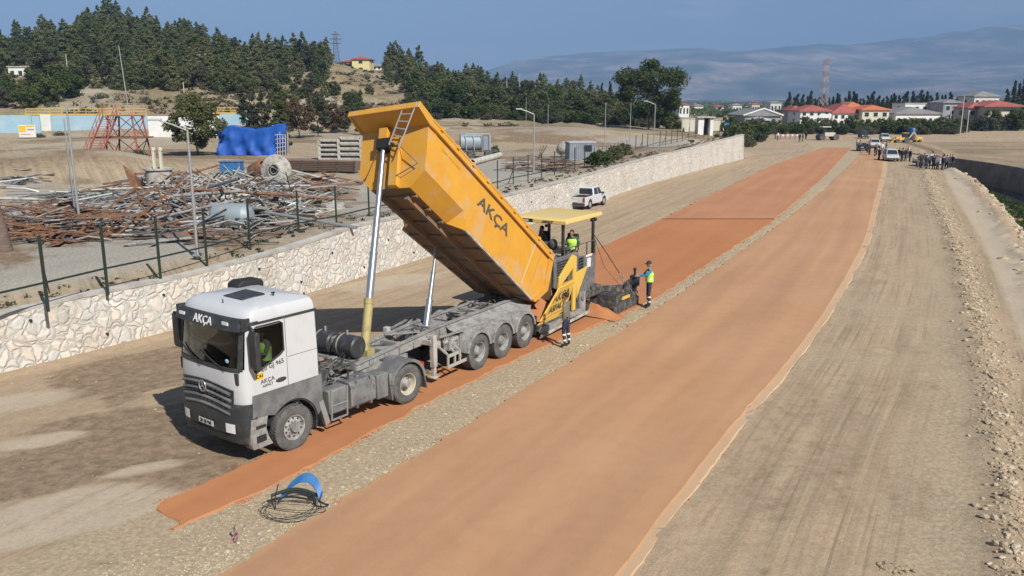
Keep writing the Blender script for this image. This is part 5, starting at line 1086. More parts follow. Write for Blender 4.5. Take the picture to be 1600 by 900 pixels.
b = MB(); b.bar((-3.2, 1.55, 1.2), (-3.35, 1.6, .5), .03, .03); b.bar((-3.0, 1.5, 1.3), (-3.5, 1.6, .6), .03, .03); b.build('grade_strut', M_['dirtw'], pv)
b = MB(); R3 = []
for x in np.linspace(-.75, -1.7, 8): R3.append([Vector((x, y, -.02 + .46 * math.exp(-((x + 1.25) / .38) ** 2) * (1 if abs(y) < 1.6 else max(0, 1 - (abs(y) - 1.6) / .75)) * (.85 + .3 * fbm(y * 3, x * 3, 1, 3)))) for y in np.linspace(-2.4, 2.4, 30)])
b.grid(R3); tag(b.build('asphalt_windrow', M_['red1'], loc=VO), 'low bank of loose red mix in front of the screed', 'asphalt heap', kind='stuff').rotation_euler = (0, 0, SH)
human('seated paver operator in bright yellow-green vest under the canopy', VM @ Vector((-.25, .80, 2.10)), SH + R_(15), M_['greenv'], M_['navy'], dict(SIT, le=(.10, .30, .76), lw=(.28, .24, .62), lh=(.34, .22, .58), che=(.03, 0, .86), nec=(.08, 0, 1.0), hd0=(.12, 0, 1.06), hd=(.17, .02, 1.17)), vest=M_['hiviz'])
human('operator in dark clothes at the far side of the paver deck', VM @ Vector((-.25, -.45, 2.10)), SH + R_(-20), M_['greenv'], M_['navy'], SIT)
# ------------------------------------------------------------------ road vehicles
def vehicle(kind, name, label, cat, loc, rz, paint, group=None):
    t = thing(name, label, cat, loc, rz, group); D = dict(
      pickup=dict(L=5.3, W=1.86, wb=3.1, r=.39, low=[(-2.62, .55), (-2.64, 1.08), (-1.0, 1.10), (.95, 1.10), (2.35, .98), (2.62, .80), (2.64, .5)], cab=[(-.75, 1.08), (-.55, 1.68), (-.30, 1.78), (.55, 1.78), (.78, 1.70), (1.35, 1.08)]),
      van=dict(L=4.4, W=1.82, wb=2.7, r=.33, low=[(-2.15, .45), (-2.18, 1.05), (1.3, 1.05), (2.1, .88), (2.2, .5)], cab=[(-2.14, 1.05), (-2.05, 1.70), (-1.8, 1.82), (.5, 1.82), (.8, 1.74), (1.5, 1.05)]),
      car=dict(L=4.4, W=1.78, wb=2.65, r=.32, low=[(-2.15, .45), (-2.2, .92), (-1.5, .98), (1.1, .96), (2.05, .80), (2.2, .5)], cab=[(-1.75, .96), (-1.15, 1.40), (-.8, 1.46), (.2, 1.46), (.5, 1.38), (1.2, .96)]),
      suv=dict(L=4.7, W=1.88, wb=2.8, r=.37, low=[(-2.3, .5), (-2.33, 1.08), (1.2, 1.08), (2.2, .95), (2.35, .55)], cab=[(-2.28, 1.08), (-1.95, 1.66), (-1.7, 1.74), (.4, 1.74), (.65, 1.66), (1.35, 1.08)]))[kind]
    W, r, wb = D['W'], D['r'], D['wb']; x0, x1 = D['low'][0][0], D['low'][-1][0]; f, rr_ = wb / 2 + .05, -wb / 2 + .05
    under = [(x1, .34)] + [(x, z) for x, z in arc(f, r, r + .08, 0, 180, 8)] + [(x, z) for x, z in arc(rr_, r, r + .08, 0, 180, 8)] + [(x0, .34)]
    b = MB()
    if kind == 'pickup': b.prism([(p[0], p[1]) for p in D['low']] + under, 'y', -W / 2, W / 2)
    else: b.prism(D['low'] + under, 'y', -W / 2, W / 2)
    # cabin loft, narrower to the roof
    cab_ = D['cab']; zb, zt = cab_[0][1], max(z for _, z in cab_); hw = lambda z: W / 2 - .03 - .20 * (z - zb) / (zt - zb)
    n = len(cab_); b.add([(x, -hw(z), z) for x, z in cab_] + [(x, hw(z), z) for x, z in cab_], [tuple(range(n)), tuple(range(2 * n - 1, n - 1, -1))] + [(i, n + i, n + i + 1, i + 1) for i in range(n - 1)])
    bo_ = b.build('body', paint, t, bevel=.04)
    g = MB(); e = .012
    def sidewin(xa, xb, s):
        za, zc = zb + .06, zt - .10
        def xe(x, z, side):  # clamp to cabin outline
            return x
        pts = [(xa[0], za), (xb[0], za), (xb[1], zc), (xa[1], zc)]; g.poly([(x, s * (hw(z) + e), z) for x, z in (pts if s > 0 else pts[::-1])])
    fx0, fx1 = cab_[-1][0] - .12, cab_[-2][0] + .02; rx0, rx1 = cab_[0][0] + .10, cab_[1][0] + .08
    mid = (fx0 + rx0) / 2
    for s in (1, -1):
        sidewin((mid + .05, mid + .05), (fx0 - .12, fx1 - .08), s); sidewin((rx0 + .05, rx1 + .1), (mid - .05, mid - .05), s)
    def acr(p, q2, m=.0):
        (xa, za), (xb, zc) = p, q2; d = Vector((xb - xa, 0, zc - za)).normalized(); nn = Vector((d.z, 0, -d.x)) * e
        if nn.x * (xa + .2) < 0: nn = -nn
        A = Vector((xa, 0, za)) + d * .07; B_ = Vector((xb, 0, zc)) - d * .04
        g.poly([A + nn + Vector((0, hw(za) - .1, 0)), A + nn - Vector((0, hw(za) - .1, 0)), B_ + nn - Vector((0, hw(zc) - .08, 0)), B_ + nn + Vector((0, hw(zc) - .08, 0))])
    acr(cab_[-1], cab_[-2]); acr(cab_[0], cab_[1]); g.build('window', M_['window'], t, smooth=False)
    for x in (f, rr_):
        for s in (1, -1):
            w_ = MB(); w_.lathe([(.001, .0), (r * .55, .0), (r * .6, -.02)], (x, s * (W / 2 - .01), r), (0, s, 0), 14); w_o = w_.build('wheel', M_['rim'], t); ty = MB(); ty.lathe([(r * .6, -.01), (r * .9, .01), (r, -.03), (r, -.18), (r * .9, -.22)], (x, s * (W / 2 - .01), r), (0, s, 0), 18); ty.build('tyre', M_['black'], w_o)
    for s in (1, -1):
        MB().box((x0 - .015, s * (W / 2 - .13), .88), (.05, .17, .36 if kind != 'car' else .16)).build('tail_light', mat('tail_light_red', (.25, .01, .01), .2) if 'tail_light_red' not in bpy.data.materials else bpy.data.materials['tail_light_red'], t)
        MB().box((x1 - .06, s * (W / 2 - .22), .74), (.12, .32, .14)).build('headlight', M_['light'], t); MB().box((fx0 - .2, s * (W / 2 + .08), zb + .08), (.12, .2, .16)).build('mirror', M_['darkpl'], t)
    MB().box((x0 - .04, 0, .5), (.14, W - .1, .2)).build('rear_bumper', M_['darkpl'], t, bevel=.02); MB().box((x1 - .02, 0, .45), (.12, W - .1, .22)).build('front_bumper', M_['darkpl'], t, bevel=.02)
    MB().box((x0 - .035, 0, .74), (.01, .5, .12)).build('number_plate', M_['plate'], t)
    if kind == 'pickup':
        MB().box((-1.68, 0, 1.09), (1.75, W - .22, .03)).box((-2.655, .35, 1.0), (.02, .25, .05)).build('bed_cover', M_['black'], t); MB().tube([(-.85, -.75, 1.1), (-.80, -.68, 1.5), (-.80, .68, 1.5), (-.85, .75, 1.1)], .035, 6).build('roll_bar', M_['black'], t)
    return t
P = G(916, 328); vehicle('pickup', 'pickup_truck', 'white double-cab pickup parked by the stone wall', 'pickup', (P.x + .25, P.y + 2.0, 0.0), R_(62), M_['white']).scale = (.9, .9, .9)
P = G(883, 328); human('man in black jacket and grey trousers behind the white pickup', (P.x, P.y, 0), R_(80), M_['blackcl'], M_['greyshirt'], fine=False)
# ------------------------------------------------------------------ hose coil with its blue guard on the median
c0 = G(458, 800); coil = thing('hose_coil', 'tangle of thin black hoses lying on the median with a bent blue guard strip', 'hose coil', c0)
rg = random.Random(12)
for k in range(5):
    rx, ry = .52 + rg.uniform(-.06, .12), .34 + rg.uniform(-.05, .10); ox, oy = rg.uniform(-.08, .08), rg.uniform(-.10, .06); b = MB()
    ph = rg.uniform(0, 6); b.tube([(ox + rx * math.cos(t) , oy + ry * math.sin(t), .03 + .09 * (1 + math.sin(t + ph)) + .012 * k) for t in np.linspace(k * .9, k * .9 + 5.4, 44)], .007, 6); b.build('hose', M_['black'], coil)
b = MB(); R4 = []
for t in np.linspace(-.15, 1.0, 16):
    a = R_(120 - 115 * t); c = Vector((.52 * math.cos(a) + .02, .55 * math.sin(a) * .75 + .05, .12 + .42 * max(0, math.sin(PI * min(1, t + .12) * .9)))); R4.append([c + Vector((-.01, -.09, -.07)), c + Vector((.03, .05, .06)), c + Vector((.035, .05, .075)), c + Vector((0, -.09, -.055))])
b.grid([r + [r[0]] for r in R4]); b.build('guard_strip', M_['bluepl'], coil)
b = MB(); b.tube([(-.5 + t * .95, .25 + .1 * math.sin(t * 3.1), .22 + .10 * math.sin(t * 3.1)) for t in np.linspace(0, 1, 14)], .035, 8); b.build('thick_hose', M_['darkgreen'], coil)
b = MB(); b.tube([(-.36, .33, .45), (-.40, .20, .2), (-.38, .1, .02)], .014, 6); b.tube([(.50, .05, .22), (.62, .1, .12), (.66, .2, .05)], .02, 6); b.build('fitting', M_['black'], coil)
P = G(367, 847); b = MB(); b.tube([(0, 0, 0), (.04, .02, .14), (-.02, .05, .26), (.05, 0, .38)], [.03, .035, .02, .008], 6); b.tube([(-.1, -.03, 0), (-.02, .03, .10), (.06, -.02, .2)], .02, 5); b.build('crumpled_rag', mat('pink_rag', (.45, .22, .22), .9, col2=(.10, .08, .08), scale=14, lo=.45, hi=.55), loc=P, label='small crumpled pinkish rag standing on the gravel of the median', cat='rag')
ordn = ['first', 'second', 'third', 'fourth', 'fifth', 'sixth', 'seventh', 'eighth', 'ninth', 'tenth', 'eleventh', 'twelfth', 'thirteenth', 'fourteenth', 'fifteenth', 'sixteenth', 'seventeenth', 'eighteenth', 'nineteenth']
def ordw(k):
    if k < 19: return ordn[k]
    if k >= 99: return 'one hundred and ' + ordw(k - 100) if k > 99 else 'one hundredth'
    n = k + 1; t = ['', '', 'twent', 'thirt', 'fort', 'fift', 'sixt', 'sevent', 'eight', 'ninet']
    return (t[n // 10] + 'ieth') if n % 10 == 0 else (t[n // 10] + 'y-' + ordn[n % 10 - 1])
# ------------------------------------------------------------------ plants
def leafmesh(name, clumps, nleaf, size, m, seed, droop=0.):
    """clumps: (x, y, z, rx, rz). nleaf small quads per clump, spread through its volume."""
    r = np.random.RandomState(seed); C = np.array(clumps); K = len(C); n = K * nleaf
    d = r.normal(size=(n, 3)); d /= np.linalg.norm(d, axis=1)[:, None]; rad = r.rand(n) ** .45
    cc = np.repeat(C, nleaf, axis=0); p = cc[:, :3] + d * rad[:, None] * np.stack([cc[:, 3], cc[:, 3], cc[:, 4]], 1)
    a = r.normal(size=(n, 3)); a[:, 2] *= .6; a /= np.linalg.norm(a, axis=1)[:, None]; b = np.cross(a, d + .4 * r.normal(size=(n, 3))); b /= np.linalg.norm(b, axis=1)[:, None] + 1e-6
    s = size * (.6 + .8 * r.rand(n))[:, None]; v = np.stack([p - a * s, p + b * s * .55, p + a * s, p - b * s * .55], 1).reshape(-1, 3)
    me = bpy.data.meshes.new(name); me.vertices.add(4 * n); me.vertices.foreach_set('co', v.astype(np.float32).ravel()); me.loops.add(4 * n); me.loops.foreach_set('vertex_index', np.arange(4 * n, dtype=np.int32))
    me.polygons.add(n); me.polygons.foreach_set('loop_start', np.arange(0, 4 * n, 4, dtype=np.int32)); me.materials.append(m); me.update(calc_edges=True); return me
def tree(kind, h, w, seed, label, loc, group=None, leaf='pine', nl=26, ls=.24, name=None, cat='tree', trunk=.12):
    r = random.Random(seed); cl = []
    if kind == 'pine':
        z = h * .16
        while z < h * .97:
            t = (z - h * .16) / (h * .84); R = w * (1 - t) ** .75 * (.75 + .5 * r.random()) * (.75 if t < .12 else 1); k = max(1, int(5.5 * R / w + 1.4))
            for j in range(k):
                a = 2 * PI * (j + r.random()) / k; rr_ = R * (.45 + .45 * r.random()); c = max(.22, w * .34 * (1 - .55 * t)) * (.7 + .6 * r.random()); cl.append((rr_ * math.cos(a), rr_ * math.sin(a), z - .06 * h * rr_ / w + r.uniform(-.2, .2), c, c * .6))
            z += h * .075
        cl.append((0, 0, h * .95, w * .10, h * .07)); 
    elif kind == 'broad':
        for j in range(38):
            a, e = r.uniform(0, 2 * PI), r.uniform(-.98, 1); q_ = .62 + .30 * r.random(); c = w * r.uniform(.18, .34); k_ = math.sqrt(max(0, 1 - e * e)) * (1.0 if e > -.2 else .9)
            cl.append((w * q_ * math.cos(a) * k_, w * q_ * math.sin(a) * k_, h * .56 + e * h * .40 * (.8 + .2 * q_), c, c * .8))
        for j in range(6): cl.append((r.uniform(-.3, .3) * w, r.uniform(-.3, .3) * w, h * r.uniform(.4, .75), w * .4, w * .35))
    elif kind == 'cypress':
        for j in range(12): t = j / 11; c = w * (.55 + .45 * math.sin(PI * min(1, t * 1.1 + .12))) * (1 - .75 * max(0, t - .55) / .45); cl.append((r.uniform(-.15, .15) * w, r.uniform(-.15, .15) * w, h * (.10 + .86 * t), c, h * .07))
    elif kind == 'shrub':
        for j in range(12): a = r.uniform(0, 2 * PI); q_ = r.random() ** .6; c = w * r.uniform(.28, .45); cl.append((w * .7 * q_ * math.cos(a), w * .7 * q_ * math.sin(a), h * r.uniform(.25, .8) * (1 - .35 * q_), c, c * .8))
    t = thing(name or {'pine': 'pine_tree', 'broad': 'broadleaf_tree', 'cypress': 'cypress_tree', 'shrub': 'shrub'}[kind], label, cat, loc, r.uniform(0, 6), group)
    o = bpy.data.objects.new('foliage' if kind == 'shrub' else 'crown', leafmesh('crown', cl, nl, ls, LF[leaf], seed)); COL.objects.link(o); o.parent = t
    b = MB(); b.tube([(0, 0, -.5), (.03 * h * r.uniform(-1, 1), 0, h * .3), (0, .02 * h, h * .6), (0, 0, h * (.9 if kind != 'broad' else .72))], [trunk * h * .12, trunk * h * .09, trunk * h * .06, .03], 6)
    for c in (cl[:: max(1, len(cl) // 8)] if kind != 'shrub' else cl[:4]): b.tube([(0, 0, max(.1, c[2] - .18 * h)), (c[0] * .5, c[1] * .5, c[2] - .06 * h), (c[0], c[1], c[2])], [trunk * h * .04, trunk * h * .03, .02], 4)
    b.build('stem' if kind == 'shrub' else 'trunk', M_['bark'], t, smooth=False); return t
# ------------------------------------------------------------------ perimeter fence on the wall terrace
NP = [(73, 467, 387), (167, 443, 365), (250, 424, 352), (323, 406, 335), (391, 386, 320), (467, 366, 310), (526, 354, 297), (577, 341, 290), (626, 330, 283), (673, 319, 275), (722, 308, 266), (777.4, 296, 256), (802, 288.5, 251), (825, 284, 247), (846, 279, 243), (866, 274.6, 238.5), (883, 271, 237), (898, 267, 235), (913, 264, 233)]
FP = [(993, 239, 214), (1003, 236.5, 213), (1011.5, 234.5, 212), (1021.6, 231, 210), (1031, 229, 208), (1040, 227, 207), (1049, 225, 205.5), (1057.7, 223.3, 204), (1066, 221.5, 203), (1076, 219.5, 201.5), (1087, 217, 200), (1099, 215, 198), (1111, 212.5, 197), (1124, 210.5, 196)]
def fence(P_, label, first_left=None):
    pts = [Gy(a, b) for a, b, _ in P_]
    if first_left: pts = [Vector(first_left)] + pts
    t = thing('metal_fence', label, 'fence', pts[0]); o = pts[0]
    for i, p in enumerate(pts):
        h = 1.95; q_ = p - o; b = MB(); b.box((q_.x, q_.y, q_.z + h / 2 - .2), (.075, .075, h + .4)); b.build('post', M_['darkgreen'], t)
        if i % 4 == 1: MB().bar(q_ + Vector((0, 0, 1.1)), q_ + Vector((-.35, .8, 0)), .04, .04).build('brace', M_['darkgreen'], t)
    for i in range(len(pts) - 1): a, b_ = pts[i] - o, pts[i + 1] - o; MB().bar(a + Vector((-.02, .02, .50)), b_ + Vector((-.02, .02, .50)), .055, .055).build('rail', M_['darkgreen'], t)
    return t
fence(NP, 'dark green post fence on the terrace edge above the near stone wall', first_left=(-15.3, 22.0, 2.1)); fence(FP, 'dark green post fence beyond the bushes, running towards the gatehouse')
# ------------------------------------------------------------------ lamp posts and poles
def lamp(px, py, ptop, label, arm=-1, h=None):
    P = Gy(px, py); h = h or HT(P, ptop); t = thing('street_lamp', label, 'street lamp', P, 0, 'lamp posts of the yard')
    b = MB(); b.cyl((0, 0, -.1), (0, 0, h), .075, .045, 8); b.box((0, 0, .03), (.3, .3, .08)); b.build('pole', M_['steel'], t); b = MB(); b.tube([(0, 0, h - .03), (arm * .5, 0, h + .18), (arm * 1.05, 0, h + .36)], .03, 6); b.build('arm', M_['steel'], t)
    b = MB(); b.box((arm * 1.2, 0, h + .38), (.5, .17, .09)); b.build('lamp_head', M_['metalw'], t, bevel=.02); return t
lamp(309, 399, 203, 'galvanised street lamp standing nearest, between the scrap heap and the fence'); lamp(834, 273, 178, 'galvanised street lamp by the steel bundles in the concrete yard'); lamp(1021.5, 231, 163, 'galvanised street lamp with left-facing arm in front of the big round tree')
def pole(px, py, ptop, label, r=.06, m='steel', group='plain poles of the yard', name='utility_pole', hh=None):
    P = Gy(px, py) if hh is None else hh; h = HT(P, ptop); t = MB(); t.cyl((0, 0, -.2), (0, 0, h), r, r * .6, 8); return t.build(name, M_[m], None, label=label, cat='pole', group=group, loc=P)
pole(126, 361, 165, 'tall thin galvanised pole rising from the rusty scrap', .07); pole(945, 227, 160, 'slim pole right of the row of bushes'); pole(984, 225, 161, 'slim pole just left of the big round tree'); pole(856, 218, 163, 'slim dark pole on the far edge of the sandy yard'); pole(822, 193, 152, 'slim pole at the foot of the green scrub'); pole(1077, 210, 168, 'slim pole beside the gatehouse'); pole(119, 352, 185, 'second thin pole close beside the tall galvanised one', .05)
# rough timber stub at the frame's left edge
P = Gy(6, 392); b = MB(); h = HT(P, 318); b.lathe([(.34, 0), (.30, .4), (.25, h * .6), (.20, h * .85), (.17, h), (.001, h)], (0, 0, 0), (-.06, 0, 1), 12); b.build('timber_post', M_['wood'], None, loc=P, label='thick weathered timber stub standing at the left edge of the yard', cat='post')
# ------------------------------------------------------------------ red stair tower
A = Gy(203, 257); t = thing('stair_tower', 'rusty red steel stair tower with a railed top platform and a long flight of steps', 'stair tower', A)
hp = HT(A, 181) ; W_ = 1.25
for sx in (-1, 1):
    for sy in (-1, 1):
        b = MB(); b.bar((sx * W_ * 1.25, sy * W_ * 1.1, 0), (sx * W_ * .85, sy * W_ * .85, hp), .12, .12); b.build('leg', M_['redp'], t)
b = MB()
for sy in (-1, 1):
    for z0, z1 in ((0, hp * .5), (hp * .5, hp)): b.bar((-W_ * 1.1, sy * W_, z0), (W_ * 1.0, sy * W_, z1), .06, .06); b.bar((W_ * 1.1, sy * W_, z0), (-W_ * 1.0, sy * W_, z1), .06, .06)
for sx in (-1, 1):
    for z0, z1 in ((0, hp * .5), (hp * .5, hp)): b.bar((sx * W_, -W_, z0), (sx * W_, W_, z1), .06, .06); b.bar((sx * W_, W_, z0), (sx * W_, -W_, z1), .06, .06)
b.build('bracing', M_['redp'], t)
b = MB(); b.box((0, 0, hp + .04), (2.5, 2.4, .1)); b.build('platform', M_['redp'], t); b = MB(); b.box((-.4, 0, hp * .56), (4.6, 2.6, .12)); b.build('landing', M_['rust'], t)
b = MB()
for z in (.55, 1.1):
    for p, q_ in (((-1.25, -1.2), (1.25, -1.2)), ((1.25, -1.2), (1.25, 1.2)), ((1.25, 1.2), (-1.25, 1.2)), ((-1.25, 1.2), (-1.25, -1.2))): b.bar((*p, hp + z), (*q_, hp + z), .05, .05)
for x in (-1.25, 0, 1.25):
    for y in (-1.2, 1.2): b.bar((x, y, hp), (x, y, hp + 1.1), .05, .05)
b.build('top_railing', M_['pinkp'], t)
F0 = Gy(138, 265) - A; F1 = Vector((-1.25, -.3, hp)); b = MB(); dv = (F1 - F0); sd2 = Vector((dv.y, -dv.x, 0)).normalized() * .62; n = 22
for s in (-1, 1): b.bar(F0 + sd2 * s, F1 + sd2 * s, .06, .2); 
for k in range(n): p = F0 + dv * ((k + .5) / n); b.box(p, (.26, 1.2, .04), rz=math.atan2(dv.y, dv.x))
b.build('stair_flight', M_['redp'], t); b = MB()
for s in (-1, 1):
    for hz in (.55, 1.05): b.bar(F0 + sd2 * s + Vector((0, 0, hz)), F1 + sd2 * s + Vector((0, 0, hz)), .045, .045)
    for k in range(8): p = F0 + dv * (k / 7) + sd2 * s; b.bar(p, p + Vector((0, 0, 1.05)), .045, .045)
b.build('stair_railing', M_['redp'], t)
Pt = A + Vector((.4, 0, hp + .1)); h = 7.4; b = MB(); b.cyl((0, 0, 0), (-.35, 0, HT(Pt, 69)), .05, .03, 6); b.build('antenna_mast', M_['steel'], t, loc=(.4 - .0, 0, hp))
# ------------------------------------------------------------------ basin walls, railing, sign
def wallrun(px0, px1, base, top, m, label, Yb=None, name='basin_wall', th=.35):
    P0 = G(px0, base, 2.45); P1 = G(px1, base, 2.45); h = HT(P0, top); d = (P1 - P0); n = Vector((-d.y, d.x, 0)).normalized() * th; b = MB(); z0 = Vector((0, 0, -.6)); H_ = Vector((0, 0, h)); o = P0
    A = [z0, d + z0, d + n + z0, n + z0]; b.add(A + [Vector((p.x, p.y, 0)) + H_ for p in A], [(0, 3, 2, 1), (4, 5, 6, 7), (0, 1, 5, 4), (1, 2, 6, 5), (2, 3, 7, 6), (3, 0, 4, 7)]); return b.build(name, m, None, loc=P0, label=label, cat='wall', smooth=False), P0, P1, h
wallrun(-80, 51, 208, 180, M_['bluew'], 'pale blue basin wall at the far left behind the sign board'); wallrun(52, 64, 208, 180.5, M_['bluew'], 'short blue wall section left of the white panel'); wallrun(65, 81, 207, 179, M_['whitew'], 'narrow white wall panel between pale blue sections')
_, a0, a1, ah = wallrun(82, 232, 207, 180, M_['bluew'], 'long pale blue basin wall behind the red stair tower'); wallrun(233, 344, 214, 181.5, M_['whitew'], 'white wall behind the stair tower and the yard tree'); wallrun(345, 402, 206, 178, M_['bluew'], 'pale blue wall section behind the blue tarpaulin')
def railing(px0, px1, base, top, label):
    P0 = G(px0, base, 2.45); P1 = G(px1, base, 2.45); h = HT(P0, top); t = thing('walkway_railing', label, 'railing', P0); d = P1 - P0; nn = Vector((0, .9, 0)); b = MB(); b.bar(nn + Vector((0, 0, h + .15)), d + nn + Vector((0, 0, h + .15)), 1.0, .22); b.build('walkway', M_['yellow'], t)
    b = MB(); k = max(2, int(d.length / 2.2))
    for z in (.65, 1.2): b.bar(nn + Vector((0, 0, h + z)), d + nn + Vector((0, 0, h + z)), .09, .09)
    for i in range(k + 1): p = nn + d * (i / k); b.bar(p + Vector((0, 0, h)), p + Vector((0, 0, h + 1.2)), .09, .09)
    b.build('handrail', M_['yellow'], t); b = MB(); rg = random.Random(8)
    for i in range(int(k * 1.4)): p = nn + d * rg.random() + Vector((0, 0, h - .1)); b.box(p, (rg.uniform(.3, 1.4), .4, rg.uniform(.15, .4)))
    b.build('pipe_gear', M_['rust'], t)
railing(40, 228, 206, 180, 'yellow walkway and railing along the top of the long blue basin wall'); railing(300, 400, 205, 178, 'yellow walkway above the far end of the basin, behind the trees')
P = Gy(44, 217); sg = thing('sign_board', 'weathered information board in yellow and white in front of the blue wall', 'sign', P); sw, sh = 26 * P.y / FPX, HT(P, 195) - .25
MB().box((0, 0, .25 + sh / 2), (sw, .08, sh)).build('panel', M_['plate'], sg); b = MB(); b.box((-sw * .27, -.05, .25 + sh * .68), (sw * .4, .02, sh * .5)); b.box((sw * .2, -.05, .25 + sh * .9), (sw * .5, .02, sh * .12)); b.build('yellow_field', M_['ytxt'], sg)
b = MB(); b.box((sw * .22, -.05, .25 + sh * .62), (sw * .4, .02, sh * .10)); b.box((-sw * .1, -.05, .25 + sh * .22), (sw * .6, .02, sh * .05)); b.build('text_line', mat('sign_red', (.5, .2, .15), .7), sg); MB().box((-sw * .4, .05, .2), (.08, .08, .9)).build('post', M_['steel'], sg); MB().box((sw * .4, .05, .2), (.08, .08, .9)).build('post', M_['steel'], sg)
# ------------------------------------------------------------------ blue tarpaulin
P = Gy(396, 243); tw, th_ = 104 * P.y / FPX, HT(P, 193); b = MB(); R5 = []
for i in range(30):
    row = []; v = i / 29
    for j in range(49):
        u = j / 48; top = th_ * (.90 + .05 * math.sin(u * 7 + .6) + .07 * smooth(.6, .95, u) + .012 * math.sin(u * 31)); fold = .16 * math.sin(u * 26 + 3 * math.sin(v * 3)) * (.3 + v) + .22 * math.sin(u * 9 + 2 * v) * v + .10 * math.sin(14 * (v + .8 * abs(u - .25)))
        fold += .05 * math.sin(u * 61 + 5 * v) * v + .07 * noise.noise(Vector((u * 14, v * 6, 1)))
        if v < .25: k = v / .25; row.append(Vector(((u - .5) * tw, 2.6 - 2.6 * k, top - .35 * (1 - k) + .1 * fold)))
        else: k = (v - .25) / .75; row.append(Vector(((u - .5) * tw * (1 + .03 * math.sin(9 * k)), -.35 * k - fold * k ** .5, top * (1 - k) + k * (.06 + .6 * (u > .86)) - .12 * math.sin(u * PI) * math.sin(k * PI))))
    R5.append(row)
b.grid(R5); b.build('tarpaulin', M_['bluetarp'], None, loc=P, label='big bright blue tarpaulin draped over a stack beside the yard tree', cat='tarpaulin', ang=80)
b = MB(); b.box((0, 1.3, th_ * .4), (tw * .9, 2.2, th_ * .75)); b.build('covered_stack', M_['wood'], None, loc=P, label='dark stack of material hidden under the blue tarpaulin', cat='stack')
b = MB(); 
for k in range(5): x = tw * .38 + k * .28; b.bar((x, -.55, 0), (x + .1, -.5, 2.3 + .2 * math.sin(k * 2)), .06, .06); b.bar((tw * .36, -.56, .4 + k * .45), (tw * .5, -.56, .55 + k * .42), .05, .05)
b.build('scaffold_frame', M_['metalw'], None, loc=P, label='pale scaffold frame leaning at the right end of the blue tarpaulin', cat='scaffold')
# ------------------------------------------------------------------ concrete louvre frames and board rack
for k, (px, w_) in enumerate(((516, 30), (548, 34))):
    P = Gy(px, 249); w = w_ * P.y / FPX; h = HT(P, 219 - k * 4); t = thing('louvre_frame', ('left' if k == 0 else 'right') + ' one of two white concrete louvre frames behind the dark board rack', 'concrete frame', P)
    b = MB(); b.box((-w / 2, 0, h / 2), (.25, .8, h)); b.box((w / 2, 0, h / 2), (.25, .8, h)); b.box((0, 0, h), (w, .8, .2)); b.build('frame', M_['dirtw'], t)
    for j in range(4): b = MB(); b.box((0, 0, .15 + j * h / 4.2), (w, .9, .14), M=Matrix.Rotation(R_(18), 3, 'X')); b.build('slat', M_['dirtw'], t)
P0 = Gy(452, 268); P1 = Gy(560, 270); t = thing('board_rack', 'long low rack of dark weathered boards in front of the concrete frames', 'board rack', P0, math.atan2(P1.y - P0.y, P1.x - P0.x)); Lr = (P1 - P0).length; h = HT(P0, 250)
b = MB(); b.box((Lr / 2, 0, h * .5 + .1), (Lr, 1.2, h * .8)); b.build('board_stack', M_['wood'], t)
for k in range(5): MB().box((Lr * k / 4, -.65, h / 2), (.1, .08, h + .15)).build('upright', M_['darkfr'], t)
for k in range(6): b = MB(); b.box((Lr / 2, -.62, .22 + k * h * .15), (Lr, .05, .07)); b.build('board', mat('board_%d' % k, (.12 + .03 * (k % 3), .085 + .02 * (k % 2), .07), .9), t)
# ------------------------------------------------------------------ scrap yard
rg = random.Random(21)
def scrap(name, region, n, mats, lmin, lmax, rad, hmax, label, seed, tilt=.25, ang=.35, plate=1.):
    r = random.Random(seed); b = MB(); px0, px1, py0, py1 = region; O = Gy((px0 + px1) / 2, (py0 + py1) / 2)
    for k in range(n):
        u, v = r.gauss(0, .38), r.gauss(0, .38)
        if abs(u) > 1 or abs(v) > 1: continue
        P = Gy((px0 + px1) / 2 + u * (px1 - px0) / 2, (py0 + py1) / 2 + v * (py1 - py0) / 2); hh = hmax * max(0, 1 - u * u - v * v) * r.random(); L = r.uniform(lmin, lmax); a = r.gauss(.15, ang) + (PI / 2 if r.random() < .12 else 0); tl = r.gauss(0, tilt)
        d = Vector((math.cos(a) * math.cos(tl), math.sin(a) * math.cos(tl), math.sin(tl))) * L / 2; c = P - O + Vector((0, 0, hh + abs(d.z) * .8 + .05)); w = rad * r.uniform(.5, 1.5)
        m = r.randrange(len(mats))
        q0 = r.random()
        if q0 < .32: b.cyl(c - d, c + d, w, n=6, m=m)
        elif q0 < .55: b.bar(c - d, c + d, w * 1.6, w * .9, m)
        elif q0 < .75: k1 = c + Vector((r.gauss(0, .15), r.gauss(0, .15), r.uniform(0, .25))) * L * .5; b.tube([c - d, k1, c + d * .8 + Vector((0, 0, r.uniform(-.1, .25)))], w * .8, 5, m)
        else: b.box(c, (r.uniform(.25, 1.1) * plate, r.uniform(.15, .7) * plate, .03), m, M=Matrix.Rotation(r.uniform(0, 3), 3, 'Z') @ Matrix.Rotation(r.uniform(-.8, .8), 3, 'X'))
    o = b.build(name, [M_[x] for x in mats], None, loc=O, smooth=True); tag(o, label, 'scrap heap', kind='stuff'); return O
scrap('rusty_scrap', (-20, 190, 328, 384), 1500, ['rust', 'rust', 'rust', 'wood', 'darkfr', 'frame'], .6, 3.2, .038, .65, 'low heap of rust-red bars and rods around the thin poles', 1, .1, .3)
scrap('scrap_metal', (165, 530, 272, 366), 2700, ['frame', 'wood', 'darkfr', 'galv', 'dirtw', 'frame', 'steel', 'darkfr', 'rust', 'beige', 'frame'], .4, 2.7, .042, .8, 'tangled heap of grey and brown scrap metal in the middle of the yard', 2, .25, .5)
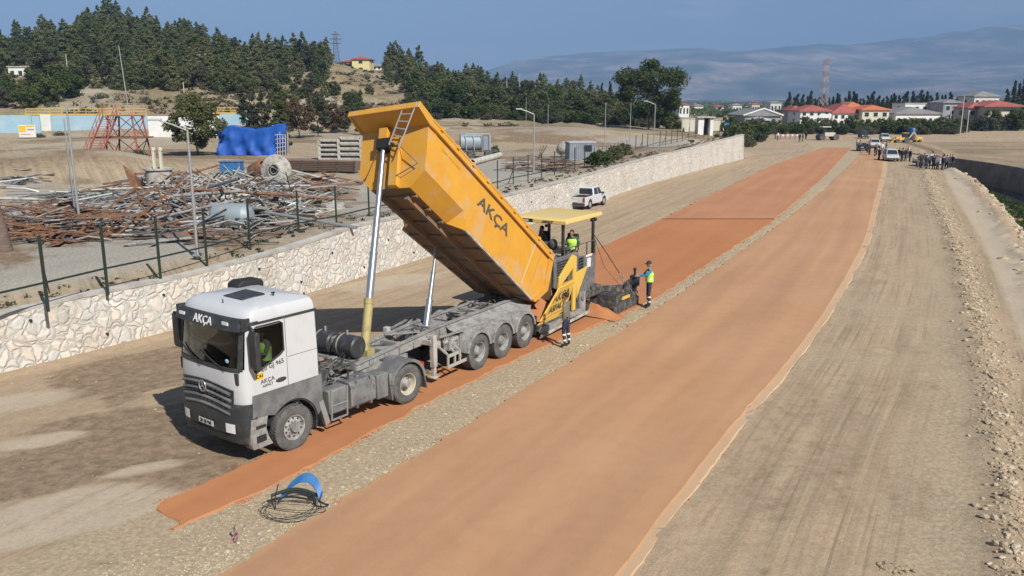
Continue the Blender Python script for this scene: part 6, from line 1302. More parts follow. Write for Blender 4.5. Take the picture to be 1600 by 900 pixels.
scrap('scrap_metal', (20, 300, 300, 350), 600, ['steel', 'frame', 'darkfr', 'wood', 'darkfr', 'frame'], .8, 3.6, .045, .4, 'flat spread of grey pipes and profiles behind the rusty heap', 3, .07, .25)
scrap('scrap_metal', (130, 420, 345, 385), 110, ['rust', 'frame', 'darkfr', 'wood'], 1.0, 4.0, .05, .3, 'thin scatter of long rods in front of the heap', 4, .08, .3)
scrap('scrap_metal', (0, 60, 272, 300), 120, ['steel', 'frame', 'darkfr'], 1.5, 4, .08, .6, 'bundle of grey pipes at the left edge of the dirt', 5, .1, .2)
scrap('scrap_metal', (380, 560, 275, 320), 160, ['wood', 'rust', 'frame'], 1.0, 4, .05, .5, 'brown rods and timber tailing off the right end of the heap', 6, .1, .3)
scrap('scrap_metal', (790, 900, 252, 272), 150, ['darkfr', 'frame', 'wood', 'rust'], 1.0, 5, .05, .45, 'dark steel bundles lying on the concrete apron', 7, .04, .12)
PIPES = []
for k in range(44):                                  # pipes one can make out
    px, py = rg.uniform(20, 500), rg.uniform(285, 368); P = Gy(px, py); L = rg.uniform(2.4, 6.2); r_ = rg.uniform(.045, .085); a = rg.gauss(.2, .45) ; tl = rg.gauss(0, .10); hz = rg.uniform(.2, 1.2) * math.exp(-((px - 320) / 190) ** 2) + .12
    b = MB(); n_ = 10; ri = r_ * .82; d = Vector((math.cos(tl), 0, math.sin(tl))); b.lathe([(ri, 0), (r_, 0), (r_, L), (ri, L), (ri, L * .5)], -d * L / 2, d, n_); m = ('steel', 'frame', 'dirtw', 'rust', 'frame', 'rust')[k % 6]
    o = b.build('steel_pipe', M_[m], None, loc=P + Vector((0, 0, hz + abs(math.sin(tl)) * L / 2))); o.rotation_euler = (0, 0, a); tag(o, m, 'pipe', 'pipes on the scrap heap'); PIPES.append((px, o))
for i, (_, o) in enumerate(sorted(PIPES, key=lambda a: a[0])): o['label'] = {'steel': 'galvanised grey', 'frame': 'dusty brown-grey', 'dirtw': 'dirty white', 'rust': 'rust-red'}[o['label']] + ' pipe lying on the scrap heap, ' + ordw(i) + ' pipe from the left'
# distinct pieces
P = Gy(251, 303) + Vector((0, 0, .55)); t = thing('hopper_tank', 'round white hopper with two upright prongs on top of the scrap', 'hopper', P); b = MB(); b.lathe([(.001, 0), (.72, 0), (.80, .1), (.80, .95), (.92, 1.0), (.92, 1.1), (.7, 1.1), (.001, .95)], n=20); b.build('drum', M_['dirtw'], t)
for s in (-1, 1): b = MB(); b.box((s * .22, 0, 1.6), (.14, .2, 1.2)); b.lathe([(.001, 0), (.14, 0), (.14, .2), (.001, .2)], (s * .22, 0, 2.2), n=8); b.build('prong', M_['cream'], t)
P = Gy(220, 312); b = MB(); R6 = [[Vector((-.9 + .25 * k + .1 * j, .3 * math.sin(k * .7), 2.1 - .28 * k + j * -.35 * (1 + .1 * k))) for j in range(5)] for k in range(8)]; b.grid(R6); b.grid([[p + Vector((.02, .05, 0)) for p in r] for r in R6]); b.build('bent_plate', M_['rust'], None, loc=P, label='bent rusty brown plate propped against the white hopper', cat='plate')
P = Gy(433, 300) + Vector((0, 0, .35)); t = thing('flanged_casting', 'pale round casting with a dark central bore among the scrap', 'casting', P); b = MB(); ax = (-.25, -1, .15); b.lathe([(.22, .28), (.45, .3), (.62, .2), (1.0, .12), (1.05, 0), (1.0, -.25), (.3, -.25)], (0, 0, 1.05), ax, 26); b.build('disc', M_['dirtw'], t); b = MB(); b.lathe([(.001, .1), (.24, .1), (.26, .31), (.34, .315), (.36, .3)], (0, 0, 1.05), ax, 20); b.build('bore', M_['black'], t)
P = Gy(404, 292) + Vector((0, 0, .3)); b = MB(); b.lathe([(.001, 0), (.55, 0), (.58, .05), (.58, 1.1), (.55, 1.15), (.4, 1.15), (.4, .9), (.001, .9)], (-.3, 0, .65), (.85, -.4, .45), 18); b.build('rusty_drum', M_['rust'], None, loc=P, label='orange-brown rusty drum tipped on its side left of the pale casting', cat='drum')
P = Gy(364, 284); b = MB(); b.box((0, 0, .65), (1.5, .9, .85)); b.box((0, 0, 1.12), (1.6, 1.0, .08)); b.build('blue_crate', M_['bluepl'], None, loc=P + Vector((0, 0, .35)), label='blue metal crate half buried at the back of the scrap heap', cat='crate', bevel=.03)
P = Gy(362, 357); t = thing('storage_tank', 'light grey cylindrical tank lying at the front of the scrap heap', 'tank', P); b = MB(); b.lathe([(.001, -.25), (.3, -.22), (.52, -.1), (.58, 0), (.60, .05), (.60, 1.45), (.58, 1.5), (.35, 1.75), (.12, 1.8), (.001, 1.8)], (-.7, .1, .60), (1, -.15, 0), 22); b.build('shell', M_['tank'], t)
b = MB(); b.lathe([(.605, 0), (.62, .01), (.62, .07), (.605, .08)], (-.25, .02, .60), (1, -.15, 0), 22); b.build('band', M_['frame'], t)
P = Gy(221, 352); b = MB(); b.lathe([(.001, 0), (.28, 0), (.30, .3), (.28, .8), (.2, .8), (.2, .5), (.001, .5)], (-.3, 0, .3), (1, .2, .1), 14); b.build('barrel', M_['rust'], None, loc=P, label='small rusty barrel lying among rods at the front of the scrap', cat='barrel')
P = Gy(263, 328); b = MB(); b.prism([(-.18, -.1), (.15, -.12), (.2, .06), (-.1, .1)], 'z', 0, .22); b.build('red_can', M_['redb'], None, loc=P + Vector((0, 0, .5)), label='small bright red can among the grey scrap', cat='can')
for k, (px, py) in enumerate(((157, 372), (192, 368), (228, 365))):
    P = Gy(px, py); b = MB(); a = .75; d = Vector((math.cos(a), math.sin(a) * 1.4, .75)); L_ = 1.5; b.bar(-d * L_ * .8, d * L_, .07, .07); b.bar(Vector((-.9, -1.0, .06)), Vector((1.1, -.6, .06)), .06, .06); b.bar(d * L_, d * L_ + Vector((.3, .2, -1.4)), .06, .06)
    b.build('bent_angle_frame', M_['rust'], None, loc=P + Vector((0, 0, .95)), label=('left', 'middle', 'right')[k] + ' one of three tilted rusty angle frames behind the fence', cat='frame', group='tilted rusty frames')
P0, P1 = Gy(195, 386), Gy(300, 380); b = MB(); 
for o_ in (0, .35): b.bar(Vector((0, o_, .12)), P1 - P0 + Vector((0, o_, .25)), .09, .09)
b.bar((0, 0, .12), (0, .35, .12), .09, .09); b.bar(P1 - P0 + Vector((0, 0, .25)), P1 - P0 + Vector((.0, .35, .25)), .09, .09); b.build('metal_rack', M_['frame'], None, loc=P0, label='long narrow steel frame lying flat just behind the fence', cat='frame')
# ---- right part of the yard
P = Gy(742, 247); t = thing('tank_trailer', 'pale blue-grey tank unit on a dark frame behind the raised tipper', 'tank', P, .1); b = MB(); b.lathe([(.001, 0), (.9, 0), (1.05, .1), (1.05, 2.7), (.9, 2.8), (.001, 2.8)], (-1.9, 0, 1.9), (1, 0, 0), 20); b.v = [(x * .8, y * .8, z * .84) for x, y, z in b.v]; b.build('tank_shell', M_['tank'], t)
b = MB(); b.box((1.2, 0, 1.5), (.8, 1.5, 1.6)); b.build('pump_cabinet', M_['galv'], t, bevel=.04); b = MB(); b.box((0, 0, .75), (4.6, 1.6, .22));
for x in (-1.4, -.4, 1.4):
    for s in (-1, 1): b.cyl((x, s * .7, .42), (x, s * .95, .42), .42, n=14)
b.build('undercarriage', M_['darkfr'], t); b = MB()
for x in (-.9, -.1, .7, 1.5): b.bar((x, -.95, .8), (x, -.95, 2.5), .05, .05)
b.bar((-.9, -.95, 2.5), (1.5, -.95, 2.5), .05, .05); b.build('ladder_frame', M_['alu'], t)
P0, P1 = Gy(738, 259), Gy(781, 247); b = MB(); d = P1 - P0; b.lathe([(.24, 0), (.3, 0), (.3, d.length), (.24, d.length), (.24, .4)], (0, 0, .3), d, 14); b.build('concrete_pipe', M_['concrete'], None, loc=P0, label='thick grey concrete pipe lying beside the tank unit', cat='pipe')
P = Gy(910, 252); t = thing('site_container', 'grey corrugated site container at the end of the concrete apron', 'container', P, .12); w, h = 2.6, HT(P, 223); b = MB()
b.box((0, 1.1, h / 2), (w, 2.2, h))
for k in range(12): b.box((-w / 2 + .11 + k * w / 12, -.02, h / 2), (.10, .06, h - .1))
b.build('body', M_['galv'], t); b = MB(); b.box((.5, -.045, h * .70), (.75, .05, .6)); b.build('window', M_['window'], t); MB().box((0, 1.1, h + .04), (w + .1, 2.3, .08)).build('roof', M_['metalw'], t)
for k, (px, py) in enumerate(((874, 246), (889, 245))):
    P = Gy(px, py); b = MB(); b.lathe([(.001, 0), (.42, 0), (.62, .45), (.62, .8), (.4, 1.2), (.3, 1.2), (.3, 1.0), (.001, 1.0)], (0, 0, .5), (.5, -.4, .7), 16); b.build('mixer_drum', M_['dirtw'], None, loc=P, label=('left' if k == 0 else 'right') + ' one of two whitish mixer drums beside the grey container', cat='mixer drum', group='mixer drums')
P = Gy(840, 252); b = MB(); 
for k in range(3): b.bar((0, .1 * k, 0), (.9 - .3 * k, .2, 1.5), .16, .06); 
b.bar((-.9, 0, .9), (.1, 0, .3), .12, .05); b.build('leaning_planks', M_['wood'], None, loc=P, label='few weathered planks leaning together on the concrete apron', cat='planks')
# gatehouse, sign and boundary wall near the far wall end
P = Gy(1102, 212); t = thing('gatehouse', 'small pale gatehouse with a dark door near the far end of the stone wall', 'gatehouse', P); h = HT(P, 184); w = 2.9; b = MB(); b.box((-.9, 1.5, h / 2), (1.1, 3, h)); b.box((1.15, 1.5, h / 2), (.6, 3, h)); b.box((.25, 2.6, h / 2), (1.3, .8, h)); b.build('wall', M_['whitew'], t); MB().box((0, 1.4, h + .1), (w + .7, 3.6, .22)).build('roof', M_['concrete'], t); MB().box((.25, 2.15, h / 2), (1.2, .06, h * .9)).build('door', M_['window'], t)
wb = thing('boundary_wall', 'long low beige boundary wall with a flat cap behind the gatehouse', 'wall', Gy(1066, 206)); P1 = Gy(1141, 204) - wb.location; h = 2.6; b = MB(); b.bar(Vector((0, 0, h / 2)), P1 + Vector((0, 0, h / 2)), .3, h); b.build('panel', M_['cream'], wb); MB().bar(Vector((0, 0, h + .1)), P1 + Vector((0, 0, h + .1)), .5, .2).build('coping', M_['concrete'], wb)
P = Gy(1135, 207); t = thing('blue_sign', 'blue road-works sign board standing by the wall end', 'sign', P); h = HT(P, 191); MB().box((0, 0, h * .55), (1.3, .08, h * .8)).build('panel', M_['bluepl'], t); b = MB(); b.box((-.2, -.06, h * .7), (.3, .03, .3)); b.box((.2, -.06, h * .45), (.35, .03, .25)); b.box((-.2, -.06, h * .35), (.4, .03, .1)); b.build('white_mark', M_['plate'], t); MB().box((-.5, .06, .3), (.08, .08, .9)).build('post', M_['steel'], t); MB().box((.5, .06, .3), (.08, .08, .9)).build('post', M_['steel'], t)
# ---- yard trees and bushes
def szt(px, base, top, wpx, kind, seed, label, leaf, **kw):
    P = Gy(px, base); h = HT(P, top); return tree(kind, h, wpx * P.y / FPX / 2 * kw.pop('wf', .98), seed, label, P - Vector((0, 0, .1)), leaf=leaf, **kw)
szt(309, 243, 146, 92, 'broad', 11, 'broad dark green tree beside the blue tarpaulin', 'broad', nl=210, ls=.15)
szt(222, 262, 229, 40, 'shrub', 12, 'round dark bush at the foot of the red stair tower', 'broad', nl=130, ls=.10)
szt(412, 214, 142, 46, 'pine', 13, 'loose grey-green tree left of the brownish one behind the tarpaulin', 'olive', nl=60, ls=.2); szt(468, 216, 150, 56, 'broad', 14, 'brownish drying tree behind the scrap yard', 'brownish', nl=80, ls=.18)
szt(437, 205, 128, 34, 'pine', 15, 'dark pine just behind the tarpaulin end', 'pine', nl=60, ls=.2); szt(497, 214, 146, 44, 'broad', 16, 'dull olive tree right of the brownish one', 'olive', nl=90, ls=.17)
szt(392, 208, 146, 40, 'broad', 61, 'dull green tree behind the blue wall, left of the tarpaulin trees', 'olive', nl=80, ls=.2); szt(447, 208, 136, 46, 'broad', 62, 'taller olive-green tree rising behind the brownish tree', 'broad', nl=80, ls=.2); szt(520, 208, 160, 44, 'broad', 63, 'low brown-green tree behind the concrete frames', 'brownish', nl=80, ls=.2); szt(540, 207, 166, 30, 'broad', 64, 'small olive tree just left of the raised tipper', 'olive', nl=70, ls=.2)
szt(565, 203, 140, 26, 'pine', 17, 'single small conical pine above the tipper canopy', 'pine', nl=40, ls=.22)
szt(1013, 203, 93, 98, 'broad', 18, 'huge round tree with thin upright twigs near the gatehouse', 'broad', nl=260, ls=.30, wf=1.12)
szt(772, 242, 220, 22, 'shrub', 19, 'yellowish bush beside the tank unit', 'green', nl=60, ls=.12)
for k in range(9):
    px = 928 + k * 6.3; szt(px, 264 - k * 2.6, 226 - k * 1.4, 30, 'shrub', 30 + k, ordn[k] + ' leafy bush from the left in the row along the stone wall', ('green', 'olive', 'broad')[k % 3], nl=70, ls=.12, group='row of bushes above the stone wall', cat='bush')
rg = random.Random(3)
for k, (px, py, wpx, hp_) in enumerate(((155, 270, 22, 10), (172, 268, 24, 12), (345, 262, 26, 9), (560, 288, 14, 5), (60, 215, 26, 8), (95, 212, 30, 7), (1120, 214, 14, 6), (1080, 222, 12, 5))):
    szt(px, py, py - hp_, wpx, 'shrub', 50 + k, ['low dry scrub patch at the bottom of the red stairs', 'low green scrub patch right of the stair foot', 'low scrub under the broad yard tree', 'tiny dry weed clump beside the tipper front', 'low weeds by the sign board', 'low weeds along the long blue wall', 'weed clump next to the blue sign', 'weed clump by the far fence'][k], 'olive', nl=50, ls=.1, cat='bush')
# ------------------------------------------------------------------ hillside trees: a few of each kind, then copies
GRP = 'pines on the wooded hill'
protos = []
for k in range(5): protos.append(tree('pine', 9.2, 2.9 + .35 * (k % 3), 100 + k, 'pine tree on the wooded hill, one of the dense stand', (0, 0, 0), GRP, 'pine', nl=62, ls=.25))
for k in range(2): protos.append(tree('broad', 7, 3.0, 110 + k, 'round bushy tree on the wooded hill among pines', (0, 0, 0), 'bushy trees on the wooded hill', 'broad' if k else 'olive', nl=80, ls=.25))
used = set()
def hilltree(k, x, y, s, sz=None):
    o = protos[k] if k not in used else dup(protos[k]); used.add(k); place(o, (x, y, zy2(x, y) - .25), rh.uniform(0, 6), (s, s, sz or s * rh.uniform(.85, 1.2))); HT_.append((k >= 5, x, y, o)); return o
rh = random.Random(17); HT_ = []
def at(px, Y): return XZ(px, 150, Y)[0]
cnt = 0
for px0, px1, Y0, Y1, n, pb in ((-60, 130, 205, 300, 46, .25), (120, 300, 208, 312, 84, .15), (290, 430, 212, 305, 44, .2), (400, 520, 240, 300, 26, .3), (-70, 60, 170, 210, 20, .5), (210, 430, 196, 216, 26, .45), (100, 215, 196, 208, 8, .4), (380, 560, 172, 240, 34, .85), (560, 900, 215, 262, 24, .6), (590, 760, 258, 312, 40, .1), (740, 880, 262, 330, 24, .3), (860, 965, 285, 350, 12, .3)):
    for j in range(n):
        px = px0 + (px1 - px0) * (j + rh.random()) / n; Y = Y0 + (Y1 - Y0) * rh.random() ** .8; k = rh.randrange(5) if rh.random() > pb else 5 + rh.randrange(2)
        if (515 < px < 606 and Y > 225) or (8 < px < 60 and Y < 226): continue
        s = rh.uniform(.70, 1.12) * (.8 if px > 850 else 1) * (.55 if Y1 < 263 and px > 370 else (.75 if Y1 < 220 else 1)); hilltree(k, at(px, Y), Y, s)
for kind in (False, True):
    for nm, lo_, hi_ in (('front', 0, 210), ('middle', 210, 245), ('upper', 245, 285), ('rearmost', 285, 999)):
        L_ = sorted([(x / y, o) for b_, x, y, o in HT_ if b_ == kind and lo_ <= y < hi_], key=lambda a: a[0])
        for i, (_, o) in enumerate(L_): o['label'] = ('round bushy tree' if kind else 'conical pine') + ' in the %s rows of the hill wood, %s from the left' % (nm, ordw(i))
cy = [tree('cypress', 10, 1.35, 120, 'dark slender cypress', (0, 0, 0), None, 'cypress', nl=60, ls=.3)]
cyu = [0]
def cyp(px, Y, ptop, label, z=None, w=1., group=None):
    o = cy[0] if not cyu[0] else dup(cy[0]); cyu[0] = 1; x = at(px, Y); z = zy2(x, Y) if z is None else z; h = HT(Vector((x, Y, z)), ptop); place(o, (x, Y, z), rh.uniform(0, 6), (w * h / 10, w * h / 10, h / 10), label)
    if group: o['group'] = group
    return o
cyp(940, 300, 130, 'dark slender cypress left of a taller one beside the big round tree', w=1.1); cyp(953, 300, 128, 'taller dark cypress nearest to the big round tree', w=1.1); cyp(473, 285, 62, 'dark narrow conifer standing out on the skyline of the wooded hill', w=1.6); cyp(878, 300, 140, 'small dark cypress above the grey steps', w=1.3)
# undergrowth and scrub
def scrubcloud(name, spots, leaf, label, ls=.3, nl=26, seed=5): 
    cl = [(x, y, z, r, r * .6) for x, y, z, r in spots]; me = leafmesh(name, cl, nl, ls, LF[leaf], seed); o = bpy.data.objects.new(name, me); COL.objects.link(o); tag(o, label, 'undergrowth', kind='stuff'); return o
for nm, leaf, (a, b_, c, d), n, seed in (('hill_scrub', 'olive', (-80, 660, 164, 300), 1300, 1), ('hill_scrub', 'broad', (-80, 520, 200, 300), 420, 2), ('hill_scrub', 'brownish', (220, 960, 168, 262), 800, 4)):
    r = random.Random(seed); sp = []
    for k in range(n):
        px = r.uniform(a, b_); Y = r.uniform(c, d); x = at(px, Y)
        if noise.noise(Vector((x * .04, Y * .04, seed))) < -.02: continue
        sp.append((x, Y, zy2(x, Y) + .3, r.uniform(.4, 1.6)))
    scrubcloud(nm, sp, leaf, {1: 'grey-green scrub scattered over the left hillside', 2: 'green undergrowth below the hill pines', 4: 'brownish dry scrub on the bare slopes'}[seed], seed=seed)
# green belt at the foot of the hill, bushes one can tell apart
bp_ = [tree('broad', 6.5, 3.4, 130, 'rounded green bush', (0, 0, 0), None, 'broad', nl=60, ls=.3, cat='bush', name='roadside_bush'), tree('shrub', 4.5, 3.6, 131, 'low wide bush', (0, 0, 0), None, 'olive', nl=110, ls=.26, cat='bush', name='roadside_bush'), tree('broad', 5.5, 3.2, 132, 'rounded green bush', (0, 0, 0), None, 'green', nl=60, ls=.28, cat='bush', name='roadside_bush')]
bpu = set()
def bush(k, x, Y, z, s, label, group, sz=None):
    o = bp_[k] if k not in bpu else dup(bp_[k]); bpu.add(k); place(o, (x, Y, z), rh.uniform(0, 6), (s, s, sz or s), label, group)
n = 40
for j in range(n):
    px = 640 + 335 * (j + .5) / n + rh.uniform(-4, 4); Y = rh.uniform(206, 240); x = at(px, Y); bush(j % 3, x, Y, zy2(x, Y) - .4, rh.uniform(.75, 1.25), '%s bush from the left in the green belt at the foot of the hill' % ordw(j), 'bushes at the foot of the hill')
for j in range(38):
    px = 628 + 340 * (j + .5) / 38 + rh.uniform(-4, 4); Y = rh.uniform(194, 204); x = at(px, Y); bush((1, 0, 1, 2)[j % 4], x, Y, zy2(x, Y) - .3, rh.uniform(.45, .8), '%s bush from the left in the lowest fringe of the green belt' % ordw(j), 'fringe bushes at the foot of the hill')
for j in range(16):
    px = -60 + 190 * (j + .5) / 16; Y = rh.uniform(170, 196); x = at(px, Y); bush(j % 3, x, Y, zy2(x, Y) - .3, rh.uniform(.7, 1.2), '%s bush from the left on the bank behind the blue basin wall' % ordw(j), 'bushes behind the basin wall')
for j in range(9):
    px = 1148 + 5.5 * j; Y = rh.uniform(150, 185); bush(j % 3, at(px, Y), Y, -.3, rh.uniform(.5, .75), '%s bush from the left in the clump beyond the stone wall end' % ordw(j), 'bushes beyond the wall end')
for j, px in enumerate((975, 992, 1010, 1030, 1048, 1060)):
    Y = 196 + 4 * (j % 2); bush((0, 2, 1)[j % 3], at(px, Y), Y, zy2(at(px, Y), Y) - .5, (.7, .85, .8, .9, .75, .6)[j], '%s bush from the left under the huge round tree' % ordw(j), 'bushes under the round tree')
# town belt
for j in range(62):
    px = 1140 + 370 * (j + .5) / 62 + rh.uniform(-3, 3); Y = rh.uniform(206, 222); bush((0, 1, 2, 1)[j % 4], at(px, Y), Y, -.3, rh.uniform(.48, .72), '%s olive-green bush from the left in the long belt before the houses' % ordw(j), 'belt of bushes in front of the houses')
for j in range(14):
    px = 1505 + 110 * (j + .5) / 14; Y = rh.uniform(232, 250); bush(j % 3, at(px, Y), Y, -.3, rh.uniform(.7, 1.25), '%s bush from the left around the large red-roofed house' % ordw(j), 'bushes around the right house')
# ------------------------------------------------------------------ houses
def house(px0, px1, py_e, Y, depth, wall_m, roof_m, label, py_r=None, zb=0., rz=0, storeys=2, bays=3, hip=True, over=.5, name='house', cat='house', py_b=None, balcony=False, win=True, sidewin=True):
    x0, x1 = at(px0, Y), at(px1, Y); zb = zb if py_b is None else XZ(px0, py_b, Y)[1]; w = x1 - x0; ze = XZ(px0, py_e, Y)[1]; h = ze - zb; zr = XZ(px0, py_r, Y)[1] - zb if py_r else h + 1.4
    t = thing(name, label, cat, ((x0 + x1) / 2, Y, zb - .2), rz); h += .2; zr += .2; w2 = w / 2
    MB().box((0, depth / 2, h / 2), (w, depth, h)).build('wall', wall_m, t, smooth=False)
    b = MB(); W2, D0, D1 = w2 + over, -over, depth + over
    if roof_m is not None:
        rdg = min(w2 * .45, 3) if hip else 0
        A = [(-W2, D0, h), (W2, D0, h), (W2, D1, h), (-W2, D1, h)]
        if w > depth: B = [(-W2 + (depth * .5 if hip else 0), depth / 2, zr), (W2 - (depth * .5 if hip else 0), depth / 2, zr)]; fs = [(0, 1, 5, 4), (2, 3, 4, 5), (1, 2, 5), (3, 0, 4)]
        else: B = [(0, D0 + (w * .4 if hip else 0), zr), (0, D1 - (w * .4 if hip else 0), zr)]; fs = [(0, 1, 4), (1, 2, 5, 4), (2, 3, 5), (3, 0, 4, 5)]
        b.add(A + B, fs); b.add([(x, y, z + .02) for x, y, z in A] + [(x, y, z - .22) for x, y, z in A], [(0, 1, 5, 4), (1, 2, 6, 5), (2, 3, 7, 6), (3, 0, 4, 7), (4, 5, 6, 7)]); b.build('roof', roof_m, t, smooth=False)
    else: MB().box((0, depth / 2, h + .12), (w + .5, depth + .5, .26)).build('roof', M_['concrete'], t)
    if win:
        sh_ = h / storeys
        for s_ in range(storeys):
            for k in range(bays):
                x = -w2 + w * (k + .5) / bays; z = sh_ * (s_ + .52); f = MB(); f.box((x, -.03, z), (min(1.5, w / bays * .55), .08, sh_ * .48)); fo = f.build('window', M_['plate'], t, smooth=False); MB().box((x, -.06, z), (min(1.3, w / bays * .46), .07, sh_ * .40)).build('pane', M_['window'], fo, smooth=False)
            if sidewin:
                for sx in (-1, 1):
                    f = MB(); f.box((sx * w2, depth * .5, sh_ * (s_ + .52)), (.1, 1.3, sh_ * .45)); f.build('window', M_['window'], t, smooth=False)
    if balcony:
        for s_ in range(1, storeys): z = h / storeys * s_; f = MB(); f.box((w2 * .55, -.7, z), (w * .4, 1.3, .15)); f.box((w2 * .55, -1.3, z + .5), (w * .4, .06, .9)); f.build('balcony', M_['whitew'], t, smooth=False)
    return t
house(1253, 1300, 173, 238, 11, M_['whitew'], M_['roofred'], 'white three-storey house with red hipped roof behind the belt of bushes', 164, storeys=3, bays=4, balcony=True)
house(1238, 1254, 172, 250, 8, M_['pinkw'], M_['roofred'], 'narrow pinkish house with red roof just left of the white one', 165, storeys=2, bays=2)
house(1304, 1346, 176, 246, 12, M_['whitew'], M_['roofred'], 'white house with a low red roof, second from the white three-storey one', 162, storeys=2, bays=4, balcony=True)
house(1322, 1352, 168, 262, 10, M_['cream'], M_['roofor'], 'house behind with a steep orange-red roof peak', 159, storeys=2, bays=2)
house(1350, 1392, 171, 243, 11, M_['cream'], M_['roofor'], 'cream yellow house with orange-red roof in the middle of the row', 164, storeys=2, bays=3)
house(1403, 1473, 177, 241, 15, M_['whitew'], M_['roofgrey'], 'long low white building with a wide grey roof and glazed front', 167, storeys=1, bays=7)
house(1416, 1466, 162, 290, 10, M_['whitew'], None, 'plain white flat-roofed block behind the grey-roofed building', storeys=2, bays=4)
house(1476, 1505, 160, 280, 10, M_['galv'], M_['roofgrey'], 'dark blue-grey house with dark roof above the bushes', 155, storeys=2, bays=2)
house(1523, 1562, 150, 300, 11, M_['metalw'], M_['roofgrey'], 'grey-blue villa with dark roof rising behind the large red-roofed house', 142, storeys=2, bays=4)
house(1543, 1598, 166, 236, 12, M_['cream'], M_['roofred'], 'large pale house with long red roof at the right edge', 157, storeys=2, bays=2, over=1.2)
house(1516, 1543, 168, 240, 8, M_['pinkw'], M_['roofred'], 'darker wing attached left of the large red-roofed house', 160, storeys=2, bays=2)
t = house(1166, 1222, 180, 232, 18, M_['galv'], M_['roofgrey'], 'open grey shed with a white-edged gable roof', 170, storeys=1, bays=1, hip=False, name='shed', cat='shed', win=False)
b = MB(); w = (at(1222, 232) - at(1166, 232)) / 2 + .6; e = XZ(1166, 180, 232)[1] + .2; r_ = XZ(1166, 170, 232)[1] + .2; b.bar((-w, -.56, e), (0, -.56, r_ + .1), .3, .35); b.bar((0, -.56, r_ + .1), (w, -.56, e), .3, .35); b.build('gable_edge', M_['whitew'], t)
MB().box((2.6 - 3, -.05, 2.2), (4.2, .1, 2.4)).build('opening', M_['window'], t); MB().box((-1.5, -1.5, 3.4), (5, 3, .12)).build('awning', M_['whitew'], t)
house(1180, 1206, 187, 222, 6, M_['pinkw'], M_['metalw'], 'small lean-to with a pale roof in front of the grey shed', 183, storeys=1, bays=2, win=False)
for k, (a, b_, pe, Y) in enumerate(((1062, 1078, 163, 420), (1086, 1100, 165, 520), (1118, 1132, 166, 480), (1146, 1160, 164, 560), (1176, 1188, 163, 640), (1205, 1222, 160, 520), (1236, 1246, 161, 600))):
    house(a, b_, pe, Y, 12, (M_['whitew'], M_['cream'], M_['metalw'])[k % 3], M_['roofgrey'] if k % 2 else M_['roofred'], 'tiny distant building on the far plain, ' + ordn[k] + ' from the left', pe - 2.2, storeys=1, bays=3, sidewin=False)
# hill buildings
house(552, 579, 92, 285, 9, M_['yellowh'], M_['roofred'], 'yellow house with a dark red hipped roof on top of the hill', 87, py_b=112, storeys=2, bays=1); house(538, 554, 96, 288, 8, M_['pinkw'], M_['roofred'], 'low wing of the hilltop house with a red roof, on its left', 93, py_b=108, storeys=1, bays=1)
house(583, 598, 103, 300, 7, M_['whitew'], M_['roofgrey'], 'small white house right of the yellow hilltop house', 99, py_b=116, storeys=2, bays=2); house(18, 55, 105, 225, 8, M_['whitew'], None, 'white villa half hidden by pines at the left of the hill', py_b=124, storeys=1, bays=3); house(-8, 3, 86, 250, 6, M_['whitew'], M_['roofgrey'], 'white gable cut by the left edge of the picture', 80, py_b=95, storeys=1, bays=1)
house(836, 850, 128, 330, 8, M_['whitew'], M_['roofgrey'], 'small white villa among trees at the right end of the hill', 125, py_b=140, storeys=2, bays=2); house(772, 786, 131, 330, 8, M_['whitew'], None, 'pale flat-roofed house glimpsed between pines right of the hill', py_b=139, storeys=1, bays=2)
for k, (a, b_, pt, pb, Y) in enumerate(((664, 734, 152, 165, 226), (757, 790, 151, 170, 240), (600, 655, 139, 144, 250))):
    P = Vector((at(a, Y), Y, XZ(a, pb, Y)[1])); w = at(b_, Y) - at(a, Y); h = HT(P, pt); b = MB(); b.box((w / 2, 0, h / 2 - .8), (w, .6, h + 1.6)); b.build('terrace_wall', mat('terrace_wall_%d' % k, (.56, .50, .42), .9, col2=(.42, .36, .29), scale=.4), None, loc=P, label=['long pale terrace wall across the slope right of the tipper', 'broken whitish retaining wall left of the green belt', 'thin pale parapet high on the slope'][k], cat='wall')
t = thing('concrete_steps', 'pale stepped channel running down the slope right of the hill', 'steps', (at(872, 262), 262, 0)); b = MB(); A = Vector((at(872, 262), 262, zy2(at(872, 262), 262))); B_ = Vector((at(905, 236), 236, zy2(at(905, 236), 236)))
for k in range(14): p = A.lerp(B_, k / 13); z = zy2(p.x, p.y); b.box((p.x - A.x, p.y - 262, z + .4), (4.2, 1.9, .9))
b.build('tread', M_['concrete'], t)
# pylons and masts
def lattice(px, Y, pb, pt, wb, wt, m, label, name, cross=(), bands=None):
    P = Vector((at(px, Y), Y, XZ(px, pb, Y)[1])); h = HT(P, pt); t = thing(name, label, 'tower', P, .3); n = 9; mats = [m] if not bands else bands; b = MB()
    for k in range(n):
        z0, z1 = h * k / n, h * (k + 1) / n; w0, w1 = wb + (wt - wb) * (k / n) ** .8, wb + (wt - wb) * ((k + 1) / n) ** .8; mi = k % len(mats); th = .075
        c0 = [(-w0, -w0), (w0, -w0), (w0, w0), (-w0, w0)]; c1 = [(-w1, -w1), (w1, -w1), (w1, w1), (-w1, w1)]
        for i in range(4): j = (i + 1) % 4; b.bar((*c0[i], z0), (*c1[i], z1), th, th, mi); b.bar((*c0[i], z0), (*c1[j], z1), th * .6, th * .6, mi); b.bar((*c0[j], z0), (*c1[i], z1), th * .6, th * .6, mi); b.bar((*c1[i], z1), (*c1[j], z1), th * .6, th * .6, mi)
    b.build('lattice', mats, t, smooth=False)
    for f, L in cross: MB().bar((-L, 0, h * f), (L, 0, h * f), .25, .3).build('cross_arm', mats[0], t)
    return t
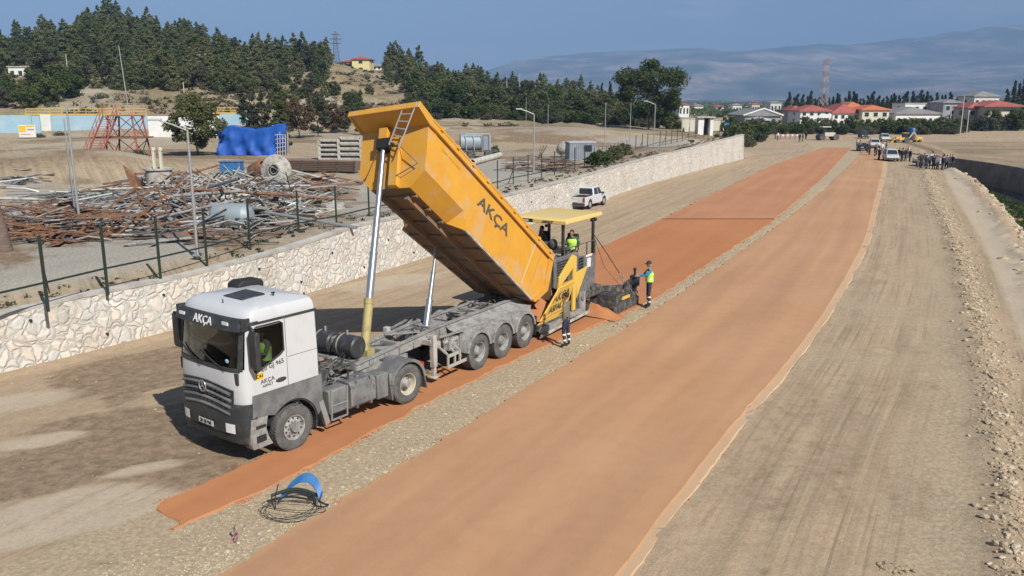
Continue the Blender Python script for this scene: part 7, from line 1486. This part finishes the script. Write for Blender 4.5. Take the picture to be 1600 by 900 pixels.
lattice(528, 295, 98, 49, 1.1, .35, M_['darkfr'], 'grey lattice power pylon on the hilltop left of the yellow house', 'power_pylon', cross=((.62, 1.8), (.76, 2.0), (.9, 1.5)))
lattice(1287, 255, 172, 94, 1.1, .5, None, 'red and white lattice radio mast behind the white house', 'radio_mast', bands=[mat('hazed_mast_red', (.36, .19, .16), .7), mat('hazed_mast_white', (.42, .40, .39), .7)])  # red and white are greyed, distance haze painted into the colours
for k, (px, Y, pb, pt, lb) in enumerate(((641, 245, 139, 110, 'white pole on the slope above the thin parapet'), (110, 205, 118, 84, 'left one of two pale poles on the bare patch of the wooded hill'), (124, 205, 118, 80, 'right one of two pale poles on the bare patch of the wooded hill'), (288, 170, 165, 128, 'thin pole above the white wall behind the yard tree'), (358, 200, 160, 130, 'thin pole on the bare slope behind the yard tree'), (480, 280, 110, 95, 'short pole near the hill crest left of the pylon'), (683, 300, 128, 108, 'thin pole between pines above the terrace wall'), (792, 300, 135, 118, 'thin pole before the trees right of the hill'), (812, 300, 140, 115, 'white pole at the end of the hill'), (1517, 190, 215, 172, 'leaning white street pole beside the right-hand houses'), (1507, 200, 206, 150, 'tall thin pole beside the right-hand houses'), (1489, 215, 196, 165, 'thin pole in the belt of bushes near the blue-grey house'))):
    P = Vector((at(px, Y), Y, XZ(px, pb, Y)[1])); b = MB(); b.cyl((0, 0, -.5), (0, 0, HT(P, pt)), .12, .08, 6); b.build('utility_pole', M_['concrete'], None, loc=P, label=lb, cat='pole')
# cypress rows behind the town, groves on the right rise
for j in range(40):
    px = 1225 + 262 * (j + .5) / 40 + rh.uniform(-2.5, 2.5); Y = rh.uniform(330, 400); cyp(px, Y, rh.uniform(143, 155) - (3 if 1400 < px < 1470 else 0), '%s dark cypress from the left in the long row behind the houses' % ordw(j), z=0, w=1.5, group='cypress row behind the houses')
for j, (px, pt) in enumerate(((1574, 140), (1584, 128), (1592, 132), (1599, 124), (1606, 130))): cyp(px, 300, pt, '%s tall dark cypress from the left at the right edge of the picture' % ordw(j), z=0, w=1.1, group='tall cypresses at the right edge')
for j in range(14):
    px = 1500 + 110 * (j + .5) / 14; Y = rh.uniform(300, 340); bush(j % 3, at(px, Y), Y, 0, rh.uniform(1.0, 1.5), '%s tree from the left in the wooded rise behind the right-hand houses' % ordw(j), 'trees behind the right-hand houses')
spots = []
r = random.Random(77)
for k in range(1500): Y = 420 * math.exp(r.random() * 2.2); px = r.uniform(900, 1650); spots.append((at(px, Y), Y, 1.5 + Y * .001, 2.2 + Y * .006 * r.random()))
scrubcloud('distant_grove', spots, 'pine', 'far-off groves and hedges scattered over the valley plain', ls=1.6, nl=16, seed=9)
# ------------------------------------------------------------------ people and vehicles at the far end
pp_ = []
for k, (sh_, trs) in enumerate(((M_['blackcl'], M_['navy']), (M_['whiteshirt'], M_['greyshirt']), (M_['greyshirt'], M_['blackcl']), (M_['navy'], M_['blackcl']), (M_['brownshirt'], M_['greyshirt']))):
    pp_.append(human('person', (0, 0, 0), 0, sh_, trs, fine=False, pose=dict(le=(.05 * (k % 3), .24, 1.12), lw=(.12 * (k % 2), .2, .92), lk=(.06, .1, .5), rk=(-.03, -.1, .5))))
ppu = set(); cn_ = ('black jacket', 'white shirt', 'grey jacket', 'navy clothes', 'brown jacket')
def person(px, py, k, where, group): 
    P = G(px, py); o = pp_[k] if k not in ppu else dup(pp_[k]); ppu.add(k); place(o, (P.x, P.y, 0), rh.uniform(0, 6.28), 1.0, 'person in %s, %s' % (cn_[k], where), group)
for i, (x, y, k) in enumerate(((1338.5, 231.5, 1), (1343, 236, 2), (1355, 239, 0), (1358, 242.5, 3), (1366.5, 244.5, 0), (1369, 243, 2), (1373, 250, 3), (1378, 240, 1), (1384, 238, 4))): person(x, y, k, ordn[i] + ' from the left near the parked cars', 'people near the parked cars')
for i, (x, y, k) in enumerate(((1404, 251, 3), (1408, 252.5, 0), (1410, 251, 2), (1414.5, 251.5, 4), (1418, 247, 1), (1421, 253, 0))): person(x, y, k, ordn[i] + ' from the left beside the small van', 'people beside the small van')
for i, (x, y, k) in enumerate(((1434, 262, 4), (1438, 263.5, 0), (1443, 262, 4), (1446.5, 265.5, 0), (1450, 264, 2), (1458, 264.5, 3), (1461, 265, 3), (1464, 265.5, 1), (1471.5, 266, 0), (1474.5, 264, 1), (1478, 265, 2), (1482.5, 264.5, 0), (1486.5, 264, 0))): person(x, y, k, ordn[i] + ' from the left in the row by the channel', 'people lined up by the channel')
for i, (x, y, k) in enumerate(((1211, 217, 0), (1215, 219, 1), (1249, 222, 0), (1254, 221, 2), (1259, 218, 0))): person(x, y, k, ordn[i] + ' from the left on the dirt beyond the lanes', 'people on the dirt beyond the lanes')
P = G(1350, 236); vehicle('car', 'parked_car', 'black car seen from behind, nearest to the red lane end', 'car', (P.x, P.y + 1, 0), R_(70), M_['dkcar']).scale = (.88, .88, .88)
P = G(1370, 231); vehicle('suv', 'parked_car', 'white and dark SUV in the middle of the parked cars', 'car', (P.x, P.y + 1, 0), R_(250), M_['white']).scale = (.88, .88, .88)
P = G(1385, 221); vehicle('suv', 'parked_car', 'silver SUV farthest back among the parked cars', 'car', (P.x, P.y + 1, 0), R_(255), M_['metalw']).scale = (.88, .88, .88)
P = G(1396, 252); vehicle('van', 'small_van', 'small white van with people gathered at its right side', 'van', (P.x, P.y + 1, 0), R_(255), M_['white']).scale = (.88, .88, .88)
P = G(1460, 262); vehicle('car', 'parked_car', 'pale car half hidden behind the people by the channel', 'car', (P.x + 1, P.y + 3, 0), R_(20), M_['metalw'])
P = G(1349, 216); vehicle('van', 'dark_truck', 'dark box truck parked alone on the dirt behind the cars', 'truck', (P.x, P.y, 0), R_(260), M_['greencar']).scale = (.88, .88, .88)
P = G(1176, 213); vehicle('van', 'white_van', 'white van parked by the bushes beyond the stone wall end', 'van', (P.x, P.y, 0), R_(20), M_['white'])
# backhoe loader
P = G(1412, 223); t = thing('backhoe_loader', 'yellow backhoe loader with its bucket down, left of the blue tank', 'backhoe', P, R_(175)); t.scale = (.72, .72, .72); b = MB(); b.box((.3, 0, 1.05), (2.4, 1.5, .7)); b.prism([(.9, .9), (2.3, .9), (2.3, 1.5), (.9, 1.7)], 'y', -.6, .6); b.build('body', M_['yellow'], t, bevel=.04)
b = MB(); b.box((-.2, 0, 2.0), (1.3, 1.3, 1.2)); b.build('cab', M_['window'], t); MB().box((-.2, 0, 2.65), (1.5, 1.5, .12)).build('roof', M_['yellow'], t)
for x, r_ in ((-.5, .75), (1.9, .5)):
    for s in (-1, 1): b = MB(); b.cyl((x, s * .75, r_), (x, s * 1.1, r_), r_, n=16); b.build('wheel', M_['tyre'], t)
b = MB(); b.bar((1.6, .5, 1.3), (3.3, .5, .6), .15, .25); b.bar((1.6, -.5, 1.3), (3.3, -.5, .6), .15, .25); b.prism([(3.2, .1), (4.0, .1), (3.3, .5), (3.2, .9)], 'y', -1.1, 1.1); b.build('front_bucket', M_['yellow'], t)
b = MB(); b.bar((-1.2, 0, 1.1), (-2.4, 0, 2.9), .22, .3); b.bar((-2.4, 0, 2.9), (-3.4, 0, 1.5), .18, .22); b.prism([(-3.6, 1.5), (-3.2, 1.5), (-3.1, .8), (-3.7, .7)], 'y', -.3, .3); b.build('digger_arm', M_['yellow'], t)
P = G(1433, 222); t = thing('yellow_compressor', 'low yellow machine standing right of the blue tank', 'machine', P, .1); t.scale = (.7, .7, .7); b = MB(); b.box((0, 0, 1.0), (2.2, 1.4, .9)); b.prism([(-1.2, .55), (1.6, .55), (1.0, 1.0), (-1.2, 1.0)], 'y', -.7, .7); b.build('body', M_['yellow'], t, bevel=.05)
for x in (-.6, .6): b = MB(); b.cyl((x, -.8, .35), (x, .8, .35), .35, n=12); b.build('wheel', M_['tyre'], t)
P = G(1424, 219); b = MB(); b.lathe([(.001, 0), (.75, 0), (.8, .1), (.8, 2.2), (.6, 2.5), (.001, 2.6)], n=20); b.build('water_tank', M_['bluecar'], None, loc=P, label='upright dark blue tank between the two yellow machines', cat='tank')
# road roller
P = G(1292, 219); t = thing('road_roller', 'pale road roller with a dark canopy at the far end of the red lane', 'road roller', P, R_(10)); b = MB(); b.box((.2, 0, 1.2), (2.4, 1.5, .8)); b.build('body', M_['beige'], t, bevel=.05)
for x in (-1.5, 1.6): b = MB(); b.cyl((x, -.9, .65), (x, .9, .65), .65, n=20); b.build('drum', M_['darkfr'], t)
b = MB(); b.box((-.6, 0, 2.75), (1.9, 1.6, .12)); b.build('canopy', M_['plate'], t); b = MB()
for x in (-1.4, .2):
    for y in (-.65, .65): b.bar((x, y, 1.2), (x, y, 2.7), .09, .09)
b.build('canopy_post', M_['black'], t); MB().box((-.9, 0, 1.9), (.5, 1.1, .9)).build('seat', M_['black'], t)
for k in range(5):
    P = G(1216 + 7.5 * k, 217); t = thing('barrier', ordn[k] + ' from the left of five red and white barrier boards', 'barrier', P, .05, 'barrier boards on the dirt'); MB().box((0, 0, .8), (1.2, .06, .4)).build('board', M_['pinkp'], t); MB().box((-.1, -.035, .8), (.3, .02, .4)).build('white_stripe', M_['plate'], t)
    for s in (-.5, .5): MB().box((s, 0, .3), (.06, .3, .6)).build('foot', M_['steel'], t)
for k in range(5):
    P = G(1085 + 12 * k, 188); 
# weeds in the channel
spots = []
for k in range(420): Y = r.uniform(40, 118); f = r.random() ** 1.4; x = cBank(Y) + 1.5 + f * (cFar(Y) - cBank(Y) - 2.5) * .55; spots.append((x, Y, -2.7 + .25 * r.random() - .2 * f, r.uniform(.3, .8)))
scrubcloud('channel_weeds', spots, 'green', 'bright green reeds and weeds growing in the channel bed', ls=.12, nl=46, seed=12)
spots = [(cWall(y) - r.uniform(.7, 2.6), y, hWall(y) + .02, r.uniform(.08, .3)) for y in [r.uniform(22, 115) for k in range(260)]]
scrubcloud('dry_weeds', spots, 'olive', 'sparse dry weeds along the top of the stone wall', ls=.06, nl=22, seed=14)
# ------------------------------------------------------------------ far mountains
MT = [(560, 134), (700, 130), (780, 108), (850, 90), (950, 84), (1050, 77), (1090, 74), (1130, 80), (1200, 79), (1250, 80), (1330, 75), (1400, 68), (1450, 61), (1530, 49), (1600, 44), (1700, 40), (1900, 50), (2300, 70)]
rowsm = []
Ys = np.concatenate([np.linspace(2600, 6000, 16), np.linspace(6300, 9500, 26), np.linspace(9900, 12500, 6)])
for Y in Ys:
    row = []
    for px in np.linspace(520, 2300, 200):
        x = at(px, Y); top = XZ(0, float(np.interp(px, [m[0] for m in MT], [m[1] for m in MT])), 9000)[1]; f = smooth(3200, 9000, Y) ** 1.5; back = 1 - .5 * smooth(9300, 12500, Y)
        rid = noise.hetero_terrain(Vector((x / 1500, Y / 1500, 2.2)), .9, 2.1, 5, .7) ; z = (top * f + 70 * (rid - 1.25) * smooth(3000, 5500, Y) * (1 - .8 * smooth(7600, 9000, Y))) * back - 6
        row.append(Vector((x, Y, z)))
    rowsm.append(row)
mm = groundmat('mountain_slopes', (.13, .125, .085), (.2, .15, .1), (.3, .25, .2), (.2, .2, .2), zone_on=False)
nt = mm.node_tree; n_, l_ = nt.nodes, nt.links; pbsdf = n_['Principled BSDF']
for lk in list(pbsdf.inputs['Normal'].links): nt.links.remove(lk)
tq = n_.new('ShaderNodeTexCoord'); a1 = n_.new('ShaderNodeTexNoise'); a1.inputs['Scale'].default_value = .0021; a1.inputs['Detail'].default_value = 8; a1.inputs['Roughness'].default_value = .65; l_.new(tq.outputs['Object'], a1.inputs[0])
cr = n_.new('ShaderNodeValToRGB'); e = cr.color_ramp.elements; e[0].position = .36; e[0].color = (.035, .05, .03, 1); e[1].position = .68; e[1].color = (.40, .32, .26, 1); k_ = e.new(.5); k_.color = (.11, .11, .07, 1); k_ = e.new(.58); k_.color = (.24, .19, .14, 1); l_.new(a1.outputs[0], cr.inputs[0]); l_.new(cr.outputs[0], pbsdf.inputs['Base Color'])
b = MB(); b.grid(rowsm); b.build('mountains', mm, None, kind='structure', ang=80)
# ------------------------------------------------------------------ air
hz = MB(); hz.box((2000, 5500, 480), (17000, 14500, 966)); ho = hz.build('haze', mm, None, smooth=False); ho['kind'] = 'stuff'
hm = bpy.data.materials.new('haze_air'); hm.use_nodes = True; n_, l_ = hm.node_tree.nodes, hm.node_tree.links; n_.clear(); o = n_.new('ShaderNodeOutputMaterial'); v = n_.new('ShaderNodeVolumePrincipled')
v.inputs['Color'].default_value = (.31, .505, .86, 1); v.inputs['Density'].default_value = .00019; v.inputs['Anisotropy'].default_value = -.12; l_.new(v.outputs[0], o.inputs['Volume']); ho.data.materials.clear(); ho.data.materials.append(hm)
